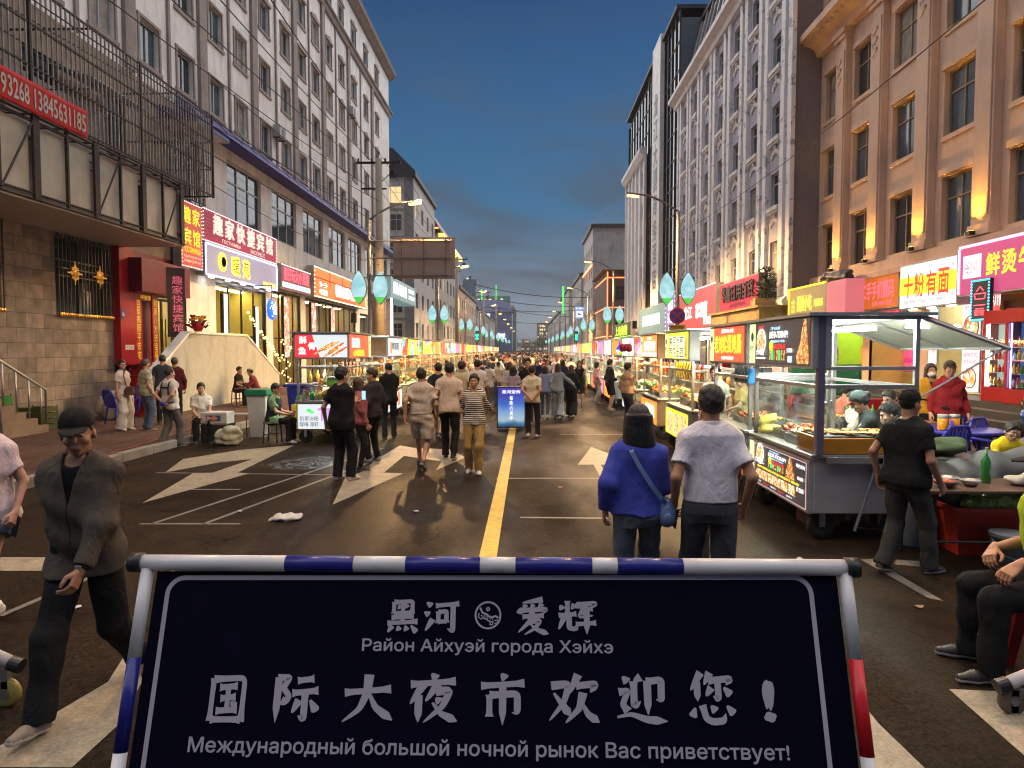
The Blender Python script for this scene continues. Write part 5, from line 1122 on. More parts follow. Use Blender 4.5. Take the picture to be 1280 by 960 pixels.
# ================= beige stone building on the east side (local x = 28.2 - Y)
BY1=27.6; EB=thing('beige_building','beige classical building with pilasters gilded by uplights and heavy cornice','building',(11,BY1,0),R(-90))
def bxl(Y): return BY1-Y
cols_=[25.65,23.3,20.75,18.15,15.55,12.9,10.3]; ops=[]; zr=[4.85,7.6,10.35,14.6]
for Y in cols_:
    w_=1.1 if Y>25 else 1.32
    for z in zr: ops.append((bxl(Y)-w_/2,bxl(Y)+w_/2,z,z+1.72))
wall(EB,0,20,4.0,17.6,ops,M_BEIGE,rec=.24,name='wall')
shopE=[(bxl(26.4),bxl(22.9),.9,3.6),(bxl(22.5),bxl(19.6),.9,3.5),(bxl(19.2),bxl(16.6),.9,3.5),(bxl(16.3),bxl(10),.9,3.5)]
wall(EB,0,20,.1,4.0,[o+(1,) for o in shopE],M_BEIGE,rec=.1,name='lower_wall',y=.002)
shell(EB,0,20,.1,17.6,14,M_BEIGE)
for Y in cols_:
    w_=1.1 if Y>25 else 1.32
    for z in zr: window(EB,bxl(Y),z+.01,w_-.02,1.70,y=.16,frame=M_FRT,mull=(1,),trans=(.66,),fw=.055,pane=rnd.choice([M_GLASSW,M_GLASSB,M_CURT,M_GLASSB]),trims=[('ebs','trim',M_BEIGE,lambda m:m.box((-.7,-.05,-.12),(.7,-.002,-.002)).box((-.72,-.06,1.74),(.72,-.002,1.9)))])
PIL=[27.2,24.5,22.05,19.45,16.85,14.2,11.6]
m=MB(); cp=MB(); bs=MB(); orn=MB()
for Y in PIL:
    x=bxl(Y); m.box((x-.36,-.22,5.0),(x+.36,-.002,12.6)); m.box((x-.3,-.26,5.2),(x+.3,-.219,12.2))
    bs.box((x-.44,-.32,4.72),(x+.44,-.002,4.86)).box((x-.40,-.28,4.861),(x+.40,-.002,5.0))
    cp.box((x-.42,-.3,12.6),(x+.42,-.002,12.75)).box((x-.48,-.36,12.751),(x+.48,-.002,12.92))
    for k in range(6): orn.obox((x,-.27,11.2+k*.16),(.36,.03,.06),(0,R(35 if k%2 else -35),0))
    m.box((x-.34,-.2,14.0),(x+.34,-.002,17.0))
m.build('pilaster',M_BEIGE,EB,bevel=.012); cp.build('capital',M_BEIGE,EB,bevel=.015); bs.build('pilaster_base',M_BEIGE,EB,bevel=.015); orn.build('fret_ornament',M_BEIGE,EB)
cornice(EB,-.2,20,3.95,[(0,0),(.25,0),(.32,.12),(.55,.22),(.6,.22),(.6,.38),(.3,.46),(.3,.74),(0,.78)],M_BEIGE)
cornice(EB,-.5,20,12.92,[(0,0),(.2,0),(.3,.25),(.75,.5),(.85,.5),(.85,.75),(.3,.9),(.3,1.0),(0,1.0)],M_BEIGE)
cornice(EB,-.5,20,17.2,[(0,0),(.3,0),(.9,.4),(.9,.7),(0,.7)],M_BEIGE)
m=MB()
for k in range(52): m.box((.1+k*.38,-.7,13.3),(.1+k*.38+.16,-.35,13.41))
m.build('dentil',M_BEIGE,EB)
for (a,b,z0,z1),mm,lm,n in zip(shopE,(M_INTG,M_INT,M_INT,M_INTY),(L_WHITE,L_WARM,L_WHITE,L_WARM),(3,2,2,4)): interior(EB,a,b,z0,z1,3.0,mm,lm,n)
UPN={}
for i_,Y_ in enumerate(PIL): UPN[(Y_,False)]='low ledge, %s pilaster from the ornate building'%('first','second','third','fourth','fifth','sixth','seventh')[i_]
for i_,Y_ in enumerate((26.9,25.2,22.6)): UPN[(Y_,True)]='high cornice, %s from the ornate building'%('first','second','third')[i_]
# gilding uplights on the pilaster bases
def uplight(Y,z,p=95):
    t=thing('pilaster_uplight','small floodlight gilding a beige pilaster, %s'%UPN[(Y,z>9)],'floodlight',(11-.44,Y,z),R(-90),'uplights along the beige ledge'); MB().box((-.09,-.07,0),(.09,.07,.1)).build('housing',M_BLACK,t,bevel=.01); MB().quad((-.07,-.05,.104),(.07,-.05,.104),(.07,.05,.104),(-.07,.05,.104)).build('lens',glow('amber_lens',(1,.55,.08),6),t)
    l=bpy.data.lights.new('uplight','SPOT'); l.energy=p; l.color=(1,.50,.04); l.spot_size=R(75); l.spot_blend=.8; l.shadow_soft_size=.05; o=bpy.data.objects.new('uplight',l); COL.objects.link(o); o.location=(11-.50,Y,z+.14); d=Vector((.20,0,1)); o.rotation_euler=d.to_track_quat('-Z','Y').to_euler()
for Y in PIL: uplight(Y,4.73)
for Y in (26.9,25.2,22.6): uplight(Y,13.94,75)
# raised platform and steps along the shops
PF=thing('shop_terrace','dark striped steps and raised terrace in front of the lit eateries','steps',(11,BY1,.15),R(-90)); M_STEPD=mat('dark_step_tiles',(.035,.03,.03),.4,var=.3); M_STRIP=mat('grey_step_edge',(.16,.14,.13),.5)
MB().box((.3,-1.2,0),(18,0-.003,.74)).build('terrace_slab',M_STEPD,PF); m=MB(); m2=MB()
for i in range(4): 
    y0=-1.2-.32*(i+1); m.box((.3,y0,0),(18,y0+.319,.74-.148*(i+1))); m2.box((.3,y0-.004,.74-.148*(i+1)),(18,y0+.05,.74-.148*(i+1)+.012))
m.build('step_flight',M_STEPD,PF); m2.build('step_edges',M_STRIP,PF)
MB().box((5.0,-2.5,.0),(5.3,-.1,.8)).box((9.8,-2.5,0),(10.1,-1.0,.6)).build('red_cheek_wall',M_REDP,PF)
# signs above the shops
def esign(*a,**k): return signbox(*a,east=True,**k)
t=esign('shop_sign','grey light box with gold outlined lettering and yellow led rim',10.4,22.95,26.2,3.15,4.25,.6,0,glow('khaki_face',(.26,.2,.09),.5,.8)); edge_bar(t,G_YEL,.03,'lt'); sl(t,'古',.45,.45,.3,.5,G_GOLD,.02); sl(t,'蛋挞小吃',1.45,.5,1.3,.56,G_GOLD,.03); sl(t,'阿姨奶茶',2.65,.45,.7,.26,G_GOLD,.02)
MB().box((3.25,-.6,0),(4.6,-.02,1.05)).build('pink_side_panel',glow('pink_panel',(.75,.2,.24),.45),t)
tarp=thing('folded_tarpaulin','dark tarpaulin bundle lying on top of the pink sign box','tarpaulin',(10.0,22.6,4.2)); f=Field((-.4,-.9,-.1),(.5,1,.45),.04); f.cap((0,-.7,.1),(0,.8,.12),.16,.2,.05); f.cap((.15,-.5,.2),(-.1,.6,.22),.12,.12,.05); f.fold(.03,5,.8); V,F_=f.mesh(); np_mesh('bundle',V,F_,mat('dark_tarp',(.03,.028,.03),.5),tarp); MB().prism([(-.1,.2,.3),(.3,.2,.36),(.3,.9,.42),(-.1,.9,.33)],(0,0,.02)).build('grey_sheet',M_LGREY,tarp)
t=esign('shop_sign','orange board with red neon characters for second hand phones',10.75,19.75,22.4,3.2,4.25,.3,0,glow('dark_orange_face',(.40,.09,.005),.75,.7)); sl(t,'正',.28,.55,.34,.5,glow('violet_white_box',(.9,.5,1),1.1),.02); sl(t,'二手手机靓码',1.45,.58,1.9,.52,G_PINK,.028); sl(t,'回收 维修 分期',1.75,.18,1.1,.13,G_PINK,.02)
t=esign('shop_sign','dim red strip of neon writing under the orange phone board',10.78,19.8,21.9,2.9,3.18,.2,0,glow('dark_red_strip',(.25,.01,.02),.8,.7)); sl(t,'手机贴膜快修配件充值',1.05,.14,1.8,.16,G_PINK,.02)
t=esign('shop_sign','white light box with yellow band and large red noodle shop name',10.75,17.0,19.6,3.1,4.32,.36,0,glow('white_face',(.86,.92,.95),.7,.6)); MB().box((.04,-t['d']-.01,.38),(t['w']-.04,-t['d']-.002,.86)).build('yellow_band',G_YEL,t)
for s_,x in zip('十粉有面',(.48,1.0,1.55,2.08)): sl(t,s_,x,.62,.44,.62,glow('red_vinyl',(.72,.05,.02),.8),.03)
for o in kids(t): 
    if o.name.startswith('lettering'): o.location.y=-.012
sl(t,'Рисовая лапша · суп · мясо',1.2,.19,1.9,.13,M_BLKT,.012); sl(t,'米线面条热汤',2.42,.62,.11,.9,glow('red_vinyl',(.72,.05,.02)),.012,vertical=True)
m=MB(); 
for k in range(3): m.box((.4+k*.85,-.3,-.03),(.62+k*.85,-.2,-.004))
m.build('downlight',glow('white_spot',(1,1,1)),t)
t=esign('shop_sign','long magenta lit fascia with yellow beef noodle characters',10.72,10.5,16.9,3.25,4.45,.36,0,glow('magenta_face',(.34,.04,.13),.9,.7)); 
for i,s_ in enumerate('鲜烫牛肉粉面'): sl(t,s_,1.22+i*.52,.66,.44,.5,G_YEL,.03)
MB().box((.18,-t['d']-.012,.42),(.82,-t['d']-.002,.95)).build('white_logo_panel',glow('white_face',(.86,.92,.95)),t); lettering('谷小川',(.5,-t['d']-.014,.68),(1,0,0),(0,0,1),.48,.3,G_PINK,t,.015); edge_bar(t,glow('pink_led',(1,.35,.6),1.6),.03,'lt')
t=thing('neon_window_sign','small upright sign with teal led border and red neon bowl','sign',(10.35,15.95,2.65),R(-90)); MB().box((-.32,-.08,0),(.32,0,.95)).build('board',M_BLACK,t); b=MB()
for k in range(14):
    for x in (-.3,.3): b.ball((x,-.09,.03+.89*k/13),.022,6)
for k in range(1,9):
    for z in (.03,.92): b.ball((-.3+.6*k/9,-.09,z),.022,6)
b.build('led_border',glow('teal_blue_led',(.05,.55,.9),2.2),t); b=MB()
b.tube([(-.2,-.09,.62),(-.16,-.09,.5),(.16,-.09,.5),(.2,-.09,.62),(-.2,-.09,.62)],.014,5).tube([(-.12,-.09,.68),(0,-.09,.78),(.12,-.09,.68)],.014,5).tube([(-.2,-.09,.36),(.2,-.09,.36)],.012,5).tube([(-.14,-.09,.28),(.14,-.09,.28)],.012,5); b.build('neon_bowl',G_PINK,t); lettering('面馆',(0,-.09,.19),(1,0,0),(0,0,1),.36,.14,G_PINK,t,.02)
# doorway posters, doors, fridges
def wallpanel(name,label,cat,Ya,Yb,z0,z1,face,x=10.95,dp=.06):
    t=thing(name,label,cat,(x,max(Ya,Yb),z0),R(-90)); w=abs(Yb-Ya); MB().box((0,-dp,0),(w,-.003,z1-z0)).build('panel',M_GALV,t); MB().quad((.02,-dp-.004,.02),(w-.02,-dp-.004,.02),(w-.02,-dp-.004,z1-z0-.02),(.02,-dp-.004,z1-z0-.02)).build('face',face,t); t['w']=w;t['h']=z1-z0;t['d']=dp+.006; return t
F_BOWL=food('bowl_of_noodles',[lin((120,30,20)),lin((200,60,30)),lin((240,170,80)),lin((250,240,220)),lin((90,150,40))],.9,9)
def bowlpic(t,x,z,r): 
    b=MB(); b.lathe([(r,-.004),(r,.004)],(x,-t['d']-.008,z),24,axis='y'); b.build('bowl_rim',glow('dark_bowl',(.1,.02,.02),1),t); MB().lathe([(r*.88,-.004),(r*.88,.004)],(x,-t['d']-.016,z),24,axis='y').build('bowl_picture',F_BOWL,t)
t=wallpanel('menu_poster','white backlit poster with a noodle bowl picture and red writing','poster',17.55,16.85,.95,3.35,glow('white_poster',(.85,.85,.85),.85)); sl(t,'哥俩好面',.35,2.28,.5,.13,glow('brown_vinyl',(.3,.1,.03),.8),.02); sl(t,'米线粉面',.35,2.08,.56,.18,G_PINK,.02); bowlpic(t,.35,1.6,.3); sl(t,'汤鲜味美',.35,1.1,.4,.1,G_PINK,.02); sl(t,'香辣牛肉',.35,.92,.5,.13,G_PINK,.02); sl(t,'鲜烫米线面',.35,.75,.52,.12,G_PINK,.02); bowlpic(t,.35,.35,.26)
t=wallpanel('menu_poster','red backlit poster with white brush logo and yellow menu lines','poster',16.8,15.98,.95,3.45,glow('red_poster',(.72,.05,.03),.85)); sl(t,'谷川',.4,2.2,.42,.26,M_LETWL,.02); sl(t,'现烫现吃',.4,1.75,.4,.1,M_LETWL,.02); sl(t,'招牌牛肉',.42,1.5,.6,.18,G_GOLD,.02); bowlpic(t,.5,1.0,.3); sl(t,'酸辣肥牛粉',.42,.5,.66,.16,G_GOLD,.02); sl(t,'番茄浓汤面',.42,.25,.66,.16,G_GOLD,.02)
t=wallpanel('menu_poster','small pale poster with pink dish names beside shop door','poster',19.0,18.6,1.6,3.1,glow('white_poster',(.85,.85,.85))); sl(t,'酱香面',.2,1.2,.3,.2,G_PINK,.02); bowlpic(t,.2,.8,.15); sl(t,'小菜',.2,.4,.25,.2,G_PINK,.02)
t=wallpanel('menu_poster','magenta neon menu board inside the lime green snack shop','poster',22.6,21.5,1.3,2.1,glow('magenta_board',(.5,.02,.12),.9),x=12.2); sl(t,'火锅米线',.55,.55,.9,.24,G_PINK,.02); sl(t,'冒菜串串香',.55,.2,.8,.16,G_PINK,.02)
t=wallpanel('menu_poster','orange hung board with gold pattern in the lime green snack shop','poster',25.6,24.3,1.35,2.15,glow('orange_board',(.9,.2,.02),.8),x=12.3); sl(t,'福',.65,.42,.5,.5,G_GOLD,.02)
t=wallpanel('menu_poster','yellow upright strips with dark dish names behind the awning','poster',21.3,20.7,1.2,3.0,G_YEL,x=12.4); sl(t,'凉皮肉夹馍',.3,.9,.24,1.5,M_BLKT,.02,vertical=True)
dd=thing('wooden_door_frame','orange brown wooden door frame standing open beside red fridge','door frame',(10.85,16.0,.9),R(-90)); M_WOODO=mat('orange_wood',(.34,.12,.03),.5,var=.25,scale=9); m=MB(); m.box((0,-.1,0),(.12,.02,2.35)).box((1.0,-.1,0),(1.12,.02,2.35)).box((0.12,-.1,2.2),(1.0,.02,2.35)); m.build('frame',M_WOODO,dd,bevel=.008); MB().box((.12,-.04,0),(1.0,0,2.2)).build('door_leaf',mat('brown_door',(.2,.09,.03),.5,var=.2),dd)
def fridge(name,label,Y,x,z,body,inner,led=None):
    t=thing(name,label,'fridge',(x,Y,z),R(-58)); w,h,d=.72,1.95,.6; m=MB(); m.box((-w/2,-d,0),(w/2,0,.3)).box((-w/2,-d,h-.28),(w/2,0,h)).box((-w/2,-d,.3),(-w/2+.06,0,h-.28)).box((w/2-.06,-d,.3),(w/2,0,h-.28)).box((-w/2+.06,-.04,.3),(w/2-.06,0,h-.28)); m.build('cabinet',body,t,bevel=.01)
    MB().box((-w/2+.065,-.05,.31),(w/2-.065,-.045,h-.29)).build('lit_back',inner,t)
    sh=MB(); 
    for k in range(4): sh.box((-w/2+.065,-d+.08,.62+k*.27-.3+.02),(w/2-.065,-.06,.62+k*.27-.29+.02))
    sh.build('shelf',M_STEEL,t); r=random.Random(Y)
    for k in range(5):
        for i in range(7):
            b=MB(); zz=.315 if k==0 else .62+(k-1)*.27-.27+.003; hh=r.uniform(.15,.22); b.lathe([(.034,0),(.036,.02),(.036,hh*.6),(.014,hh*.8),(.014,hh)],(-w/2+.12+i*.08,-d+.16,zz),8); b.build('bottle',r.choice([mat('bottle_green',(.03,.3,.05),.15),mat('bottle_orange',(.6,.2,.02),.2),mat('bottle_red',(.5,.03,.03),.2),mat('bottle_yellow',(.6,.45,.05),.2),mat('bottle_pale',(.6,.65,.6),.2)]),t)
    MB().quad((-w/2+.06,-d+.02,.3),(w/2-.06,-d+.02,.3),(w/2-.06,-d+.02,h-.28),(-w/2+.06,-d+.02,h-.28)).build('glass_door',M_GLC,t)
    MB().box((-w/2+.075,-d+.09,.32),(-w/2+.095,-d+.11,h-.3)).build('strip_light',led or L_WHITE,t)
    return t
M_REDF=mat('red_fridge_enamel',(.42,.012,.02),.3,var=.1)
fridge('drinks_fridge','red drinks fridge packed with green and orange bottles',15.3,10.62,.89,M_REDF,glow('fridge_back',(.6,.75,.65),.35)); fridge('drinks_fridge','red framed fridge lit by blue violet strip near frame edge',14.35,10.45,.89,M_REDF,glow('fridge_back_blue',(.05,.15,.4),.35),glow('violet_strip',(.35,.4,1),5))
# ================= ornate grey and white building (x = 10)
def decomat():
    m,n,l,b=nmat('flaking_deco_render'); t=n.new('ShaderNodeTexCoord'); z=n.new('ShaderNodeTexNoise'); z.inputs['Scale'].default_value=2.3; z.inputs['Detail'].default_value=10; z.inputs['Roughness'].default_value=.72; l.new(t.outputs['Object'],z.inputs['Vector'])
    r=n.new('ShaderNodeValToRGB'); r.color_ramp.elements[0].position=.40; r.color_ramp.elements[1].position=.44; r.color_ramp.elements[0].color=(.34,.34,.42,1); r.color_ramp.elements[1].color=(.76,.74,.74,1); l.new(z.outputs['Fac'],r.inputs['Fac']); l.new(r.outputs['Color'],b.inputs['Base Color']); b.inputs['Roughness'].default_value=.85
    bp=n.new('ShaderNodeBump'); bp.inputs['Strength'].default_value=.5; bp.inputs['Distance'].default_value=.02; l.new(r.outputs['Color'],bp.inputs['Height']); l.new(bp.outputs['Normal'],b.inputs['Normal']); return m
M_DECO=decomat(); M_DECOG=mat('violet_grey_render',(.40,.40,.48),.85,var=.15); M_DECOW=mat('white_stucco',(.76,.74,.73),.8,var=.1,dirt=.2); M_MAUVE=mat('mauve_grey_gable',(.21,.18,.19),.9,var=.1,dirt=.15)
DY1=47; DB=thing('ornate_building','ornate flaking white and violet grey building with stucco reliefs and mansard','building',(10,DY1,0),R(-90)); dcols=[28.4,31.1,33.8,36.5,39.2,41.9,44.6]; ops=[]
dz=[5.0,7.75,10.5,13.25,15.95]
for Y in dcols:
    for z in dz: ops.append((DY1-Y-.56,DY1-Y+.56,z,z+1.4))
wall(DB,0,20.4,.1,18.4,ops,M_DECOG,rec=.2); shell(DB,0,20.4,.1,18.6,14,M_MAUVE)
def db_sill(m):
    m.box((-.62,-.18,-.16),(.62,-.002,-.004))
    for k in range(9): m.box((-.58+k*.13,-.14,-.27),(-.5+k*.13,-.003,-.161))
def db_rel(m):
    for k in range(-3,4): m.ball((k*.14,-.03,-.62-.02*abs(k)+.13*(3-abs(k))/3),(.085,.06,.09+.05*(3-abs(k))/3),7)
    m.ball((0,-.05,-.38),(.1,.07,.12),7).ball((-.42,-.03,-.74),(.09,.05,.07),7).ball((.42,-.03,-.74),(.09,.05,.07),7)
for Y in dcols:
    for z in dz: window(DB,DY1-Y,z+.01,1.1,1.38,y=.13,frame=M_FRW,mull=(1,),trans=(.7,),pane=M_CURT if rnd.random()<.15 else M_GLASSW,trims=[('dbs','sill',M_DECOW,db_sill),('dbr','stucco_relief',M_DECOW,db_rel)])
m=MB()
for i in range(len(dcols)+1):
    Y=(dcols[0]-1.35)+i*2.7; x=DY1-Y
    for dx in (-.38,.38): m.box((x+dx-.2,-.16,3.8),(x+dx+.2,-.002,18.2))
m.build('pilaster',M_DECO,DB)
cornice(DB,-.2,20.5,17.9,[(0,0),(.25,0),(.3,.25),(.6,.4),(.65,.4),(.65,.65),(0,.75)],M_DECOW); cornice(DB,-.0,20.42,3.7,[(0,0),(.3,0),(.35,.2),(.2,.35),(0,.35)],M_DECOW)
def curtain(parent,x0,x1,z0,z1,m,step=1.35,zs=1.7,y=0,fr=None,name='glass_curtain'):
    b=MB(); b.quad((x0,y,z0),(x1,y,z0),(x1,y,z1),(x0,y,z1)); g=b.build(name,m,parent); b=MB(); n=max(1,round((x1-x0)/step)); k=max(1,round((z1-z0)/zs))
    for i in range(n+1): xx=x0+(x1-x0)*i/n; b.box((xx-.045,y-.09,z0),(xx+.045,y-.004,z1))
    for j in range(k+1): zz=z0+(z1-z0)*j/k; b.box((x0,y-.05,zz-.03),(x1,y-.003,zz+.03))
    b.build('mullion_grid',fr or M_FRD,g); return g
M_DGLASS=mat('dark_blue_glass',(.012,.022,.035),.08,var=.3,scale=.6,spec=.8); M_SLATE=mat('blue_grey_stone_cladding',(.10,.12,.15),.5,var=.2)
MB().prism([(0,.3,18.66),(0,1.5,23.6),(0,13,23.6),(0,13.9,18.66)],(20.4,0,0)).build('mansard',M_DGLASS,DB)
m=MB()
for k in range(15): x=.3+k*1.4; m.prism([(x-.07,.22,18.7),(x-.07,1.45,23.75),(x-.07,1.6,23.7),(x-.07,.36,18.66)],(.14,0,0))
m.build('mansard_rib',M_LGREY,DB); slab(DB,'roof_edge',-.2,20.6,1.35,13.2,23.6,23.85,M_DARKR)
# dark glass bays and white stripe with characters, further deco wing
GB=thing('glass_tower_block','dark blue glass block with white character stripe beside the ornate facade','building',(10.02,70,0),R(-90))
curtain(GB,18,23,.1,24.5,M_DGLASS,1.2,1.9,y=.1); curtain(GB,11.2,14.8,.1,24.3,M_DGLASS,1.2,1.9,y=.1); MB().box((14.8,-.3,.1),(18,.5,25.2)).build('white_stripe',M_WHT,GB)
lettering('龙江大厦商务酒店',(16.4,-.31,14),(1,0,0),(0,0,1),1.5,15,mat('dark_letter',(.03,.03,.035),.4),GB,.02,vertical=True,lift=.03)
shell(GB,0,23,.1,24,12,M_SLATE); curtain(GB,0,11.2,18.5,24,M_DGLASS,1.5,1.9,y=.12); slab(GB,'roof_edge',-.2,23,-.2,12,24.6,24.85,M_DARKR)
ops=[(x-.5,x+.5,z,z+1.5) for x in (1.4,3.9,6.4,8.9) for z in (5,7.75,10.5,13.25,15.9)]
wall(GB,0,11.2,.1,18.5,ops,M_DECO,rec=.25,y=-.1)
for x in (1.4,3.9,6.4,8.9):
    for z in (5,7.75,10.5,13.25,15.9): window(GB,x,z+.01,.98,1.48,y=.05,frame=M_FRW,mull=(1,),trans=(.7,))
m=MB()
for k in range(6): m.box((k*2.22-.2+.2,-.3,3.5),(k*2.22+.2,-.102,18.3))
m.build('pilaster',M_DECOW,GB); cornice(GB,0,11.2,18.2,[(0.1,0),(.4,0),(.7,.4),(.7,.7),(0.1,.8)],M_DECOW)
# shops at the foot of the ornate building
t=esign('shop_sign','crimson fascia board with dark raised daily goods characters',9.6,28.0,33.6,3.75,5.1,.35,0,D_CRIM); sl(t,'华鑫日用百货',2.8,.8,4.6,.72,mat('dark_letter',(.03,.03,.035)),.02,thick=.06); sl(t,'дом хозтоваров',2.8,.22,2.2,.18,M_BLKT,.015)
cn=thing('concrete_canopy','stained yellow concrete canopy slab on a round column below crimson sign','canopy',(9.99,33.8,0),R(-90)); M_CONC=mat('stained_yellow_concrete',(.34,.25,.12),.85,var=.35,dirt=.6); MB().box((0,-1.1,3.1),(7.0,-.01,3.62)).build('slab',M_CONC,cn,bevel=.02); MB().box((-.1,-1.2,3.621),(7.1,-.01,3.72)).build('slab_edge',M_CONC,cn); MB().lathe([(.26,.1),(.26,2.7),(.36,2.8),(.4,3.09)],(1.5,-.8,0),16).build('column',M_REDP,cn,True); m=MB()
for k in range(22): m.box((.1+k*.32,-1.16,2.98),(.2+k*.32,-1.0,3.095))
m.build('dentil',M_CONC,cn)
pb=thing('potted_conifer','bushy dark conifer in a planter on the concrete canopy','plant',(9.4,27.6,3.73)); MB().box((-.5,-.3,0),(.5,.3,.3)).build('planter',M_CONC,pb,bevel=.02); MB().tube([(0,0,.25),(.02,0,.8),(0,0,1.4)],[.05,.035,.015],6).build('trunk',M_DKST,pb); m=MB(); rr=random.Random(9)
for k in range(420):
    a=rr.uniform(0,6.28); z=rr.uniform(.2,1.55); r_=rr.uniform(.1,.62)*(1-.45*z/1.6); m.obox((r_*math.cos(a),r_*math.sin(a)*.7,z),(.13,.035,.006),(rr.uniform(-.7,.7),rr.uniform(-.9,.3),a))
m.build('foliage',mat('conifer_green',(.03,.055,.025),.7,var=.4),pb)
t=esign('shop_sign','pinkish red fascia with white characters past the crimson board',9.55,33.9,42,3.1,5.3,.4,0,glow('rose_face',(.5,.06,.07),.5,.7)); sl(t,'龙江',2.2,1.0,2,.7,M_LETWL,.03); sl(t,'家常菜',5.3,1.0,2.4,.8,M_LETWL,.03); sl(t,'饺子饭店',6.6,.4,1.6,.4,M_LETWL,.02); edge_bulbs(t,P_BULB,.3,.03,sides='t')
t=esign('shop_sign','narrow violet lit upright sign stacked with white characters',9.4,42.4,45.4,2.9,5.6,.4,0,glow('violet_face',(.16,.12,.32),.9,.7)); sl(t,'烟酒',1.5,1.9,1.4,.6,M_LETWL,.03); sl(t,'茶行',1.5,1.1,1.5,.6,M_LETWL,.03); sl(t,'批发',1.5,.4,1.2,.3,M_LETWL,.02); edge_bulbs(t,P_BULB,.3,.035,sides='tlr')
t=esign('shop_sign','grey green glass fascia with white characters and reflections',9.5,46,57,2.9,5.2,.4,0,D_GRN); sl(t,'洗浴足疗会馆',5.5,1.3,7,.8,M_LETWL,.03); edge_bulbs(t,G_GREEN,.5,.04,sides='b')
t=esign('shop_sign','green neon shop sign above yellow lit counter',9.0,58,70,3.1,4.4,.4,0,M_BLACK); sl(t,'上岛烧烤',6,.65,8,.9,glow('lime_neon',(.45,1,.02),1.5),.03); edge_bar(t,glow('lime_neon',(.45,1,.02)),.06,'b'); 
sf=thing('shopfront_row','row of glazed shopfronts at foot of ornate building','shopfront',(9.9,DY1,.15),R(-90)); glazed(sf,5.2,18.4,0,2.9,9); interior(sf,5.2,18.4,0,2.9,.0-.0+.09+2.4,M_INT,L_WARM,6)
for o in kids(sf):
    if o.name.startswith(('shop_interior','ceiling')): o.location.y=-.0
# ================= further east-side buildings
NB=thing('neon_edged_building','brown building outlined by orange red neon tubes below a hipped roof','building',(9.6,84,0)); M_BRNW=mat('dark_brown_cladding',(.09,.06,.055),.7,var=.15); ops=[(x-.9,x+.9,z,z+1.7) for x in (1.9,5,8) for z in (4.6,8.0)]
wall(NB,0,10,.1,11.6,ops,M_BRNW); shell(NB,0,10,.1,11.6,14,M_BRNW)
for x in (1.9,5,8):
    for z in (4.6,8.0): window(NB,x,z+.01,1.78,1.68,y=.1,frame=M_FRD,mull=(2,),trans=(.7,),pane=M_GLASSW)
MB().add([(-.6,-.6,11.6),(10.6,-.6,11.6),(10.6,14.6,11.6),(-.6,14.6,11.6),(3,5,14.6),(7,5,14.6),(7,9,14.6),(3,9,14.6)],[(3,2,1,0),(4,5,6,7),(0,1,5,4),(1,2,6,5),(2,3,7,6),(3,0,4,7)]).build('roof',M_DARKR,NB)
m=MB()
for z in (3.6,7.1,10.7): m.tube([(0,-.1,z),(10,-.1,z)],.07,6); m.tube([(-.1,0,z),(-.1,14,z)],.07,6)
for x in (0,10): m.tube([(x,-.1,1),(x,-.1,11.4)],.07,6)
m.build('neon_tube',glow('orange_red_neon',(1,.18,.06),2.2),NB)
t=block('white_gable_building','tall pale building with plain gable standing behind brown neon one',9.3,100,116,19.5,16,M_LGREY,5,5,1.4,1.6,3.2,3.1,rz=-90,lit=.2); m=MB(); m.tube([(0,6,19.9),(0,6,23)],.08,5); m.ball((0,6,21.4),.3,8); m.tube([(3,9,19.9),(3,9,21.5)],.08,5); m.build('antenna',M_DKST,t); MB().box((-.2,-.2,14),(16,-.05,14.3)).build('neon_tube',glow('orange_red_neon',(1,.18,.06)),t)
t=block('cream_cornice_building','cream building with small cornices and orange lights beyond gable',9.0,118,140,14.5,14,M_CREAM,4,6,1.4,1.6,3,3,rz=-90,lit=.3)
t=block('grey_distant_building','grey four storey building by the far bus stop',8.8,150,185,15,14,M_LGREY,4,8,1.6,1.8,3,3,rz=-90,lit=.2); MB().prism([(30.2,-1.2,10),(30.6,-1.2,10),(31.2,-1.2,16),(30.9,-1.2,16)],(0,.4,0)).build('green_neon_blade',G_GREEN,t)
t=block('grey_block_building','low dim block closing the east side of street far off',8.6,190,300,12,16,M_LGREY,3,20,2,1.8,3,3,rz=-90,lit=.3)
t=block('dim_block_building','low dim terrace with shops far along the west side',-11.3,152,250,11,12,M_LGREY,3,18,2,1.6,3,3,lit=.35)
t=towerblk('distant_tower_block','pinkish grey tower block with lit windows at far end of street',8,24,620,26,mat('pinkish_block',(.2,.17,.18),.8)); m=MB(); rr=random.Random(2)
for i in range(8):
    for k in range(7):
        if rr.random()<.55: m.box((-7.4+i*1.9,-.1,2+k*3.4),(-6.2+i*1.9,-.004,3.8+k*3.4))
m.build('lit_windows',M_GLASSL,t)
for i,(x,wd,h,lb) in enumerate(((30,20,22,'wide dim block'),(-6,8,12,'low dark hall'),(2,6,9,'small dim house'))):
    t=towerblk('distant_building',lb+' in haze past the end of the street',x,x+wd,660+i*15,h,mat('far_wall',(.16,.16,.18),.9)); m=MB()
    for a in range(int(wd/2.5)):
        for k in range(int(h/4)):
            if rr.random()<.4: m.box((-wd/2+.6+a*2.4,-.1,2+k*3.6),(-wd/2+1.8+a*2.4,-.004,3.5+k*3.6))
    m.build('lit_windows',M_GLASSL,t)
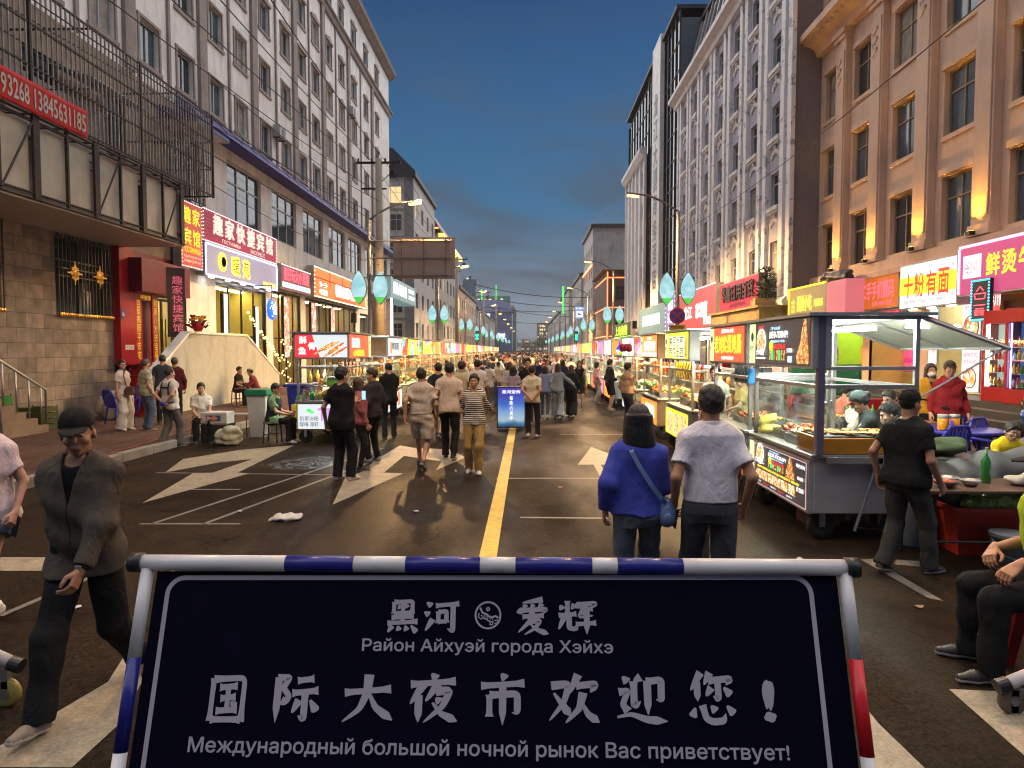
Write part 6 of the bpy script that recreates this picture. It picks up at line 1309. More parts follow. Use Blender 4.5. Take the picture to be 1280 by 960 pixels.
def tree(x,y,h,r,seed,label):
    t=thing('street_tree',label,'tree',(x,y,0)); rr=random.Random(seed); m=MB(); m.tube([(0,0,0),(.1,0,h*.35),(0,.1,h*.7)],[.22,.16,.06],7)
    for k in range(5): a=k*1.3; m.tube([(.05,0,h*.35+k*.3),(r*.6*math.cos(a),r*.6*math.sin(a),h*.6+k*.3)],[.08,.02],5)
    m.build('trunk',M_DKST,t); m=MB()
    for k in range(1500):
        u=rr.uniform(-1,1);a=rr.uniform(0,6.28);q=rr.random()**.4; s_=math.sqrt(1-u*u); lob=1+.3*math.sin(a*3+u*4+seed); m.obox((r*q*lob*s_*math.cos(a),r*q*lob*s_*math.sin(a),h*.68+h*.34*q*u),(.5,.22,.02),(rr.uniform(-1,1),rr.uniform(-1,1),a))
    m.build('crown',mat('dark_leaves',(.035,.055,.03),.7,var=.5),t)
for i,(x,y,h,r) in enumerate(((9,420,10,5),(13,430,11,6),(20,440,9,5),(-10,430,8,5),(8,520,9,6),(-2,540,8,6))): tree(x,y,h,r,i,('broad','tall','bushy','low','loose','spreading')[i]+' dark tree at the hazy end of the street')
# ---------------------------------------------------------------- street lamps with leaf panels
M_POLE=mat('grey_painted_pole',(.15,.15,.155),.6,.1,var=.15); G_LEAF=None
def leafmat():
    m,n,l,b=nmat('lit_leaf_panel'); t=n.new('ShaderNodeTexCoord'); z=n.new('ShaderNodeTexNoise'); z.inputs['Scale'].default_value=3.5; z.inputs['Detail'].default_value=3; l.new(t.outputs['Object'],z.inputs['Vector'])
    r=n.new('ShaderNodeValToRGB'); r.color_ramp.elements[0].position=.35; r.color_ramp.elements[1].position=.68; r.color_ramp.elements[0].color=(.24,.58,.66,1); r.color_ramp.elements[1].color=(.56,.85,.88,1); l.new(z.outputs['Fac'],r.inputs['Fac']); l.new(r.outputs['Color'],b.inputs['Emission Color']); b.inputs['Emission Strength'].default_value=.62*KE; b.inputs['Base Color'].default_value=(.1,.15,.15,1); return m
G_LEAF=leafmat(); G_LEAFG=glow('leaf_tip_green',(.10,.62,.10),.6)
SOD=(1.0,.60,.20)
def leaf_part(root,cx,z0,h=1.45,w=.66):
    N=14; left=[];right=[]
    for i in range(N+1):
        t=i/N; hw=w/2*(math.sin(math.pi*t**.95)**.85) if 0<t<1 else 0
        left.append((cx-hw,z0+h*t)); right.append((cx+hw,z0+h*t))
    ol=right+left[1:-1][::-1]
    e=[]
    for x,z in ol: e.append((cx+(x-cx)*1.07,z0+h/2+(z-z0-h/2)*1.03))
    fr_=MB().prism([(x,-.05,z) for x,z in e],(0,.1,0)).build('leaf_panel',M_POLE,root)
    up=MB();dn=MB(); cut=.2
    for y,sg in ((-.056,1),(.056,-1)):
        for i in range(N):
            q=[(left[i][0],y,left[i][1]),(right[i][0],y,right[i][1]),(right[i+1][0],y,right[i+1][1]),(left[i+1][0],y,left[i+1][1])]
            if sg<0: q=q[::-1]
            (dn if (i+.5)/N<cut else up).quad(*q)
    up.build('blue_face',G_LEAF,fr_); dn.build('green_tip',G_LEAFG,fr_)
def street_lamp(x,y,rz,label,h=8.0,arm=1.7,energy=0,leaves=True,group='street lamps with leaf panels'):
    t=thing('street_lamp',label,'street lamp',(x,y,.13),rz,group)
    MB().lathe([(.17,0),(.17,.5),(.11,.6),(.085,h*.6),(.07,h)],(0,0,0),12).build('pole',M_POLE,t,True)
    pts=[(0,0,h-.02)]+[(arm*(k/6),0,h+.75*math.sin(k/6*1.45)) for k in range(1,7)]; MB().tube(pts,[.05]*6+[.035],8).build('arm',M_POLE,t,True)
    e=pts[-1]; hd=MB(); hd.obox((e[0]+.28,0,e[2]-.0),(.62,.24,.1),(0,R(-8),0)); ho=hd.build('lamp_head',M_POLE,t,bevel=.03); MB().obox((e[0]+.3,0,e[2]-.055),(.50,.20,.09),(0,R(-8),0)).build('lens',glow('sodium_lens',(1,.42,.05),7),ho)
    if leaves:
        MB().tube([(-.55,0,4.55),(.55,0,4.55)],.022,6).tube([(-.55,0,5.0),(.55,0,5.0)],.022,6).build('leaf_bracket',M_POLE,t); leaf_part(t,-.47,3.85); leaf_part(t,.47,3.85)
    return t,e
lampL,e=street_lamp(-6.9,30,0,'street lamp with pale blue leaf panels carrying the back of a road sign',h=7.5)
lampR,e=street_lamp(6.65,31,R(180),'street lamp with leaf panels and round no stopping sign')
def lamplight(x,y,z,dx,p):
    l=bpy.data.lights.new('sodium_lamp','SPOT'); l.energy=p; l.color=(1,.57,.22); l.spot_size=R(165); l.spot_blend=.5; l.shadow_soft_size=.2
    o=bpy.data.objects.new('sodium_lamp',l); COL.objects.link(o); o.location=(x,y,z); o.rotation_euler=(0,R(dx),0)
LAMPP=3300
ords=['second','third','fourth','fifth','sixth','seventh','eighth','ninth']
for i,y in enumerate((53,76,99,122,145,170,200,235)):
    copy_tree(lampL,(-6.9,y,.13),0,'%s leaf panel street lamp from the road sign on the west kerb'%ords[i]); copy_tree(lampR,(6.65,y+1,.13),R(180),'%s leaf panel street lamp from the no stopping sign on the east kerb'%ords[i])
for y in (7,30,53,76,99): lamplight(-4.6,y,8.55,0,LAMPP*(.12 if y==7 else 1)); lamplight(4.2,y+1,8.55,0,LAMPP*(.18 if y==7 else 1))
nl,_=street_lamp(-6.9,7,0,'street lamp standing over the kerb beside the camera, west side'); nr,_=street_lamp(6.65,8,R(180),'street lamp standing over the kerb beside the camera, east side')
# back of the cantilever road sign
rs=thing('cantilever_road_sign','back of a large road sign on a steel frame fixed to lamp post','road sign',(-6.9,29.9,0)); MB().box((1.05,-.02,5.05),(3.75,.02,6.85)).build('panel',mat('pinkish_sign_back',(.33,.26,.26),.6,var=.12,dirt=.25),rs)
m=MB()
for z in (5.2,5.95,6.7): m.tube([(.05,-.06,z),(3.6,-.06,z)],.035,6)
for x in (1.45,2.4,3.35): m.box((x-.025,-.12,5.1),(x+.025,-.08,6.8))
m.build('frame',M_POLE,rs)
for z in (5.1,6.6): MB().lathe([(.1,z),(.1,z+.2)],(0,0,0),10).build('clamp',M_POLE,rs)
ns=thing('no_stopping_sign','round blue no stopping sign with red cross above a yellow plate','traffic sign',(6.62,30.85,0)); m=MB(); m.lathe([(.36,-.015),(.36,.015)],(0,-.05,3.5),28,axis='y'); m.build('red_ring',mat('sign_red',(.45,.02,.02),.4),ns); MB().lathe([(.28,-.004),(.28,.004)],(0,-.072,3.5),28,axis='y').build('blue_disc',mat('sign_blue',(.02,.05,.42),.4),ns)
m=MB(); m.obox((0,-.08,3.5),(.56,.006,.07),(0,R(45),0)); m.obox((0,-.0815,3.5),(.56,.006,.07),(0,R(-45),0)); m.build('red_cross',mat('sign_red',(.45,.02,.02)),ns)
MB().box((-.36,-.06,2.86),(.36,-.04,3.1)).build('yellow_plate',mat('sign_yellow',(.5,.3,.02),.5),ns); lettering('严禁停车',(0,-.062,2.98),(1,0,0),(0,0,1),.58,.14,M_BLKT,ns,lift=.004); MB().box((-.3,-.06,2.6),(.3,-.04,2.83)).build('white_plate',M_FRW,ns); lettering('违者拖走',(0,-.062,2.71),(1,0,0),(0,0,1),.48,.12,M_BLKT,ns,lift=.004)
bs=thing('bus_stop_sign','blue square bus stop sign on a long arm over the road','bus stop sign',(9.5,82,0)); MB().tube([(0,0,.1),(0,0,6.1),(-3.4,0,6.3)],.08,8).build('pole',M_POLE,bs); MB().box((-3.9,-.1,5.7),(-2.9,-.02,7.1)).build('blue_plate',glow('bus_blue',(.05,.2,.65),.6),bs); MB().box((-3.75,-.12,5.85),(-3.05,-.101,6.55)).build('white_square',glow('bus_white',(.8,.85,.9),.7),bs); MB().box((-3.65,-.14,6.05),(-3.2,-.122,6.25)).box((-3.6,-.14,6.251),(-3.4,-.122,6.36)).build('bus_pictogram',mat('sign_blue',(.02,.05,.42)),bs); lettering('Б.Хэйхэ',(-3.4,-.11,6.9),(1,0,0),(0,0,1),.9,.22,glow('bus_white',(.8,.85,.9)),bs,.02)
for x,y,lb in ((-6.5,88,'west'),(6.3,90,'east')):
    t=thing('traffic_light','green traffic light on a thin post at the %s kerb'%lb,'traffic light',(x,y,.1)); MB().tube([(0,0,0),(0,0,3.3)],.06,6).build('post',M_DKST,t); MB().box((-.22,-.2,3.0),(.22,.1,4.3)).build('signal_box',M_BLACK,t,bevel=.03); m=MB(); m.lathe([(.19,-.02),(.19,.02)],(0,-.22,3.3),14,axis='y').lathe([(.19,-.02),(.19,.02)],(0,-.22,3.72),14,axis='y'); m.build('green_lens',glow('green_signal',(.0,.9,.55),2.2),t)
# ---------------------------------------------------------------- utility poles and wires
M_CONCP=mat('pole_concrete',(.36,.31,.24),.85,var=.15,dirt=.2)
def upole(x,y,h,label):
    t=thing('utility_pole',label,'utility pole',(x,y,.1),0,'utility poles along the west kerb'); MB().lathe([(.27,0),(.17,h)],(0,0,0),14).build('pole',M_CONCP,t,True); MB().box((-1.15,-.06,h-.28),(1.15,.06,h-.18)).box((-.9,-.05,h-1.6),(.4,.05,h-1.52)).build('cross_arm',M_DKST,t)
    m=MB()
    for xx in (-1.05,-.35,.35,1.05): m.lathe([(.03,0),(.06,.04),(.03,.09),(.055,.13),(.02,.2)],(xx,0,h-.18),8)
    m.build('insulator',M_DKST,t,True); MB().lathe([(.16,0),(.16,.35),(.1,.4)],(.75,0,h-1.0),10).tube([(.15,0,h-1.2),(.75,0,h-.65),(.75,0,h-.3)],.025,5).build('bracket_lamp',M_DKST,t); return t
upole(-7.75,36,11.8,'concrete utility pole with cross arm behind the road sign'); upole(-7.7,75,11.9,'utility pole with cross arm at the side street corner'); upole(-7.7,120,12,'third utility pole past the cream building'); upole(-7.6,165,12,'fourth utility pole, thin against the blue lit buildings')
M_WIRE=mat('black_wire',(.008,.008,.009),.6)
def wire(a,b,sag,label,r=.014):
    a=Vector(a);b=Vector(b); pts=[a.lerp(b,k/16)+Vector((0,0,-sag*4*(k/16)*(1-k/16))) for k in range(17)]
    c=pts[0].copy(); o=MB().tube([p-c for p in pts],r,5).build('overhead_wire',M_WIRE,None); o.location=c; tag(o,label,'wire','overhead wires')
PT_=[((347,0),(-7.4,11.75),'topmost wire, steepest over white facade'),((286,0),(-8.1,11.75),'second wire from the pole top'),((228,0),(-8.8,11.75),'wire ending at the outer tip of cross arm'),((152,0),(-7.9,10.2),'wire to the lower cross arm'),((20,0),(-8.3,9.2),'wire low across the balcony cage'),((0,22),(-7.7,7.2),'wire sweeping below blue eave'),((62,0),(-7.9,8.6),'wire crossing cage corner'),((270,100),(-7.7,9.7),'thin wire near the air conditioner'),((240,215),(-7.7,6.4),'loose wire above the hotel fascia')]
for i,((px,py),(xx,zz),lb) in enumerate(PT_):
    Y=17 if i<4 else 14.5; 
    if i>=7: Y=22
    P=at(px,py,Y); E=Vector((xx,36,zz)); A=E+(P-E)*(1.55 if i<7 else 1.0); wire(A,E,.25 if i<7 else .35,'overhead '+lb,.016 if i<7 else .013)
for k in range(4): wire((-8.8+.7*k,36,11.75),(-8.8+.7*k,75,11.9),.7,'overhead wire spanning the side street, '+('outermost','second','third','innermost')[k]+' strand')
for k in range(2): wire((-8.2+1.1*k,75,11.9),(-8.2+1.1*k,120,12),.8,'distant overhead wire, '+('outer','inner')[k]+' strand past cream building')
wire(at(1236,-4,12),at(846,292,46),.4,'single wire slanting across the beige and ornate facades',.012)
for k,(y,za,zb) in enumerate(((95,11.0,9.6),(105,10.2,9.0),(120,9.5,9.2),(140,11,9),(160,9,8.6))): wire((-7.6,y,za),(9,y+6,zb),.6,'wire strung across the street, '+('closest to side street','next beyond','midway','second last','last')[k]+' of five',.05)
# ---------------------------------------------------------------- food carts
M_SIGNC=None
def signmat():
    m,n,l,b=nmat('stall_sign_face'); oi=n.new('ShaderNodeObjectInfo'); t=n.new('ShaderNodeTexCoord'); ad=n.new('ShaderNodeVectorMath'); ad.operation='ADD'; ms=n.new('ShaderNodeMath'); ms.operation='MULTIPLY'; ms.inputs[1].default_value=23; l.new(oi.outputs['Random'],ms.inputs[0]); l.new(t.outputs['Object'],ad.inputs[0]); l.new(ms.outputs[0],ad.inputs[1])
    v=n.new('ShaderNodeTexVoronoi'); v.inputs['Scale'].default_value=4.2; l.new(ad.outputs[0],v.inputs['Vector']); z=n.new('ShaderNodeTexNoise'); z.inputs['Scale'].default_value=1.4; l.new(ad.outputs[0],z.inputs['Vector'])
    r=n.new('ShaderNodeValToRGB'); r.color_ramp.interpolation='CONSTANT'; r.color_ramp.elements[0].color=(0,0,0,1); r.color_ramp.elements[1].position=.56; r.color_ramp.elements[1].color=(1,1,1,1); l.new(z.outputs['Fac'],r.inputs['Fac'])
    hs=n.new('ShaderNodeHueSaturation'); hs.inputs['Saturation'].default_value=1.25; hs.inputs['Value'].default_value=1.0; l.new(v.outputs['Color'],hs.inputs['Color'])
    mx=n.new('ShaderNodeMix'); mx.data_type='RGBA'; l.new(r.outputs['Color'],mx.inputs['Factor']); l.new(oi.outputs['Color'],mx.inputs['A']); l.new(hs.outputs['Color'],mx.inputs['B'])
    l.new(mx.outputs['Result'],b.inputs['Emission Color']); b.inputs['Emission Strength'].default_value=1.15*KE; b.inputs['Base Color'].default_value=(.08,.08,.08,1); return m
M_SIGNC=signmat(); M_PLAIN=ocol('plain_lit_panel',.4,0,10,None,1.0)
M_COUNTER=mat('steel_counter',(.42,.42,.42),.3,.8,var=.2); M_CABG=mat('violet_grey_cart_steel',(.42,.40,.41),.4,.35,var=.12,dirt=.15); M_RUB=mat('tyre_rubber',(.02,.02,.02),.8); M_CLEAR=glass('stall_glass',(.93,.97,.95),.3); M_HUB=mat('hub_green',(.15,.25,.2),.5)
F_FRIED=food('fried_food',[(.10,.03,.01),(.35,.12,.02),(.55,.26,.04),(.6,.4,.08),(.3,.08,.02)],0,26); F_SKEW=food('chilli_food',[(.2,.01,.01),(.5,.05,.02),(.5,.2,.05),(.5,.3,.15)],0,30); F_GRN=food('green_food',[(.05,.2,.02),(.2,.45,.05),(.5,.6,.2),(.6,.6,.4)],0,24); F_WHT=food('pale_food',[(.3,.3,.25),(.5,.5,.4),(.6,.6,.5),(.5,.35,.15)],0,22)
def cart(name,label,x,ya,yb,east,depth=1.05,group=None,front_top=None,front_low=None,end_top=None,strip=True,glasshi=1.62,ctop=.92,tube=L_WHITE,cab=None,goods=False):
    L=yb-ya; t=thing(name,label,'food cart',(x,yb if east else ya,0),R(-90) if east else R(90),group); cab=cab or M_CABG; D=depth
    MB().box((0.02,0,.3),(L-.02,D,ctop-.04)).build('cabinet',cab,t,bevel=.012); MB().box((-.02,-.05,ctop-.04),(L+.02,D+.03,ctop)).build('counter',M_COUNTER,t,bevel=.008)
    m=MB(); 
    for px_ in (.03,L-.03):
        for py_ in (.03,D-.03): m.box((px_-.022,py_-.022,ctop),(px_+.022,py_+.022,2.36))
    m.box((.05,.01,glasshi-.02),(L-.05,.05,glasshi+.02)).box((.05,D-.05,glasshi-.02),(L-.05,D-.01,glasshi+.02)).box((.01,.05,glasshi-.02),(.05,D-.05,glasshi+.02)).box((L-.05,.05,glasshi-.02),(L-.01,D-.05,glasshi+.02)); m.build('posts',M_STEEL,t)
    m=MB(); m.quad((.05,.03,ctop),(L-.05,.03,ctop),(L-.05,.03,glasshi-.02),(.05,.03,glasshi-.02)); m.quad((.03,.05,ctop),(.03,.05,glasshi-.02),(.03,D-.05,glasshi-.02),(.03,D-.05,ctop)); m.quad((L-.03,.05,ctop),(L-.03,D-.05,ctop),(L-.03,D-.05,glasshi-.02),(L-.03,.05,glasshi-.02)); m.build('glass_case',M_CLEAR,t)
    MB().box((-.03,-.06,1.80),(L+.03,.14,2.34)).build('roof_box',cab,t,bevel=.01)
    if end_top: a_=-.03 if not east else L-.09; MB().box((a_,.142,1.80),(a_+.12,D+.04,2.304)).build('end_box',cab,t)
    if 1: MB().box((-.03,.141,2.305),(L+.03,D+.04,2.34)).build('roof_rim',M_GALV,t)
    r=MB().box((-.1,-.12,2.342),(L+.1,D+.1,2.375)).build('roof_sheet',M_STEEL,t)
    zl=2.2; MB().box((.1,D*.45,zl),(L-.1,D*.45+.17,zl+.043)).build('tube_lamp',tube,t)
    if goods:
        q=random.Random(int(ya*10)); mats_=(F_FRIED,F_SKEW,F_WHT,F_GRN)
        for k in range(4):
            b=MB(); xx=.3+k*(L-.4)/4; 
            for _ in range(12): b.ball((xx+q.uniform(-.15,.2),q.uniform(.2,.85),ctop+q.uniform(.05,.18)),(q.uniform(.06,.1),q.uniform(.05,.09),q.uniform(.05,.09)),6)
            b.build('food_heap',mats_[k],t,True)
        for k in range(7):
            b=MB(); b.lathe([(.05,0),(.05,.16),(.02,.2),(.02,.26)],(.2+k*(L-.4)/6,D-.15,ctop+.35*(k%2)),8); b.build('bottle',(mat('bottle_orange',(.6,.2,.02),.2),mat('bottle_yellow',(.6,.45,.05),.2),mat('bottle_pale',(.6,.65,.6),.2))[k%3],t,True)
        MB().box((.1,D-.25,ctop+.33),(L-.1,D-.05,ctop+.348)).build('shelf',M_STEEL,t)
        b=MB()
        for k in range(6): b.box((.2+k*.33,.2,1.45),(.32+k*.33,.24,1.72))
        b.build('hanging_packets',F_SKEW,t)
    for px_ in (.16,L-.16):
        for py_ in (.14,D-.14):
            w_=MB(); w_.lathe([(.07,-.03),(.135,-.035),(.145,-.02),(.145,.02),(.135,.035),(.07,.03)],(px_,py_,.147),18,axis='x'); wo=w_.build('wheel',M_RUB,t,True); MB().lathe([(.07,-.022),(.07,.022)],(px_,py_,.147),12,axis='x').build('hub',M_HUB,wo); MB().box((px_-.05,py_-.03,.14),(px_-.04,py_+.03,.3)).box((px_+.04,py_-.03,.14),(px_+.05,py_+.03,.3)).build('fork',M_STEEL,t)
    t['L']=L;t['D']=D;t['ct']=ctop
    s0=.24 if strip else .03
    def face(nm,a,b,zz0,zz1,y,mm,color=None): return mesh_obj(nm,[(a,y,zz0),(b,y,zz0),(b,y,zz1),(a,y,zz1)],[(0,1,2,3)],mm,t,color=color)
    if east:  # customers see x growing towards the near end
        xs=(.02,s0); xm=(s0,L-.02)
    else: xs=(L-s0,L-.02); xm=(.02,L-s0)
    if strip: 
        face('logo_strip',xs[0],xs[1],1.83,2.32,-.067,G_LIME); c=(xs[0]+xs[1])/2; MB().ball((c,-.07,2.16),(.055,.006,.06),10).build('logo',mat('logo_green',(.02,.13,.09),.5),t); lettering('夜市',(c,-.069,2.02),(1,0,0),(0,0,1),.15,.08,mat('logo_green',(.02,.13,.09)),t,.02); lettering('黑河夜市',(c,-.069,1.9),(1,0,0),(0,0,1),.18,.04,mat('logo_green',(.02,.13,.09)),t)
    if front_top: face('front_sign',xm[0],xm[1],1.83,2.32,-.066,*front_top)
    if front_low: MB().box((.03,-.045,.30),(L-.03,-.004,ctop-.07)).build('front_box',cab,t); face('front_panel',.05,L-.05,.32,ctop-.09,-.05,*front_low)
    if end_top:  # the end that looks up the street towards the camera
        xe=-.035 if not east else L+.035
        v=[(xe,D,1.84),(xe,-.03,1.84),(xe,-.03,2.31),(xe,D,2.31)] if not east else [(xe,-.03,1.84),(xe,D,1.84),(xe,D,2.31),(xe,-.03,2.31)]
        mesh_obj('end_sign',v,[(0,1,2,3)],end_top[0],t,color=end_top[1] if len(end_top)>1 else None)
    return t
def ftext(t,s,x,z,w,h,m,bold=.02,vertical=False,y=-.068,slant=0): return lettering(s,(x,y,z),(1,0,0),(0,0,1),w,h,m,t,bold,vertical,lift=.005,slant=slant)
L_SOFTW=glow('stall_tube_white',(.95,1,.85),34); L_SOFTY=glow('stall_tube_yellow',(1,.72,.27),46); L_PINKT=glow('stall_tube_pink',(1,.25,.6),12)
G_DARKP=glow('charcoal_printed_panel',(.035,.03,.035),.8); G_ORD=glow('orange_red_panel',(.85,.09,.03),.95); G_LEM=glow('lemon_panel',(.78,.85,.03),.95); G_ORP=glow('orange_panel',(.9,.27,.04),.95); G_WPAN=glow('white_panel',(.78,.87,.93),.56); M_BLKL=mat('black_print',(.015,.015,.015)); G_CY=glow('cyan_print',(.45,.75,.95),1.0); G_WPRINT=glow('white_print_lit',(.9,.9,.9),1.0)
F_KEB=food('kebab_picture',[lin((50,15,8)),lin((150,55,15)),lin((215,125,40)),lin((245,205,130)),lin((90,25,10)),lin((200,90,25))],1.0,42); F_PLATE=food('plated_food_picture',[lin((120,60,10)),lin((230,170,40)),lin((250,240,210)),lin((230,90,30)),lin((90,150,40))],1.0,34)
# east 1: the big dark menu cart
E1=cart('food_cart','big charcoal food cart with kebab menu panels and a sloping flap awning',2.95,7.1,9.05,True,1.05,front_top=(G_DARKP,),front_low=(G_DARKP,),strip=True,ctop=.92,tube=L_SOFTW)
def menu_art(t,x0,x1,z0,z1,y,full):
    W=x1-x0;H=z1-z0
    def X(u): return x0+W*u
    def Z(v): return z0+H*v
    def disc(u,v,r,m,nm,k=0): MB().lathe([(r,-.002),(r,.002)],(X(u),y-.006-k,Z(v)),18,axis='y').build(nm,m,t)
    s=1 if not full else .52; o=0 if not full else .48
    def V(v): return o+v*s
    disc(.13,V(.55),.16 if not full else .13,G_WPRINT,'plate_rim'); disc(.13,V(.55),.14 if not full else .115,F_PLATE,'plate_picture',.004)
    ftext(t,'МЕНЮ',X(.13),Z(V(.9)),W*.1,H*.08*s,G_RED,y=y-.004); ftext(t,'炸鸡饭',X(.13),Z(V(.28)),W*.16,H*.15*s,G_WPRINT,y=y-.012); ftext(t,'ЖАРЕНЫЙ ЦЫПЛЁНОК',X(.13),Z(V(.14)),W*.2,H*.07*s,G_WPRINT,y=y-.004)
    ftext(t,'ЛУЧШИЙ',X(.42),Z(V(.86)),W*.18,H*.09*s,G_CY,y=y-.004,slant=.2); ftext(t,'ШЕФ-ПОВАР!',X(.48),Z(V(.7)),W*.34,H*.17*s,G_WPRINT,.035,y=y-.004,slant=.1)
    ftext(t,'СКИДКИ НА ГРИЛЬ',X(.47),Z(V(.54)),W*.26,H*.07*s,G_CY,y=y-.004); ftext(t,'ШАШЛЫК',X(.49),Z(V(.42)),W*.26,H*.12*s,G_RED,.03,y=y-.004)
    disc(.34,V(.44),.045 if full else .06,G_YEL,'round_badge')
    m=MB(); mg=MB()
    for k in range(7): a=X(.32+k*.045); (mg if k%3==1 else m).box((a-.018,y-.008,Z(V(.1))),(a+.018,y-.004,Z(V(.33))))
    m.build('skewer_pictures',F_KEB,t); mg.build('green_skewer_pictures',G_GREEN,t)
    p=[(X(.8),y-.006,Z(.04)),(X(.99),y-.006,Z(.04)),(X(1.0),y-.006,Z(.2)),(X(.975),y-.006,Z(.55)),(X(.95),y-.006,Z(1)),(X(.91),y-.006,Z(1)),(X(.86),y-.006,Z(.5)),(X(.8),y-.006,Z(.2))] if not full else [(X(.64),y-.006,Z(.5)),(X(.8),y-.006,Z(.5)),(X(.785),y-.006,Z(.66)),(X(.735),y-.006,Z(.97)),(X(.715),y-.006,Z(.97)),(X(.66),y-.006,Z(.68))]
    MB().poly(p).build('kebab_cone_picture',F_KEB,t); 
    if not full: ftext(t,'土耳其烤肉',X(.685),Z(.33),W*.1,H*.1,G_WPRINT,y=y-.004); MB().box((X(.65),y-.005,Z(.06)),(X(.72),y-.003,Z(.2))).build('price_panel',G_CY,t)
    else:
        ftext(t,'ПОПУЛЯРНЫЕ БЛЮДА НАШЕГО МЕНЮ',X(.48),Z(.45),W*.8,H*.06,G_YEL,y=y-.004); ftext(t,'特色烤肉',X(.9),Z(.86),W*.14,H*.08,G_WPRINT,y=y-.004); ftext(t,'香肠',X(.9),Z(.6),W*.1,H*.07,G_WPRINT,y=y-.004); ftext(t,'价目表',X(.9),Z(.36),W*.12,H*.1,G_WPRINT,y=y-.004)
        m=MB()
        for k in range(6): MB().box((X(.06+k*.128),y-.008,Z(.17)),(X(.06+k*.128+.11),y-.004,Z(.38))).build('dish_picture',F_PLATE,t)
        for k in range(5): ftext(t,'ЦЕНА 15',X(.12+k*.15),Z(.10),W*.1,H*.035,G_RED if k%2 else G_WPRINT,y=y-.004)
        m=MB(); m.box((X(.01),y-.006,Z(.015)),(X(.99),y-.004,Z(.03))).box((X(.01),y-.006,Z(.97)),(X(.99),y-.004,Z(.985))).box((X(.01),y-.006,Z(.03)),(X(.017),y-.004,Z(.97))).box((X(.983),y-.006,Z(.03)),(X(.99),y-.004,Z(.97))); m.build('printed_border',glow('pale_pink_line',(.8,.5,.5),.7),t)
menu_art(E1,.26,1.93,1.83,2.32,-.068,False); menu_art(E1,.24,1.90,.32,.83,-.051,True)
mesh_obj('logo_strip',[(.05,-.053,.32),(.22,-.053,.32),(.22,-.053,.83),(.05,-.053,.83)],[(0,1,2,3)],G_LIME,E1); lettering('夜市',(.135,-.055,.62),(1,0,0),(0,0,1),.12,.08,mat('logo_green',(.02,.13,.09)),E1,.02)
# flap awning over the seller, with its frame
aw=MB(); aw.prism([(-.05,1.05,2.33),(1.98,1.05,2.33),(1.98,1.9,2.02),(-.05,1.9,2.02)],(0,0,.025)); aw.build('flap_awning',mat('grey_green_sheet',(.33,.36,.30),.6,var=.15),E1)
m=MB(); m.tube([(1.98,1.02,2.33),(1.98,1.92,2.005)],.022,6).tube([(-.05,1.02,2.33),(-.05,1.92,2.005)],.022,6).tube([(-.05,1.91,2.01),(1.98,1.91,2.01)],.022,6).tube([(1.96,1.02,1.5),(1.96,1.88,2.02)],.012,5).tube([(.97,1.02,2.32),(.97,1.91,2.005)],.016,6); m.box((1.9,.02,1.79),(1.94,1.03,1.83)); m.build('awning_frame',M_CABG,E1)
MB().box((1.935,.0,.92),(1.99,.07,2.34)).build('corner_post',mat('dark_violet_post',(.13,.115,.17),.4),E1)
MB().box((1.55,1.1,2.23),(1.6,1.65,2.26)).build('tube_lamp',L_SOFTW,E1)
m=MB(); X_=2.0; m.tube([(X_,.62,.88),(X_,.40,.14)],.016,6).tube([(X_,.62,.88),(X_,.92,.12)],.016,6); m.box((X_-.02,.57,.72),(X_+.03,.67,.92)); m.box((X_-.03,.1,.84),(X_+.03,1.2,.9)); m.build('support_legs',M_STEEL,E1)
gr=thing('griddle','orange griddle box heaped with sizzling skewers on cart end','griddle',(3.55,7.38,.921)); MB().box((-.55,-.28,0),(.62,.32,.17)).build('orange_body',mat('orange_enamel',(.5,.21,.015),.4,var=.2),gr,bevel=.008); MB().box((-.52,-.25,.171),(.59,.29,.185)).build('hot_plate',M_BLACK,gr); r=random.Random(3); m=MB()
for k in range(60): m.ball((r.uniform(-.48,.5),r.uniform(-.2,.24),.2),(r.uniform(.03,.06),r.uniform(.025,.045),.022),7)
m.build('food_pieces',F_FRIED,gr,True); m=MB()
for k in range(16): x_=-.45+k*.06; m.tube([(x_,-.05,.21),(x_+.02,-.36,.235)],.004,4)
m.build('skewer_sticks',mat('bamboo',(.5,.36,.16),.7),gr)
def tray(x,y,z,w,d,h,m_food,label,body=None,seed=0,n=26):
    t=thing('food_tray',label,'tray',(x,y,z)); m=MB(); m.box((-w/2,-d/2,0),(w/2,d/2,.012)).box((-w/2,-d/2,.012),(-w/2+.01,d/2,h)).box((w/2-.01,-d/2,.012),(w/2,d/2,h)).box((-w/2+.01,-d/2,.012),(w/2-.01,-d/2+.01,h)).box((-w/2+.01,d/2-.01,.012),(w/2-.01,d/2,h)); m.build('tray',body or M_STEEL,t); r=random.Random(seed); m=MB()
    for k in range(n): m.ball((r.uniform(-w/2+.04,w/2-.04),r.uniform(-d/2+.04,d/2-.04),h+r.uniform(-.02,.03)),(r.uniform(.03,.06),r.uniform(.03,.06),r.uniform(.025,.05)),7)
    m.build('food_heap',m_food,t,True); return t
def bottle(x,y,z,h,r,col,label,cap_=None,grp=None,name='bottle'):
    t=thing(name,label,name.replace('_',' '),(x,y,z),0,grp); MB().lathe([(r*.9,0),(r,.01),(r,h*.58),(r*.75,h*.68),(r*.32,h*.78),(r*.3,h*.95)],(0,0,0),12).build('body',col,t,True); MB().lathe([(r*.34,h*.95),(r*.34,h)],(0,0,0),8).build('cap',cap_ or M_FRW,t); return t
tray(3.3,8.0,.921,.5,.4,.1,F_WHT,'steel tray of pale noodles behind the kebab menu glass',seed=1); tray(3.35,8.55,.921,.5,.4,.1,F_SKEW,'steel tray of red skewers behind the kebab menu glass',seed=2)
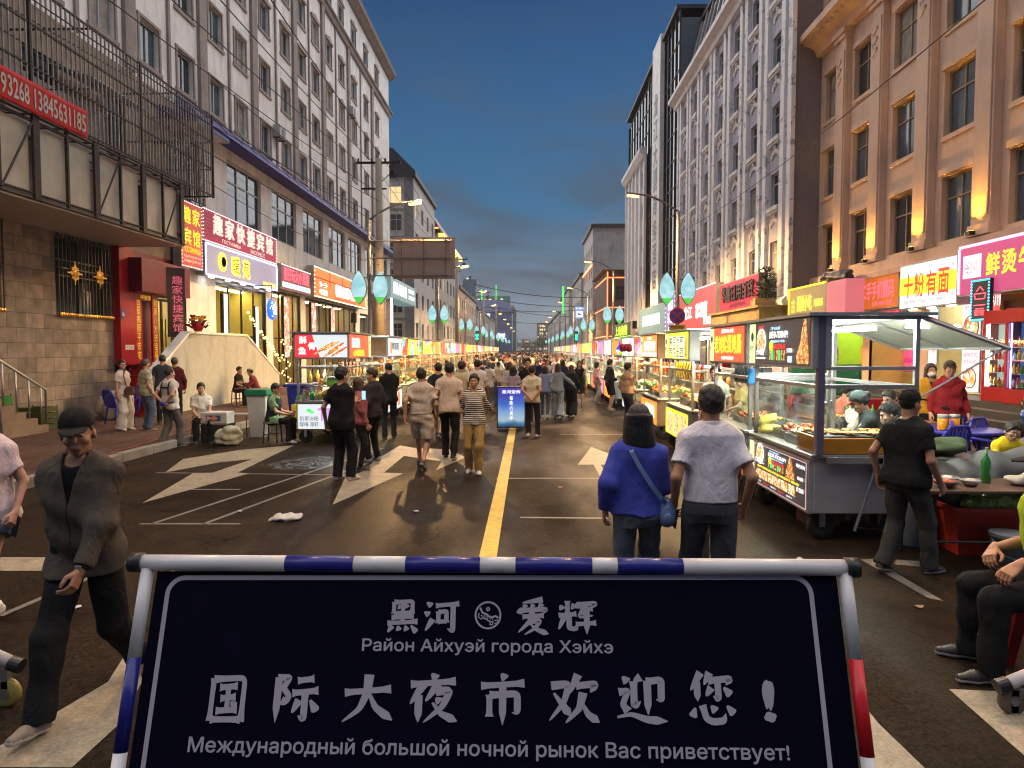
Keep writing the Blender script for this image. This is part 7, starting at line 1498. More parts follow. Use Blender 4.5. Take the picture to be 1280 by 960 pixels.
bag=thing('plastic_bag','yellow printed plastic bag at the far corner of dark menu cart','bag',(3.1,8.9,.93)); f=Field((-.15,-.15,-.02),(.15,.15,.4),.014); f.loft((0,0,0),np.eye(3),[0,.05,.17,.24],[.1,.115,.1,.06],[.06,.075,.055,.02],[0,0,0,0],2.6,.02); f.fold(.014,4,1.7); V,F_=f.mesh(); np_mesh('bag_film',V,F_,mat('yellow_bag',(.6,.52,.12),.35),bag)
# east 2: red egg sausage stall
E2=cart('food_cart','food cart with orange red egg sausage sign in yellow characters',2.95,9.25,11.0,True,1.1,front_top=(G_ORD,),front_low=(G_ORD,),tube=L_SOFTW,cab=M_GALV); 
for i,s_ in enumerate('老刘实蛋烤肠'): ftext(E2,s_,.4+i*.225,2.08,.19,.25,M_YELL if 0 else G_YEL,.03)
ftext(E2,'黑河特色小吃',.97,2.27,.6,.06,G_WPRINT); ftext(E2,'地道风味 现烤现卖',.97,1.88,.6,.05,G_WPRINT); m=MB(); m.tube([(1.69,.05,1.66),(1.69,1.05,1.66)],.03,6); m.build('hanging_rail',M_STEEL,E2); m=MB()
for k in range(9): m.box((.1+k*.16,.3,1.5),(.14+k*.16,.42,1.75))
m.build('hanging_utensils',M_BLACK,E2); MB().box((1.76,-.02,1.55),(1.79,.12,1.75)).build('payment_box',mat('blue_payment_box',(.02,.18,.45),.4),E2)
tray(3.4,9.8,.921,.5,.45,.09,F_FRIED,'steel tray of browned sausages on the red sausage cart',seed=5); tray(3.4,10.4,.921,.5,.45,.09,F_SKEW,'steel tray of red sauced food on sausage cart',seed=6)
# east 3: lemon yellow stall, pink tube
E3=cart('food_cart','food cart with lemon yellow sign and yellow green food panel',2.9,12.25,14.3,True,1.1,front_top=(G_LEM,),front_low=(G_LEM,),end_top=None,tube=L_SOFTY,cab=M_GALV,goods=True)
ftext(E3,'黄河水煎',1.1,2.16,1.3,.2,G_WPRINT,.05); ftext(E3,'芦花土豆',1.1,1.95,1.3,.2,G_WPRINT,.05); ftext(E3,'黄河水煎',1.09,2.16,1.27,.18,M_BLKL,.015,y=-.074); ftext(E3,'芦花土豆',1.09,1.95,1.27,.18,M_BLKL,.015,y=-.074)
MB().poly([(1.78,-.072,1.86),(1.98,-.072,1.86),(1.96,-.072,2.2),(1.85,-.072,2.25)]).build('food_picture',F_KEB,E3); m=MB()
for k in range(3): MB().box((.25+k*.6,-.058,.36),(.7+k*.6,-.052,.78)).build('food_picture',F_PLATE,E3)
MB().box((.2,.5,1.66),(1.9,.56,1.69)).build('pink_tube',L_PINKT,E3); m=MB()
for k in range(7): m.tube([(.3+k*.22,.12,1.75),(.28+k*.22,.1,1.6),(.34+k*.22,.1,1.45)],[.02,.045,.012],7)
m.build('hanging_corn',mat('corn_yellow',(.5,.42,.04),.6,var=.4),E3)
tray(3.35,12.8,.921,.6,.5,.12,F_FRIED,'tray of fried potatoes on the lemon yellow cart',mat('black_pan',(.02,.02,.02),.4),seed=8); tray(3.35,13.6,.921,.6,.5,.14,F_GRN,'tray of green corn husks on the lemon yellow cart',seed=9)
# east 4: orange stall
E4=cart('food_cart','food cart with orange sign and orange panels of white characters',2.9,15.2,17.4,True,1.1,front_top=(G_ORP,),front_low=(G_ORP,),end_top=None,tube=L_SOFTY,cab=M_BOARD,goods=True)
ftext(E4,'烧烤海鲜',1.25,2.08,1.5,.24,G_WPRINT,.04); ftext(E4,'老地方',1.25,2.26,.6,.07,G_WPRINT); MB().box((.3,-.072,1.84),(2.15,-.068,1.94)).build('white_band',G_WPAN,E4); ftext(E4,'烤鱿鱼',1.3,.6,1.2,.3,G_WPRINT,.03,y=-.055)
tray(3.3,15.8,.921,.7,.5,.12,F_FRIED,'tray of grilled squid on the orange cart',seed=11); tray(3.3,16.6,.921,.7,.5,.12,F_SKEW,'tray of chilli seafood on the orange cart',seed=12)
# west 1: crispy fish stall facing the camera with its end
W1=cart('food_cart','food cart with red and white crispy fish sign on its end',-3.82,14.4,16.4,False,1.07,front_top=(G_ORD,),front_low=(G_WPAN,),end_top=(G_WPAN,),tube=L_SOFTW,cab=M_GALV,strip=True,goods=True)
De=1.07; EN=-.038
def eq(nm,pts,m,k=0): return mesh_obj(nm,[(EN-.003-k,y,z) for y,z in pts],[tuple(range(len(pts)))],m,W1)
# on the end face local y runs away from the street: picture left = large y
eq('red_field',[(De,1.84),(De-.52,1.84),(De-.36,2.31),(De,2.31)],glow('fish_red',(.72,.03,.04),.95)); m=MB()
for k,(yy,zz,a) in enumerate(((.14,1.96,0),(.2,2.05,0),(.3,2.08,0),(.42,2.06,0),(.3,1.95,0),(.5,2.0,0))): MB().add([(EN-.008-.001*k,yy+.2*math.cos(q)*math.cos(.5)-.05*math.sin(q)*math.sin(.5),zz-(.2*math.cos(q)*math.sin(-.5)*-1)+.05*math.sin(q)*math.cos(.5)) for q in [i*math.pi/8 for i in range(16)]],[tuple(range(16))]).build('fish_picture',F_KEB,W1)
for s_,yy,zz in (('酥',De-.17,2.2),('骨',De-.36,2.07),('鱼',De-.15,1.98)): lettering(s_,(EN-.004,yy,zz),(0,-1,0),(0,0,1),.16,.15,G_WPRINT,W1,.02)
MB().box((EN-.012,0.02,.32),(-.02,De-.02,.86)).build('end_light_box',M_GALV,W1); mesh_obj('end_panel',[(EN-.016,De-.04,.33),(EN-.016,.04,.33),(EN-.016,.04,.85),(EN-.016,De-.04,.85)],[(0,1,2,3)],G_WPAN,W1)
lettering('奶茶冰粉',(EN-.018,De-.28,.55),(0,-1,0),(0,0,1),.4,.1,M_BLKL,W1,.012); lettering('酸梅 凉虾',(EN-.018,De-.28,.43),(0,-1,0),(0,0,1),.4,.1,M_BLKL,W1,.012); m=MB(); m.box((EN-.021,.2,.5),(EN-.018,.24,.74)).box((EN-.021,.36,.5),(EN-.018,.40,.74)).box((EN-.021,.5,.5),(EN-.018,.54,.74)).box((EN-.0215,.15,.72),(EN-.018,.6,.77)); m.build('printed_gate',glow('violet_print',(.5,.2,.5),.9),W1); MB().ball((EN-.02,De-.28,.72),(.003,.06,.04),8).ball((EN-.02,De-.34,.68),(.003,.05,.025),8).build('printed_leaf',G_GREEN,W1)
ftext(W1,'酥脆',.55,2.15,.7,.22,G_WPRINT,.03); ftext(W1,'小酥鱼',.8,1.93,1.0,.14,G_YEL,.03)
tray(-4.6,14.75,.921,.4,.4,.1,F_GRN,'tray of green jelly in the fish cart glass case',seed=14); tray(-4.2,15.4,.921,.4,.4,.1,F_WHT,'tray of pale jelly cubes in the fish cart glass case',seed=15)
gb=thing('food_box','lime green plastic box on a shelf in the fish cart glass','food box',(-4.15,14.8,1.22)); MB().box((-.18,-.12,0),(.18,.12,.16)).build('box',mat('lime_plastic',(.2,.6,.05),.3),gb,bevel=.02); MB().box((-.19,-.13,.161),(.19,.13,.19)).build('lid',M_FRW,gb); MB().box((-.65,-.15,-.03),(.25,.15,-.003)).build('shelf',M_STEEL,gb); m=MB().tube([(-.3,0,.02),(-.12,0,.5)],.014,6); m.obox((-.33,0,.05),(.12,.04,.16),(0,R(30),0)); m.build('orange_scoop',mat('orange_scoop',(.6,.25,.03),.5),gb)
for k in range(5): bottle(-4.78+.17*k,14.55,.921,.24,.045,[mat('bottle_pale',(.6,.65,.6)),mat('bottle_green',(.03,.3,.05)),mat('bottle_yellow',(.6,.45,.05)),mat('bottle_pale',(.6,.65,.6)),mat('bottle_red',(.5,.03,.03))][k],'%s sauce bottle in the fish cart glass case'%('first pale','green','yellow','second pale','red')[k])
# west 2, 3
W2=cart('food_cart','food cart with bare wooden sign end and white front panels',-3.8,18.3,20.4,False,1.1,front_top=(G_WPAN,),front_low=(G_WPAN,),end_top=(mat('bare_plywood',(.34,.22,.13),.7,var=.25,scale=6),),tube=L_SOFTY,cab=M_GALV,goods=True); ftext(W2,'烤面筋',1.0,2.1,1.0,.2,M_BLKL,.02); MB().box((.3,-.072,1.9),(.5,-.068,2.2)).build('food_picture',F_KEB,W2); ftext(W2,'鸡蛋仔',.9,.6,.5,.3,M_BLKL,.02,y=-.055); MB().box((1.4,-.06,.4),(1.7,-.054,.78)).box((.2,-.06,.4),(.45,-.054,.7)).build('food_picture',F_KEB,W2)
tray(-4.2,18.8,.921,.5,.5,.12,F_FRIED,'tray of golden fried food on plywood ended cart',seed=17); 
for k in range(3): bottle(-3.98-.14*k,18.55,.921,.3,.05,mat('bottle_orange',(.6,.2,.02)),'orange drink bottle on plywood ended cart, %s'%('near the road','middle one','next to the tray')[k])
palette=[('yellow',(.95,.68,.04)),('red',(.8,.04,.03)),('white',(.8,.88,.95)),('orange',(.95,.25,.02)),('lime green',(.45,.8,.05)),('pink',(.9,.16,.32)),('scarlet',(.9,.10,.04))]
W3=cart('food_cart','food cart with yellow lit sign, first beyond the plywood ended cart on west row',-3.8,21.4,23.6,False,1.1,front_top=(M_SIGNC,palette[0][1]),front_low=(M_SIGNC,palette[0][1]),end_top=(M_SIGNC,palette[1][1]),tube=L_SOFTY,cab=M_GALV,group='food carts along the west row',goods=True)
E5=cart('food_cart','food cart with white lit sign, first beyond the orange cart on east row',2.9,18.6,20.8,True,1.1,front_top=(M_SIGNC,palette[2][1]),front_low=(M_SIGNC,palette[2][1]),end_top=(M_SIGNC,palette[1][1]),tube=L_SOFTW,cab=M_GALV,group='food carts along the east row',goods=True)
ordn=['second','third','fourth','fifth','sixth','seventh','eighth','ninth','tenth','eleventh','twelfth','thirteenth','fourteenth','fifteenth','sixteenth','seventeenth','eighteenth','nineteenth','twentieth','twenty first','twenty second','twenty third','twenty fourth','twenty fifth','twenty sixth','twenty seventh','twenty eighth']
CHAR=['烤冷面','炸鸡排','铁板烧','冰粉店','臭豆腐','柠檬茶','烤生蚝']
for side,src,x0,y0 in (('west',W3,-3.8,24.4),('east',E5,2.9,23.6)):
    y=y0
    for i,o_ in enumerate(ordn[:26]):
        a=palette[(i*3+(0 if side=='west' else 2))%7]; b_=palette[(i*5+3)%7]
        c=copy_tree(src,(x0+(-.12 if side=='west' else .1)*0-(.035*i if side=='west' else -.05*i),y+(2.2 if side=='east' else 0),0),None,'cart with %s sign, %s beyond the %s cart, %s row'%(a[0],o_,'plywood ended' if side=='west' else 'orange',side),cols=dict(front_sign=a[1],front_panel=a[1] if i%2 else b_[1],end_sign=b_[1]))
        y+=2.95+.35*((i*7)%3)
# ---------------------------------------------------------------- people (face: 0 looks up the street, 180 towards the camera, 90 west, -90 east)
def G(px,py,z=0): p=gnd(px,py,z); return (p.x,p.y,z)
BLK=(.014,.014,.016); NAVY=(.016,.018,.032); WHT=(.58,.56,.53); DEN=(.07,.10,.17); LDEN=(.22,.27,.33); GREY=(.10,.10,.11); OLD=(.36,.19,.12)
# -- near the barrier
I=person((-2.47,3.75,0),182,1.71,'m',dict(hipz=.865,Rf=(.07,.34,.085),Lf=(-.08,-.34,.14),Rfp=10,Lfp=-34,Lh=(-.13,.27,.86),Rh=(.27,-.14,.90),lean=5,hy=22,hp=8),.0075,'jacket',(.068,.054,.043),'loose',(.010,.010,.011),(.17,.14,.12),(.5,.47,.43),'buzz',(.05,.048,.045),(.30,.15,.095),1.0,'older man in black cap and open grey jacket walking past the barrier',cap=True,capc=(.012,.011,.011),inner=(.008,.008,.009),seed=1,curl=34,hang=-.02)
m=MB(); w_=I['wr'][-1]; d=Vector(I['wr'][-1]-I['el'][-1]).normalized(); a=Vector(w_)-d*.012; m.tube([a-d*.012,a+d*.012],[.034,.034],14); wo=m.build('wristwatch',M_BLACK,I['root'],True); q=d.cross(Vector((0,0,1))).normalized(); MB().obox(a+Vector((0,.034,.0)),(.034,.012,.036),(0,0,0)).build('watch_face',M_STEEL,wo,bevel=.004)
I=person((-3.84,4.75,0),185,1.66,'f',dict(hipz=.885,Lf=(-.08,.14,.08),Rf=(.08,-.16,.11),Rfp=-18,Lh=(-.26,.10,.90),Rh=(.24,-.05,.89)),.0085,'tee',(.55,.44,.47),'hotpants',(.13,.15,.19),(.6,.58,.55),(.6,.58,.55),'long',(.012,.010,.010),(.36,.19,.13),1.1,'woman in pale pink tee and denim shorts cut by the picture edge, holding phone',botm=M_DENIM,seed=2,curl=55)
ph=thing('mobile_phone','dark mobile phone held by the woman in denim shorts','phone',(0,0,0)); Q=rotz(R(185)); p=Q@I['wr'][-1]; ph.location=(-3.84+p[0],4.75+p[1],p[2]-.10); ph.rotation_euler=(R(10),R(10),R(60)); MB().box((-.005,-.038,-.075),(.004,.038,.075)).build('phone_body',M_BLACK,ph,bevel=.004); MB().box((-.0065,-.034,-.07),(-.0055,.034,.07)).build('phone_screen',M_GLASSW,ph)
I=person((.79,4.9,0),-4,1.63,'f',dict(hipz=.885,Lf=(-.09,-.14,.10),Rf=(.09,.16,.08),Lfp=-16,Lh=(-.25,-.02,.90),Rh=(.15,.24,1.0),lean=1),.0075,'blouse',(.055,.07,.36),'loose',(.10,.115,.15),(.3,.3,.3),(.5,.5,.5),'bobw',(.006,.005,.006),(.42,.25,.17),1.04,'woman with black bob in blue blouse and slate jeans, seen from behind',botm=M_DENIM,seed=3,over=dict(Rfp=0))
bagw=thing('shoulder_bag','pale blue pleated shoulder bag on the woman in blue blouse','bag',(.79,4.9,0),R(-4)); s_=I['s']; M_BAG=mat('pale_blue_leather',(.13,.19,.36),.5,var=.12)
tpw=I['tp']; f=Field(np.array(tpw(.20,-.03,.02))-.2,np.array(tpw(.20,-.03,.02))+.2,.008); c=np.array(tpw(.205,-.04,.02)); f.ell(c,(.055,.10,.10),None,.02); f.ell(c+np.array((0,0,-.03)),(.06,.12,.075),None,.03)
x_,y_,z_=f.ax[0][:,None,None],f.ax[1][None,:,None],f.ax[2][None,None,:]; f.F=f.F+(.006*np.sin((y_-c[1])*170*(1-(z_-c[2])*2.2))).astype(np.float32); V,F_=f.mesh(); np_mesh('bag_body',V,F_,M_BAG,bagw)
def strap(pts,wd,m,parent,nm='strap',n=(0,-1,0)):
    pts=[Vector(p) for p in pts]; v=[];fc=[]
    for i,p in enumerate(pts):
        d=(pts[min(i+1,len(pts)-1)]-pts[max(0,i-1)]).normalized(); q=d.cross(Vector(n)).normalized()*wd/2; v+=[p-q,p+q]
    for i in range(len(pts)-1): fc.append((2*i,2*i+1,2*i+3,2*i+2))
    o=mesh_obj(nm,v,fc,m,parent); so=o.modifiers.new('thickness','SOLIDIFY'); so.thickness=.004; so.offset=0; return o
strap([tpw(-.065,.03,.575),tpw(-.075,-.07,.555),tpw(-.06,-.135,.47),tpw(0,-.152,.36),tpw(.09,-.16,.22),tpw(.16,-.15,.13),tpw(.20,-.09,.08)],.032,M_BAG,bagw)
I=person((1.27,4.78,0),-3,1.75,'m',dict(hipz=.893,Lf=(-.10,.15,.08),Rf=(.10,-.13,.10),Rfp=-14,Lh=(-.235,.04,.91),Rh=(.235,.0,.91),Lfy=10),.0075,'polo',(.66,.61,.66),'loose',(.06,.06,.07),(.02,.02,.02),(.03,.03,.03),'short',(.016,.012,.010),(.36,.18,.10),.98,'man in white polo shirt and grey trousers walking away, phone in hand',belt=(.012,.012,.012),seed=4,curl=45)
ph=thing('mobile_phone','black mobile phone in the hand of the man in white polo','phone'); p=rotz(R(-3))@I['wr'][-1]; ph.location=(1.27+p[0]+.01,4.78+p[1]+.03,p[2]-.115); ph.rotation_euler=(R(15),0,R(15)); MB().box((-.005,-.038,-.075),(.005,.038,.075)).build('phone_body',M_BLACK,ph,bevel=.004)
person((1.66,6.2,0),-20,1.60,'m','stroll',.011,'polo',(.28,.24,.17),'loose',(.09,.08,.06),BLK,BLK,'short',BLK,(.34,.17,.10),1.05,'man in khaki shirt mostly hidden behind the man in white polo',seed=5)
I=person((3.36,6.15,0),-62,1.65,'m',dict(hipz=.89,Lf=(-.10,-.15,.10),Rf=(.12,.20,.08),Lfp=-12,Rh=(.25,.12,.88),Lh=(-.25,-.04,.89),hy=-8,lean=2),.009,'tee',(.014,.014,.015),'loose',(.045,.042,.038),(.03,.025,.022),(.03,.03,.03),'buzz',BLK,(.36,.18,.11),1.2,'stocky man in black cap and black tee beside the griddle cart',cap=True,capc=(.02,.018,.018),seed=6)
I=person((3.98,7.72,0),72,1.62,'f',dict(hipz=.88,lean=26,Lh=(-.10,.60,1.06),Rh=(.16,.52,1.0),hp=18,Lf=(-.1,.1,.08),Rf=(.1,-.1,.08)),.009,'long',(.035,.045,.05),'slim',BLK,BLK,BLK,'bun',BLK,(.50,.30,.19),1.0,'woman vendor in grey cap with red brim leaning over griddle',cap=True,capc=(.06,.08,.085),brimc=(.45,.05,.04),apron=None,seed=7)
tg=thing('tongs','steel food tongs raised over the griddle by the vendor','tongs',(3.50,7.78,1.14)); m=MB(); m.tube([(0,0,0),(-.09,0,.12),(-.16,0,.27)],[.006,.008,.012],6).tube([(0,0,0),(-.05,0,.13),(-.10,0,.29)],[.006,.008,.012],6); m.build('tongs_arms',M_STEEL,tg)
# seated guard by the east edge
I=person((3.24,4.15,0),80,1.80,'m',dict(hipz=.56,Lf=(-.13,.43,.085),Rf=(.20,.40,.085),Lh=(-.14,.31,.70),Rh=(.20,.29,.70),lean=10,Lhd=(-.3,.8,-.5),Lth=(.86,.4,.2),Rhd=(-.75,.6,-.35),Rth=(-.6,-.5,.3)),.0075,'tee',(.016,.016,.018),'loose',(.012,.012,.013),(.016,.015,.015),(.02,.02,.02),'short',BLK,(.40,.19,.10),1.12,'seated security guard in black with yellow green hi-vis vest on red stool',vest=(.42,.58,.04),cap=True,seed=8,curl=40)
st=thing('plastic_stool','dark red plastic stool under the seated guard','stool',(3.24,4.15,0)); MB().prism([(-.19,-.19,.47),(.19,-.19,.47),(.19,.19,.47),(-.19,.19,.47)],(0,0,.03)).build('seat',mat('dark_red_plastic',(.25,.008,.012),.35),st,bevel=.015)
for a in (-1,1):
    for b_ in (-1,1): MB().add([(a*.19,b_*.19,.468),(a*.11,b_*.19,.468),(a*.11,b_*.11,.468),(a*.19,b_*.11,.468),(a*.23,b_*.23,0),(a*.17,b_*.23,0),(a*.17,b_*.17,0),(a*.23,b_*.17,0)],[(0,1,2,3),(4,5,6,7),(0,1,5,4),(1,2,6,5),(2,3,7,6),(3,0,4,7)]).build('leg',mat('dark_red_plastic',(.25,.008,.012)),st)
# -- middle distance on the road
def mid(px,py,face,h,sex,pose,top,tc,bot,bc,hair,label,shoe=BLK,sole=(.4,.4,.4),hc=(.012,.010,.010),sk=SK,g=1.0,res=.013,z=0,**k):
    I=person(G(px,py,z),face,h,sex,pose,res,top,tc,bot,bc,shoe,sole,hair,hc,sk,g,label,seed=int(px)%97,**k); return I
mid(593,591,178,1.62,'f','handsback','long',(.3,.3,.3),'loose',(.30,.20,.075),'bun','woman in black and cream striped jumper and tan trousers walking towards us',(.6,.58,.55),(.6,.58,.55),topm=M_STRIPE,res=.0105,over=dict(hipz=.895,Lf=(-.09,.10,.08),Rf=(.09,-.08,.085),Rfp=-6))
mid(527,585,-4,1.71,'m',dict(POSE['walk'],Lf=(-.08,.22,.085),Rf=(.08,-.26,.15)),'polo',(.42,.37,.33),'shorts',(.46,.40,.33),'short','man in beige polo and cream shorts walking away',(.05,.05,.05),(.65,.65,.65),res=.0105,g=1.05)
mid(562,574,-2,1.77,'m','stroll','tee',(.50,.42,.36),'trousers',BLK,'short','tall man in cream tee and black trousers walking away',res=.0115,g=1.08)
mid(428,601,-22,1.72,'m',dict(Rh=(.02,.30,1.20),Lh=(-.28,-.02,.89),Lf=(-.11,.02,.08),Rf=(.12,.05,.08),hy=-18),'tee',(.012,.012,.014),'loose',(.012,.012,.014),'thick','man in oversized black tee looking at a phone near fish cart',(.35,.3,.25),(.4,.38,.35),res=.0105,g=1.1,hang=-.05)
ph=thing('mobile_phone','pale blue lit phone held up in front of the man in black','phone',(G(450,598)[0]-.02,10.95,1.27),R(-20)); MB().box((-.04,-.005,-.075),(.04,.005,.075)).build('phone_body',M_BLACK,ph,bevel=.004); MB().box((-.036,-.0065,-.07),(.036,-.0055,.07)).build('phone_screen',glow('phone_screen_blue',(.35,.6,.8),.9),ph)
mid(450,588,-70,1.55,'f',dict(hy=40,Rh=(.2,.12,.84)),'jacket',(.27,.09,.10),'slim',BLK,'bob','small woman in dusty pink jacket between the two men in black',hc=(.05,.03,.02),res=.011)
mid(467,577,60,1.66,'m',dict(hy=30,hp=6),'jacket',(.028,.028,.033),'trousers',BLK,'short','man in black jacket with brown hair facing the fish cart',(.3,.3,.3),(.45,.45,.45),hc=(.035,.02,.012),res=.0115)
mid(487,548,20,1.7,'m',dict(hp=25,Rh=(.1,.3,1.15)),'tee',BLK,'trousers',BLK,'thick','young man in black looking down by the white fronted cart',res=.014)
mid(665,546,-12,1.63,'m',dict(Lh=(-.03,-.2,.97),Rh=(.08,-.19,.95),ehint=(0,-.4,0,1.0),hy=10,Rf=(.14,.0,.08)),'tee',(.52,.48,.38),'trousers',(.016,.018,.024),'short','man in cream shirt with hands clasped behind back beside blue light box',(.6,.58,.55),(.6,.6,.6),res=.012)
mid(681,523,-6,1.56,'f','stroll','tee',(.16,.22,.38),'slim',DEN,'bob','woman in blue tee and jeans behind the cream shirt man',(.6,.6,.6),(.6,.6,.6),hc=(.03,.02,.012),res=.015,botm=M_DENIM)
mid(697,523,-8,1.62,'f',dict(POSE['stroll'],Rh=(.50,.18,1.0)),'jacket',(.20,.24,.29),'wide',(.24,.29,.33),'wavy','woman in pale denim jacket and flared jeans pointing to the stalls',(.6,.6,.6),(.6,.6,.6),hc=(.06,.035,.02),res=.014,botm=M_DENIM,topm=M_DENIM)
mid(714,521,-12,1.56,'f','stroll','blouse',BLK,'wide',BLK,'long','woman all in black with long brown hair beside the denim jacket',(.5,.5,.5),(.6,.6,.6),hc=(.05,.028,.016),res=.015)
mid(724,508,170,1.62,'f','stand','tank',BLK,'skirt',BLK,'long','woman in black dress standing at the carts past the denim jacket',res=.018)
mid(641,532,-8,1.60,'f','stroll','tee',(.30,.24,.32),'skirt',(.03,.025,.06),'longl','long haired woman in lilac top holding hands beyond the light box',res=.015)
mid(660,530,176,1.79,'m','walk','tee',BLK,'trousers',(.03,.03,.035),'thick','tall young man in black tee with bag strap facing us',res=.014)
mid(746,505,-75,1.56,'f','stand','blouse',(.42,.22,.24),'loose',LDEN,'long','woman in pink blouse and pale jeans at the east stalls',(.5,.45,.4),(.5,.5,.5),res=.015,botm=M_DENIM)
mid(762,513,-78,1.66,'m',dict(Rh=(.12,.2,1.05)),'jacket',BLK,'shorts',(.012,.012,.018),'thick','person in long black jacket and shorts ordering at the orange cart',(.3,.2,.14),(.4,.3,.25),res=.014)
mid(784,537,-60,1.66,'m',dict(Rh=(.02,.26,.98),Lh=(-.26,.08,.92)),'polo',(.36,.24,.17),'trousers',(.03,.028,.05),'short','uniformed officer in tan short sleeves standing by the orange cart',res=.013,belt=BLK)
mid(548,548,-3,1.72,'m','walk','tee',(.02,.022,.03),'shorts',(.02,.02,.025),'short','man in black tee and shorts ahead of the cream tee man',res=.015)
mid(577,545,0,1.75,'m','walkb','tee',(.42,.38,.25),'trousers',BLK,'short','man in olive cream tee walking ahead of striped woman',res=.015)
mid(597,538,-3,1.76,'m','stroll','tee',(.52,.50,.47),'trousers',BLK,'short','broad man in white tee walking near the light box',res=.015)
# -- west pavement
mid(155,538,-100,1.62,'f',dict(hy=-28,Rh=(.24,.06,.86),Lh=(-.02,.22,1.02)),'tee',(.52,.46,.44),'wide',(.54,.50,.47),'bun','woman all in white with wide trousers on the west pavement',(.6,.58,.55),(.6,.6,.6),res=.012,z=.15)
hbg=thing('handbag','brown shoulder bag of the woman all in white','bag',(G(155,538,.15)[0]+.22,G(155,538,.15)[1]-.1,.15)); f=Field((-.18,-.1,.75),(.18,.12,1.12),.012); f.loft((0,0,.82),np.eye(3),[0,.2],[.14,.10],[.05,.03],[0,0],3,.03); f.fold(.006,3,1.2); V,F_=f.mesh(); np_mesh('bag_body',V,F_,mat('brown_leather',(.10,.045,.03),.5),hbg); strap([(-.08,0,1.02),(-.12,-.02,1.25),(-.1,-.02,1.42)],.025,mat('brown_leather',(.10,.045,.03)),hbg)
mid(184,538,-35,1.63,'m','stand','tee',(.36,.35,.25),'loose',DEN,'buzz','balding man in pale green tee and jeans beside woman in white',(.1,.06,.04),(.2,.15,.12),res=.012,z=.15,botm=M_DENIM,hc=(.05,.045,.04))
mid(205,530,20,1.72,'m','stand','tee',(.04,.045,.06),'trousers',BLK,'buzz','man in dark slate tee behind the man with harness straps',res=.014,z=.15)
mid(220,528,30,1.64,'m','stand','long',(.08,.012,.018),'trousers',BLK,'short','man in maroon top half hidden behind harness straps man',res=.014,z=.15,hc=(.06,.055,.05))
I=mid(214,559,-18,1.64,'m',dict(POSE['handsback'],Lf=(-.10,-.16,.10),Rf=(.10,.12,.08),Lfp=-14,hipz=.89,hy=-20),'tee',(.55,.53,.50),'loose',(.09,.09,.09),'buzz','man in white tee with black harness straps, blue glove behind back',res=.0115,z=0)
hs=thing('harness_straps','black harness straps over the white tee by the kerb','straps',tuple(I['root'].location),R(-18)); tpw=I['tp']
for sx_ in (-1,1): strap([tpw(sx_*.09,.09,.50),tpw(sx_*.095,.0,.555),tpw(sx_*.095,-.10,.52),tpw(sx_*.10,-.145,.40),tpw(sx_*.105,-.15,.24)],.035,M_BLACK,hs)
strap([tpw(-.1,-.152,.40),tpw(.1,-.152,.40)],.035,M_BLACK,hs,n=(0,1,0.01))
MB().ball(tpw(.0,-.20,.06),(.07,.05,.05),8).build('blue_glove',mat('blue_rubber',(.01,.03,.45),.5),hs,True)
mid(252,551,-150,1.68,'m',dict(POSE['sit'],lean=14,Lh=(-.12,.42,.56),Rh=(.1,.40,.58)),'tee',(.55,.54,.50),'trousers',BLK,'short','smiling man in white tee sitting on a stool by kerb',res=.012)
mid(297,505,-95,1.66,'m','sit','tee',BLK,'trousers',BLK,'short','man in black sitting on a wooden stool before the white wall',res=.014,z=.15,shoe=(.1,.1,.1))
mid(323,508,100,1.66,'m','sitlean','long',(.14,.025,.03),'trousers',BLK,'short','man in white cap and maroon shirt sitting at the low table',res=.014,z=.15,cap=True,capc=(.4,.38,.35))
I=mid(341,553,-92,1.66,'m',dict(POSE['sit'],hy=-12,Lh=(-.12,.36,.66),Rh=(.14,.40,.64)),'tee',(.17,.30,.17),'trousers',BLK,'short','young vendor in green tee, dark apron and red cap on stool',(.4,.4,.4),(.5,.5,.5),res=.0115,cap=True,capc=(.03,.02,.04),brimc=(.35,.02,.05),vest=(.02,.025,.035))
# -- east side: diners and vendors
mid(918,560,95,1.6,'f',dict(hp=25,Rh=(.1,.34,1.05),Lh=(-.1,.34,1.05)),'tee',(.50,.42,.16),'trousers',BLK,'short','woman in pale yellow serving inside the red sausage cart',res=.013,sk=(.52,.33,.22)).get('root').location=(3.62,11.7,0)
mid(895,560,150,1.72,'m','stand','tee',(.62,.62,.58),'trousers',BLK,'thick','cook in white tee inside the red sausage cart',res=.013).get('root').location=(3.18,11.75,0)
p=at(1163,470,11.6); person((p.x,11.6,.15),172,1.62,'f','stand',.012,'jacket',(.42,.22,.02),'trousers',BLK,BLK,BLK,'wavy',BLK,SK,1.0,'woman in mustard jacket and white face mask by the terrace',mask=(.6,.62,.63),inner=(.02,.02,.03),seed=11)
p=at(1187,470,10.9); person((p.x,10.9,.15),166,1.66,'m',dict(Rh=(.27,.03,.88),Lh=(-.27,.03,.88)),.011,'long',(.20,.015,.02),'trousers',BLK,BLK,BLK,'short',BLK,(.42,.22,.14),1.12,'broad man in maroon jumper standing by the blue table',cap=True,capc=(.04,.02,.02),seed=12)
def seated(px,py_head,Y,face,h,sex,top,tc,hair,label,z=.15,pose='sitlean',bot='trousers',bc=BLK,**k):
    p=at(px,py_head,Y); return person((p.x,Y,z),face,h,sex,pose,.0125,top,tc,bot,bc,BLK,BLK,hair,BLK,k.pop('sk',SK),1.0,label,seed=int(px)%89,**k)
seated(1060,490,10.6,-75,1.62,'f','tee',(.50,.44,.42),'ponytail','woman in white striped tee with ponytail eating at long table',bc=(.09,.11,.15))
seated(1082,490,11.2,100,1.6,'f','tee',(.5,.36,.32),'bob','diner in pale pink opposite the woman with ponytail')
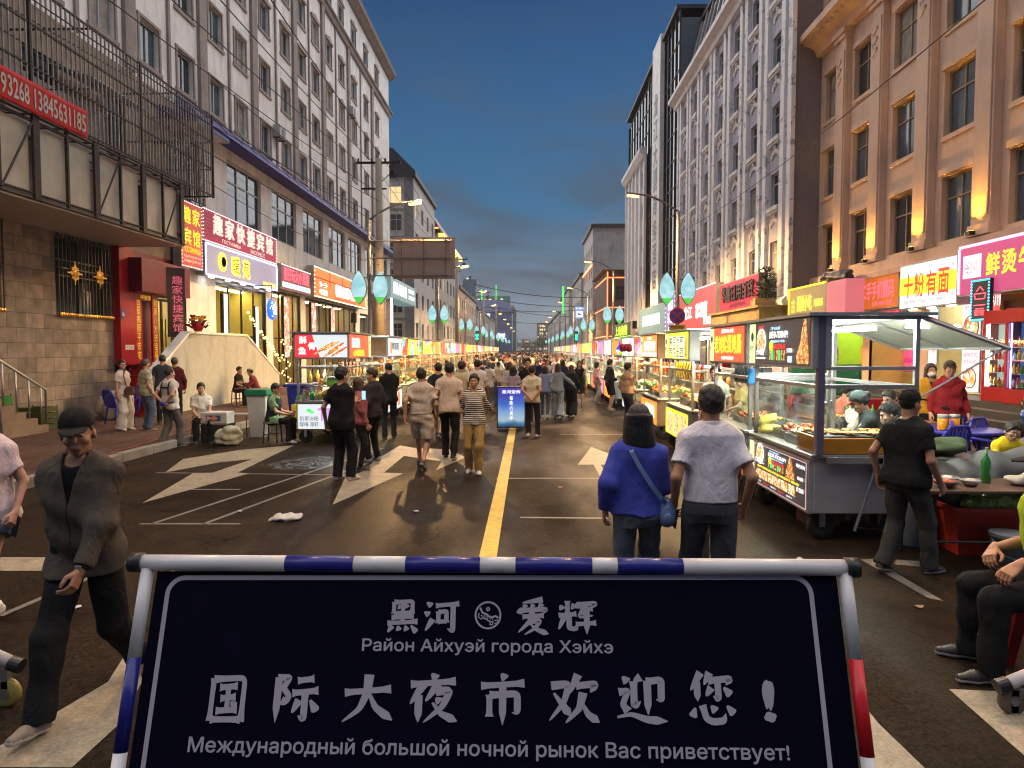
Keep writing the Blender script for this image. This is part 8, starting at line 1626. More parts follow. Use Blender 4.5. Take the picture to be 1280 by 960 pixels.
seated(1044,500,12.4,-80,1.64,'m','tee',(.48,.2,.16),'short','diner in coral tee at far end of long table')
seated(1050,520,8.9,-30,1.30,'f','tee',(.48,.33,.46),'bob','child in lilac top seen over the griddle cart')
seated(1124,492,10.2,120,1.7,'m','tee',BLK,'short','man in black leaning on the table by awning post')
seated(1138,525,8.1,80,1.64,'m','tee',(.55,.42,.36),'short','diner in cream reaching over table behind the man in black')
seated(1252,515,8.3,178,1.35,'m','tee',(.62,.46,.02),'short','boy in yellow tee bent over a phone behind covered motorbike',sk=(.46,.27,.18))
seated(1278,518,8.5,130,1.35,'f','tee',(.3,.25,.25),'bob','child beside the boy in yellow tee, phone glowing')
person((at(1037,455,22).x+1.0,24.2,.9),150,1.65,'f','stand',.016,'tee',(.5,.5,.4),'trousers',BLK,BLK,BLK,'bun',BLK,SK,1,'woman in pale top inside the lime green snack shop',seed=13)
# -- the crowd
PC=[('black',(.016,.016,.018)),('white',(.5,.48,.46)),('grey',(.14,.14,.15)),('navy blue',(.02,.028,.07)),('beige',(.36,.29,.22)),('pale blue',(.2,.28,.4)),('dark red',(.2,.02,.025)),('pink',(.4,.2,.23)),('olive green',(.09,.1,.05)),('cream',(.5,.45,.34))]
BC=[('black',(.014,.014,.016)),('blue denim',(.06,.09,.15)),('grey',(.1,.1,.11)),('khaki',(.22,.17,.1)),('white',(.45,.44,.42))]
protos=[]
for i,(sex,pose,top,bot,hair,desc) in enumerate((('m','walk','tee','trousers','short','short haired man'),('m','stroll','tee','shorts','short','young man'),('f','walkb','tee','trousers','long','long haired woman'),('f','stroll','tee','skirt','longl','long haired girl'),('m','walkb','jacket','loose','thick','man'),('f','stand','blouse','wide','bob','bobbed woman'),('f','walk','tee','slim','ponytail','ponytailed woman'),('m','stand','polo','trousers','buzz','crop haired man'))):
    I=person((0,-30-i,0),0,1.70 if sex=='m' else 1.6,sex,pose,.021,top,PC[0][1],bot,BC[0][1],BLK,BLK,hair,(.014,.012,.012),SK,1,'x',eyes=False,curl=30,seed=i)
    protos.append((I['root'],desc,bot,top))
    _CH[I['root'].name]=[(c,[]) for c in kids(I['root'])]
rc=random.Random(11); used_lab=set(); N=0; TOPN={'tee':'shirt','polo':'shirt','jacket':'jacket','blouse':'blouse'}; spots=[]
zones=['behind light box','by second lamps','at side street','past cream building','in far crowd']
tries=0
while N<215 and tries<9000:
    tries+=1
    y=20+ (rc.random()**1.02)*66; x=rc.uniform(-3.3,2.5)
    if y<24 and (x>-.2 or x<-1.9): continue
    if y<30 and x>1.6: continue
    if any((x-a)**2*1.6+(y-b)**2*.55<.42 for a,b in spots): continue
    k=rc.randrange(8); root,desc,bot,top=protos[k]; tc=rc.choice(PC if rc.random()<.45 else rc.choice([PC[:2],PC[1:2],[PC[5],PC[3]]])); bc=rc.choice(BC if rc.random()<.55 else BC[:2]); toward=rc.random()<.35
    zn=zones[0 if y<27 else 1 if y<45 else 2 if y<62 else 3 if y<75 else 4]
    bn_={'shorts':'shorts','skirt':'skirt'}.get(bot,'trousers')
    lab='%s in %s top and %s %s, %s %s'%(desc,tc[0],bc[0],bn_,'facing us' if toward else 'walking away',zn)
    if lab in used_lab and tries<7000: continue
    used_lab.add(lab); spots.append((x,y)); N+=1
    skc=tuple(c*rc.uniform(.8,1.15) for c in SK); hcol=rc.choice([(.014,.012,.012)]*4+[(.05,.03,.018),(.1,.09,.085)])
    copy_tree(root,(x,y,0),R((180 if toward else 0)+rc.uniform(-25,25)),lab,'people in the crowd down the street',rc.uniform(.93,1.06),cols={'shirt':tc[1],'jacket':tc[1],'blouse':tc[1],'trousers':bc[1],'shorts':bc[1],'skirt':bc[1],'body':skc,'hair':hcol})
# far mass: nobody could count these
for r_,_,_,_ in protos:
    for c in kids(r_): bpy.data.objects.remove(c)
    bpy.data.objects.remove(r_)
cm={'body':0,'hair':1,'shoe':1}; V=[];F_=[];MI=[]; mats=[mat('crowd_skin',SK,.6),mat('crowd_hair',(.015,.013,.012),.7)]+[mat('crowd_cloth_%s'%n.replace(' ','_'),c,.85) for n,c in PC]
# build one coarse figure set from decimated fields to keep the mass light
coarse=[]
for sex,pose,top,bot,hair in (('m','walk','tee','trousers','short'),('f','stroll','tee','skirt','long'),('m','stroll','tee','shorts','short'),('f','walkb','blouse','wide','bob')):
    I=person((0,-30,0),0,1.7 if sex=='m' else 1.6,sex,pose,.036,top,PC[0][1],bot,BC[0][1],BLK,BLK,hair,BLK,SK,1,'x',eyes=False); rr_=I['root']; L_=[]
    for c in kids(rr_): L_.append((np.array([v.co[:] for v in c.data.vertices]).reshape(-1,3),[tuple(p.vertices) for p in c.data.polygons],c.name.split('.')[0])); bpy.data.objects.remove(c)
    bpy.data.objects.remove(rr_); coarse.append(L_)
off=0; VV=[]; 
for k in range(330):
    y=84+rc.random()**.8*170; x=rc.uniform(-3.6,3.0); a=rc.uniform(-.4,.4)+(math.pi if rc.random()<.35 else 0); s_=rc.uniform(.93,1.06); Q=rotz(a)*s_; tci=2+rc.randrange(len(PC)); bci=2+rc.choice([0,0,2,3])
    for v,f_,n in coarse[k%4]:
        VV.append(v@Q.T+np.array((x,y,0))); F_+= [tuple(i+off for i in q) for q in f_]; off+=len(v); MI+=[0 if n=='body' else 1 if n in('hair','shoe') else tci if n in('shirt','blouse','jacket') else bci]*len(f_)
o=mesh_obj('crowd',np.concatenate(VV),F_,mats,None,True,MI); tag(o,'dense far crowd filling the street down to the lights','crowd',None,'stuff')
# ---------------------------------------------------------------- the barrier board at the camera
M_BARW=mat('barrier_white_enamel',(.55,.53,.54),.3,var=.1,scale=6,dirt=.2); M_BARB=mat('barrier_blue_tape',(.012,.014,.17),.3,var=.1); M_BARR=mat('barrier_red_tape',(.5,.012,.02),.3); M_BOARDN=mat('black_navy_board',(.0030,.0028,.0105),.5,var=.2,scale=3,spec=.04); M_REFL=mat('grey_reflective_film',(.34,.31,.36),.5,var=.08)
BB=thing('barrier_board','large tilted black welcome board with white bilingual writing on striped frame','barrier',(0,0,0))
TL,TR=at(166,703,1.875),at(1070,705,1.875); TL=Vector((TL.x,1.875,TL.z));TR=Vector((TR.x,1.875,TL.z)); W=(TR-TL).length; ux=Vector((1,0,0)); tilt=R(19); dn=Vector((0,-math.sin(tilt),-math.cos(tilt))); nb_=Vector((0,-math.cos(tilt),math.sin(tilt)))
def bp(px,py,off=0):
    """board plane point under a picture point"""
    d=ray(px,py); o=Vector((0,0,2)); P0=TL+dn*.0+nb_*off; t=(P0-o).dot(nb_)/d.dot(nb_); return o+d*t
def bar(p0,p1,r,segs,parent,nm):
    m=MB(); 
    for a,b,mi in segs:
        A=p0.lerp(p1,a);B=p0.lerp(p1,b); m.tube([A,B],r if mi<9 else r*1.0,20,mi)
    o=m.build(nm,[M_BARW,M_BARB,M_BARR],parent,False)
    for p in o.data.polygons: p.use_smooth=len(p.vertices)==4
    return o
def u(px): return (px-166)/(1070-166)
tr=.022
bar(TL,TR,tr,[(0,u(362),0),(u(362),u(448),1),(u(448),u(513),0),(u(513),u(606),1),(u(606),u(650),0),(u(650),u(745),1),(u(745),u(776),0),(u(776),u(857),1),(u(857),1,0)],BB,'top_rail')
for p_,q_ in ((TL-ux*.004,TL+ux*.03),(TR-ux*.03,TR+ux*.004)): MB().tube([p_,q_],.027,20).build('end_cap',M_BLACK,BB,True)
H=1.35
for px,s0 in ((184,1),(1056,2)):
    P0=bp(px,716); P1=P0+dn*H; k=[(0,.17,0),(.17,.34,s0),(.34,.52,0),(.52,.68,s0),(.68,1,0)]; bar(P0+dn*-.012,P1,.0175,k,BB,'side_rail')
# rear legs, feet and castors
for x in (TL.x+.08,TR.x-.08): bar(Vector((x,1.90,TL.z-.02)),Vector((x,2.36,.06)),.02,[(0,1,0)],BB,'rear_leg')
a,b=bp(195,714),bp(1046,714); PW=(b-a).length; pts=[a,b,b+dn*(H-.1),a+dn*(H-.1)]; MB().prism([p-nb_*.008 for p in pts],nb_*-.012).build('board_panel',M_BOARDN,BB)
# rounded rule round the board
def rule(pxs,wd,m,parent,nm):
    P=[p for p in pxs]; v=[];f=[]
    for i,p in enumerate(P):
        d=(P[min(i+1,len(P)-1)]-P[max(i-1,0)]).normalized(); q=d.cross(nb_).normalized()*wd/2; v+=[p-q,p+q]
    for i in range(len(P)-1): f.append((2*i,2*i+1,2*i+3,2*i+2))
    return mesh_obj(nm,v,f,m,parent)
OFF=-.0055
tl,trr=bp(212,722,OFF),bp(1012,722,OFF); rr_=.045; arc=lambda c,a0,a1:[c+ux*rr_*math.cos(t)-dn*rr_*math.sin(t) for t in [a0+(a1-a0)*k/8 for k in range(9)]]
cl=tl+ux*rr_+dn*rr_; cr_=trr-ux*rr_+dn*rr_
rule([tl+dn*(H-.2)]+arc(cl,math.pi,math.pi/2)+arc(cr_,math.pi/2,0)+[trr+dn*(H-.2)],.0125,M_REFL,BB,'border_rule')
def bt(s,px0,px1,py0,py1,bold=.012,rise=0):
    A=bp(px0,(py0+py1)/2,OFF);B=bp(px1,(py0+py1)/2,OFF);C=bp((px0+px1)/2,py0,OFF);D=bp((px0+px1)/2,py1,OFF)
    return lettering(s,(A+B)/2,ux,-dn,(B-A).length,(D-C).length,M_REFL,BB,bold,lift=.0012,rise=rise)
KAI={'国':'h14,88 13,6|h14,86 88,89 87,4|h30,70 72,73|h51,71 51,26|h34,49 70,52|h26,25 76,28|d60,43 71,33|h15,9 86,9','际':'h12,88 37,91 24,69 38,53 29,41 22,45|t14,90 13,3|h52,83 85,87|h43,59 95,64|k69,61 69,9 57,16|p58,46 45,21|d80,46 94,24','大':'h10,60 90,67|p51,95 49,60 37,28 8,4|n51,62 64,32 94,7','夜':'d47,97 57,86|h8,76 93,82|p33,77 8,38|t24,55 24,3|p60,77 37,43|p56,62 83,65 70,34 34,3|d56,50 65,42|n50,41 66,20 97,5','市':'d47,97 56,86|h7,73 93,78|h24,56 24,14|k24,55 79,58 79,19 68,22|t50,75 50,-2','欢':'p8,73 43,77 32,40 4,6|n13,59 45,15|p60,95 43,58|k56,73 94,77 83,60|p69,60 62,30 35,2|n66,42 78,18 99,3','迎':'d15,91 25,80|h7,61 25,64 14,37 24,24|n3,13 30,19 60,8 98,5|p50,90 36,82|k36,82 36,34 49,43|k60,81 89,85 88,44 78,47|t62,83 62,17','您':'p29,99 6,64|t20,81 20,43|p48,99 35,75|k44,83 92,87 81,74|k64,85 64,48 53,53|p50,70 38,53|d76,70 90,55|d14,31 7,13|k29,36 36,10 50,4 72,6 77,20|d47,35 57,24|d80,35 94,19','黑':'h22,92 22,58|h22,91 79,94 78,58|d36,84 42,73|p63,85 56,73|h22,59 78,61|h50,92 50,32|h16,46 84,50|h4,30 96,35|p19,23 6,4|d36,23 41,9|d58,23 65,9|d76,24 94,4','河':'d9,91 23,80|d3,63 17,54|p27,42 7,8|h34,81 98,87|h42,64 42,30|h42,62 64,65 64,32|h42,34 64,36|k82,85 82,6 67,15','爱':'p80,99 18,89|d21,84 30,74|d46,86 51,76|p78,88 66,74|d14,75 9,57|k14,67 92,71 83,58|h19,49 83,53|p49,63 40,34 6,3|p38,35 73,39 58,16 25,-3|n40,30 60,12 97,-1','辉':'h26,95 26,56|d7,83 14,70|p45,85 36,70|h3,53 49,57|p20,54 3,12|k30,54 30,16 47,13 49,27|d52,91 49,73|k52,84 98,88 89,74|h58,69 91,72|p73,81 57,49 92,52|h47,27 99,31|t75,67 75,-2'}
def brush(s_,px0,px1,py0,py1,wd):
    """a character written with brush strokes (units of a 100 x 100 field)"""
    A=bp(px0,py1,OFF+.0012); B=bp(px1,py1,OFF+.0012); C=bp(px0,py0,OFF+.0012); X=(B-A)/100; U=(-dn)*((C-A).dot(-dn)/100); m=MB(); sc=X.length
    for q,st in enumerate(KAI[s_].split('|')):
        P=[tuple(map(float,a.split(','))) for a in st[1:].split()]; L=[]; seg=[math.dist(a,b) for a,b in zip(P,P[1:])]; T=sum(seg); N=22; acc=0
        for i in range(N+1):
            d=T*i/N; k=0
            while k<len(seg)-1 and d>seg[k]: d-=seg[k]; k+=1
            a,b=P[k],P[k+1]; f=min(1,d/seg[k]); L.append((a[0]+(b[0]-a[0])*f,a[1]+(b[1]-a[1])*f,i/N))
        if len(P)>2:
            for _ in range(2): L=[L[0]]+[((a[0]+2*b[0]+c[0])/4,(a[1]+2*b[1]+c[1])/4,b[2]) for a,b,c in zip(L,L[1:],L[2:])]+[L[-1]]
        W={'h':lambda t:1.0+.28*max(0,1-t*7)+.35*max(0,t*6-5)-.12*math.sin(math.pi*t),'p':lambda t:1.25*(1-t)**.55+.08,'n':lambda t:.35+1.15*t if t<.8 else 1.27-(t-.8)*5.6,'d':lambda t:.3+1.25*t**.8 if t<.85 else 1.4-(t-.85)*4,'k':lambda t:1.05+.25*max(0,1-t*7) if t<.84 else 1.05-(t-.84)*6,'t':lambda t:1.15-.1*t if t<.7 else 1.08-(t-.7)*3.3}[st[0]]
        v=[]
        for i,(x,y,t) in enumerate(L):
            a=L[max(i-1,0)]; b=L[min(i+1,N)]; dx,dy=b[0]-a[0],b[1]-a[1]; h=math.hypot(dx,dy) or 1; w_=max(.08,W(t))*wd/2; nx_,ny_=-dy/h*w_,dx/h*w_
            for e in (1,-1): v.append(A+X*(x+nx_*e)+U*(y+ny_*e)+nb_*(.00025*q))
        m.add(v,[(2*i,2*i+2,2*i+3,2*i+1) for i in range(N)])
    m.build('brush_character',M_REFL,BB)
for s_,x0,x1 in (('黑',482,523),('河',528,574),('爱',645,687),('辉',697,746)): brush(s_,x0,x1,749,792,13.5)
for s_,x0,x1 in zip('国际大夜市欢迎您',(254,335,421,506,596,684,770,862),(307,398,494,573,660,750,836,922)): brush(s_,x0,x1,840,905,13)
bt('Район Айхуэй города Хэйхэ',453,766,799,819,.022)
bt('!',956,966,852,900,.05)
bt('Международный большой ночной рынок Вас приветствует!',235,986,925,950,.022)
# round emblem: ring with a curling dragon-like wave inside
c=bp(610,769,OFF+.0012); ex=(bp(626,769,OFF)-bp(594,769,OFF)).length/2
def flatring(c,r0,r1,m,n=40):
    v=[];f=[]
    for k in range(n): t=2*math.pi*k/n; d=ux*math.cos(t)-dn*math.sin(t); v+=[c+d*r0,c+d*r1]
    for k in range(n): j=(k+1)%n; f.append((2*k,2*j,2*j+1,2*k+1))
    return mesh_obj('emblem',v,f,m,BB)
flatring(c,ex*.9,ex*1.04,M_REFL); flatring(c+(-dn)*ex*.45,ex*.06,ex*.16,M_REFL,16)
def epts(L): return [c+ux*ex*a-dn*ex*b for a,b in L]
rule(epts([(-.62,.55),(-.45,.2),(-.1,.05),(.1,-.1),(.35,-.15),(.6,-.05),(.8,-.2)]),ex*.15,M_REFL,BB,'emblem'); rule(epts([(-.7,.15),(-.75,-.15),(-.5,-.3),(-.4,-.1),(-.55,.0)]),ex*.09,M_REFL,BB,'emblem'); rule(epts([(-.4,-.2),(-.1,-.3),(.1,-.45),(.4,-.5),(.35,-.7),(.15,-.7),(.2,-.5)]),ex*.1,M_REFL,BB,'emblem'); rule(epts([(.5,-.4),(.75,-.35),(.7,-.6),(.5,-.6)]),ex*.09,M_REFL,BB,'emblem')
for k in range(4): rule(epts([(-.3+.2*k,.02-.08*k),(-.2+.2*k,-.2-.06*k)]),ex*.05,M_REFL,BB,'emblem')
# feet of the neighbouring barriers that poke into the frame
def foot(px,py,Y,label,flip,wm):
    p=at(px,py,Y); t=thing('castor_barrier',label,'barrier',(p.x,Y,0)); z=p.z
    MB().tube([(-.55*flip,0,z+.22),(-.04*flip,0,z)],.035,14).build('tube_leg',M_BARW,t,True); MB().tube([(-.54*flip,0,z+.2),(-.62*flip,0,1.3),(-.62*flip,-1.3,1.3),(-.54*flip,-1.3,.02)],.03,12).build('barrier_frame',M_BARW,t,True); MB().tube([(-.06*flip,-.0,z+.006),(.0,0,z-.012)],.042,16).build('end_cap',M_BLACK,t)
    MB().box((-.09*flip-.02,-.02,z-.16),(-.09*flip+.02,.02,z-.02)).build('fork',M_STEEL,t); w_=MB(); w_.lathe([(.02,-.02),(.07,-.02),(.082,-.01),(.082,.01),(.07,.02),(.02,.02)],(-.09*flip,0,.082),20,axis='y'); w_.build('castor_wheel',wm,t,True); MB().lathe([(.028,-.026),(.028,.026)],(-.09*flip,0,.082),12,axis='y').build('hub',M_STEEL,t); return t
foot(27,830,3.7,'white barrier foot with yellow castor wheel beside the older man',1,mat('yellow_castor',(.34,.26,.07),.4)); foot(1246,856,3.75,'white barrier foot with dark castor wheel near the guard',-1,mat('tan_castor',(.12,.09,.06),.5))
# blue upright light box in the street
lb=thing('upright_light_box','blue upright light box with white vertical characters standing on yellow line','light box',(-.42,17.2,0),R(2)); MB().box((-.36,-.12,.05),(.36,.12,1.08)).build('case',M_DARKR,lb,bevel=.01)
def ltgrad():
    m,n,l,b=nmat('printed_blue_sky_panel'); t=n.new('ShaderNodeTexCoord'); s=n.new('ShaderNodeSeparateXYZ'); l.new(t.outputs['Generated'],s.inputs[0]); z=n.new('ShaderNodeTexNoise'); z.inputs['Scale'].default_value=2.5; z.inputs['Detail'].default_value=5; l.new(t.outputs['Generated'],z.inputs['Vector']); a=n.new('ShaderNodeMath'); a.operation='MULTIPLY_ADD'; a.inputs[1].default_value=.22; l.new(z.outputs['Fac'],a.inputs[0]); l.new(s.outputs['Z'],a.inputs[2])
    r=n.new('ShaderNodeValToRGB'); e=r.color_ramp.elements; e[0].position=.12; e[0].color=(.01,.06,.16,1); e[1].position=.95; e[1].color=(.02,.03,.42,1)
    for p,c in ((.2,(.02,.2,.35,1)),(.3,(.45,.62,.75,1)),(.5,(.25,.45,.75,1)),(.68,(.03,.16,.7,1))): q=e.new(p); q.color=c
    l.new(a.outputs[0],r.inputs['Fac']); l.new(r.outputs['Color'],b.inputs['Emission Color']); b.inputs['Emission Strength'].default_value=.5*KE; b.inputs['Base Color'].default_value=(.05,.05,.1,1); return m
mesh_obj('printed_face',[(-.33,-.126,.08),(.33,-.126,.08),(.33,-.126,1.05),(-.33,-.126,1.05)],[(0,1,2,3)],ltgrad(),lb); lettering('黑河爱辉',(0,-.128,.95),(1,0,0),(0,0,1),.46,.09,G_WPRINT,lb,.012); lettering('每晚六点半',(0,-.128,.55),(1,0,0),(0,0,1),.08,.62,G_WPRINT,lb,.012,vertical=True)
# picture projections on the road
def gobo(px,py,col1,col2,power,src,label):
    p=gnd(px,py); t=thing('gobo_projector',label,'projector',src); MB().tube([(0,0,0),(0,-.02,-.2)],.06,10).build('body',M_BLACK,t)
    l=bpy.data.lights.new('gobo','SPOT'); l.energy=power; d=p-Vector(src); l.spot_size=2*math.atan(.62/d.length); l.spot_blend=.08; l.shadow_soft_size=.01; l.use_nodes=True; n=l.node_tree.nodes; k=l.node_tree.links; em=n['Emission']; tc_=n.new('ShaderNodeTexCoord'); mp_=n.new('ShaderNodeMapping'); mp_.inputs['Scale'].default_value=(1,1,1); v=n.new('ShaderNodeTexVoronoi'); v.inputs['Scale'].default_value=75; nn=n.new('ShaderNodeTexNoise'); nn.inputs['Scale'].default_value=50; nn.inputs['Detail'].default_value=1; cr_=n.new('ShaderNodeValToRGB'); cr_.color_ramp.elements[0].position=.52; cr_.color_ramp.elements[1].position=.58; cr_.color_ramp.elements[0].color=tuple(col1)+(1,); cr_.color_ramp.elements[1].color=tuple(col2)+(1,)
    k.new(tc_.outputs['Normal'],nn.inputs['Vector']); k.new(nn.outputs['Fac'],cr_.inputs['Fac']); k.new(cr_.outputs['Color'],em.inputs['Color'])
    o=bpy.data.objects.new('gobo',l); COL.objects.link(o); o.location=Vector(src)+Vector((0,-.05,-.24)); o.rotation_euler=(p-o.location).to_track_quat('-Z','Y').to_euler()
gobo(386,577,(.0,.0,.0),(.7,1,1.2),900,(-3.6,14.2,2.75),'small black picture projector fixed above the fish cart'); gobo(710,533,(.0,.0,.0),(.8,.5,1.3),800,(2.8,18.2,2.75),'small black picture projector fixed above the east carts')
# ---------------------------------------------------------------- west pavement clutter
def plastic_chair(x,y,z,rz,col,label,group=None):
    t=thing('plastic_chair',label,'chair',(x,y,z),R(rz),group); mm=M_PLASTIC
    f=Field((-.3,-.3,.36),(.3,.35,.86),.016); f.loft((0,0,.42),np.eye(3),[-.012,.014],[.225,.225],[.215,.215],[0,0],4,.01); V,F_=f.mesh(); np_mesh('seat',V,F_,mm,t,col)
    m=MB()
    for k in range(7): a=-.18+.06*k; m.add([(a-.02,.2,.43),(a+.02,.2,.43),(a*1.05+.02,.285,.83),(a*1.05-.02,.285,.83),(a-.02,.222,.43),(a+.02,.222,.43),(a*1.05+.02,.305,.83),(a*1.05-.02,.305,.83)],[(0,1,2,3),(4,5,6,7),(0,1,5,4),(1,2,6,5),(2,3,7,6),(3,0,4,7)])
    m.tube([(-.23,.2,.45),(-.235,.28,.74),(-.15,.305,.85),(.15,.305,.85),(.235,.28,.74),(.23,.2,.45)],.022,8); m.build('backrest',mm,t,color=col)
    for s_ in (-1,1): MB().tube([(s_*.235,.27,.66),(s_*.26,.05,.66),(s_*.255,-.17,.63),(s_*.24,-.2,.42)],.02,8).build('armrest',mm,t,True,color=col)
    for a in (-1,1):
        for b in (-1,1): MB().tube([(a*.2,b*.18,.42),(a*.25,b*.23,0)],[.026,.02],8).build('leg',mm,t,True,color=col)
    return t
BLU=(.015,.02,.30)
plastic_chair(-10.2,16.9,.15,150,BLU,'blue plastic chair at the foot of the stone stairs'); plastic_chair(-10.7,19.0,.15,40,BLU,'blue plastic chair in the shade under the white wall')
sk=thing('woven_sack','pale bulging woven sack against the stone wall','sack',(-11.0,18.0,.15)); f=Field((-.6,-.6,-.05),(.7,.6,1.0),.025); f.ell((0,0,.33),(.48,.36,.42)); f.ell((.25,.05,.55),(.25,.22,.25),None,.08); f.cut((0,0,0),(0,0,-1)); f.fold(.03,7,.7); V,F_=f.mesh(); np_mesh('sack',V,F_,mat('sack_weave',(.36,.34,.31),.85,var=.2,bump=.4,bscale=90),sk)
def crate(x,y,z,w,d,h,col,label,group=None,rz=0,open_=True):
    t=thing('plastic_crate',label,'crate',(x,y,z),R(rz),group); m=MB(); m.box((-w/2,-d/2,0),(w/2,d/2,.02))
    for sx,sy,ax in ((-1,0,0),(1,0,0),(0,-1,1),(0,1,1)):
        for k in range(4):
            z0=.02+(h-.02)*k/4; z1=z0+(h-.02)/4*.72
            if ax==0: m.box((sx*w/2-(.015 if sx>0 else 0),-d/2+.016,z0),(sx*w/2+(.015 if sx<0 else 0),d/2-.016,z1))
            else: m.box((-w/2+.016,sy*d/2-(.015 if sy>0 else 0),z0),(w/2-.016,sy*d/2+(.015 if sy<0 else 0),z1))
    for a in (-1,1):
        for b in (-1,1): m.box((a*w/2-.02 if a>0 else -w/2,b*d/2-.02 if b>0 else -d/2,.021),(a*w/2 if a>0 else -w/2+.02,b*d/2 if b>0 else -d/2+.02,h))
    m.build('crate_body',M_PLASTIC,t,color=col); return t
crate(-11.5,14.4,.15,.6,.5,.9,(.02,.22,.03),'tall green plastic crate behind the steel handrail'); crate(-11.4,15.7,.15,.6,.5,.55,(.05,.07,.02),'dark olive crate beside the stairs')
p=gnd(270,553); 
for k in range(4): crate(p.x,p.y+.1,.0+.1*k,.55,.4,.098,BLK,'flat black tray crate, %s of the stack by the kerb'%('lowest','second','third','topmost')[k],'black trays in the kerb stack')
fb=thing('foam_box','white fruit box with blue label on top of black trays','box',(p.x,p.y+.1,.4)); MB().box((-.29,-.2,0),(.29,.2,.26)).build('box_body',M_FRW,fb,bevel=.02); m=MB(); m.box((-.29,-.206,.20),(.29,-.2,.23)).box((-.29,-.206,.03),(.29,-.2,.05)); m.build('rib',M_FRW,fb); MB().box((-.16,-.207,.07),(.16,-.202,.19)).build('label',mat('blue_label',(.03,.08,.3),.5),fb); MB().ball((.02,-.21,.13),(.07,.004,.045),10).build('printed_fruit',mat('orange_print',(.6,.2,.03),.5),fb); lettering('鲜果',(-.09,-.208,.13),(1,0,0),(0,0,1),.09,.05,M_WHT2,fb,.012)
def stool(x,y,z,label,h=.45,m_=None,r=.15):
    t=thing('stool',label,'stool',(x,y,z)); m_=m_ or mat('dark_stool',(.05,.035,.03),.6); MB().box((-r,-r,h-.035),(r,r,h)).build('seat',m_,t,bevel=.008)
    for a in (-1,1):
        for b in (-1,1): MB().tube([(a*r*.85,b*r*.85,h-.036),(a*r,b*r,0)],.016,8).build('leg',m_,t)
    MB().tube([(-r*.93,-r*.93,h*.4),(r*.93,-r*.93,h*.4)],.011,6).tube([(-r*.93,r*.93,h*.4),(r*.93,r*.93,h*.4)],.011,6).build('stretcher',m_,t); return t
q=gnd(252,551); stool(q.x,q.y,0,'dark stool under the smiling man in white tee'); q=gnd(297,505,.15); stool(q.x,q.y,.15,'wooden stool under the man in black by the white wall',.46,mat('brown_wood_stool',(.16,.075,.035),.55)); q=gnd(323,508,.15); stool(q.x,q.y,.15,'stool under the man in white cap'); q=gnd(341,553); stool(q.x,q.y,0,'black stool under the vendor in green',.46,M_BLACK)
q=gnd(301,545); tb=thing('folding_table','small low black folding table between vendor and white box','table',(q.x,q.y,0)); MB().box((-.24,-.2,.5),(.24,.2,.525)).build('tabletop',M_GALV,tb); 
for a in (-1,1):
    for b in (-1,1): MB().tube([(a*.2,b*.16,.5),(a*.22,b*.18,0)],.012,6).build('leg',M_BLACK,tb)
q=gnd(313,507,.15); tb=thing('low_table','dark low table laid with dishes before the white wall','table',(q.x,q.y+.1,.15)); MB().box((-.45,-.3,.55),(.45,.3,.58)).build('tabletop',M_MAROON,tb)
for a in (-1,1):
    for b in (-1,1): MB().tube([(a*.4,b*.25,.55),(a*.4,b*.25,0)],.02,6).build('leg',M_BLACK,tb)
for k,(dx,cc,lb_) in enumerate(((-.25,(.02,.2,.04),'green'),(-.1,(.5,.35,.2),'amber'),(.05,(.02,.2,.04),'second green'),(.22,(.4,.03,.03),'red'))): bottle(q.x+dx,q.y+.1,.732,.24,.035,mat('glass_'+lb_.replace(' ','_'),cc,.15),'%s bottle on the low table by white wall'%lb_)
bn=thing('wheeled_bin','tall blue wheeled bin behind the fish cart','bin',(-6.4,19.2,0)); f=Field((-.4,-.45,.0),(.4,.45,1.2),.03); f.loft((0,0,.1),np.eye(3),[0,.85],[.26,.33],[.28,.36],[0,0],5,.02); V,F_=f.mesh(); np_mesh('bin_body',V,F_,M_PLASTIC,bn,(.012,.03,.28)); MB().box((-.36,-.4,.97),(.36,.4,1.05)).build('lid',M_PLASTIC,bn,bevel=.03,color=(.012,.03,.28)); MB().lathe([(.1,-.03),(.1,.03)],(-.25,.33,.1),14,axis='x').lathe([(.1,-.03),(.1,.03)],(.25,.33,.1),14,axis='x').build('wheel',M_RUB,bn)
gc=thing('covered_tub','green cloth covered tub on yellow stand by the bin','tub',(-5.6,17.4,0)); MB().box((-.35,-.3,.0),(.35,.3,.62)).build('stand',mat('yellow_stand',(.55,.36,.03),.5),gc,bevel=.01); f=Field((-.4,-.4,.6),(.4,.4,1.0),.02); f.ell((0,0,.72),(.34,.3,.16)); f.cut((0,0,.625),(0,0,-1)); f.fold(.02,3,1); V,F_=f.mesh(); np_mesh('cloth_cover',V,F_,mat('green_cloth',(.06,.3,.03),.8),gc)
gt=thing('waste_bin','green square bin beside the seated vendor','bin',(-6.15,15.6,0)); MB().add([(-.16,-.16,0),(.16,-.16,0),(.16,.16,0),(-.16,.16,0),(-.22,-.22,.95),(.22,-.22,.95),(.22,.22,.95),(-.22,.22,.95)],[(3,2,1,0),(0,1,5,4),(1,2,6,5),(2,3,7,6),(3,0,4,7),(4,5,6,7)]).build('bin_body',M_FRW,gt,bevel=.01); MB().box((-.25,-.25,.951),(.25,.25,1.1)).build('lid',mat('bin_green',(.01,.13,.06),.5),gt,bevel=.02)
bl=thing('bundle','pale cloth bundle with leaves at the vendor\'s feet','bundle',(gnd(285,556).x,gnd(285,556).y,0)); f=Field((-.4,-.3,-.02),(.4,.3,.5),.02); f.ell((0,0,.14),(.28,.2,.2)); f.ell((.1,0,.28),(.2,.15,.1)); f.cut((0,0,0),(0,0,-1)); f.fold(.025,8,1); V,F_=f.mesh(); np_mesh('cloth',V,F_,mat('pale_cloth',(.34,.33,.24),.85,var=.3),bl)
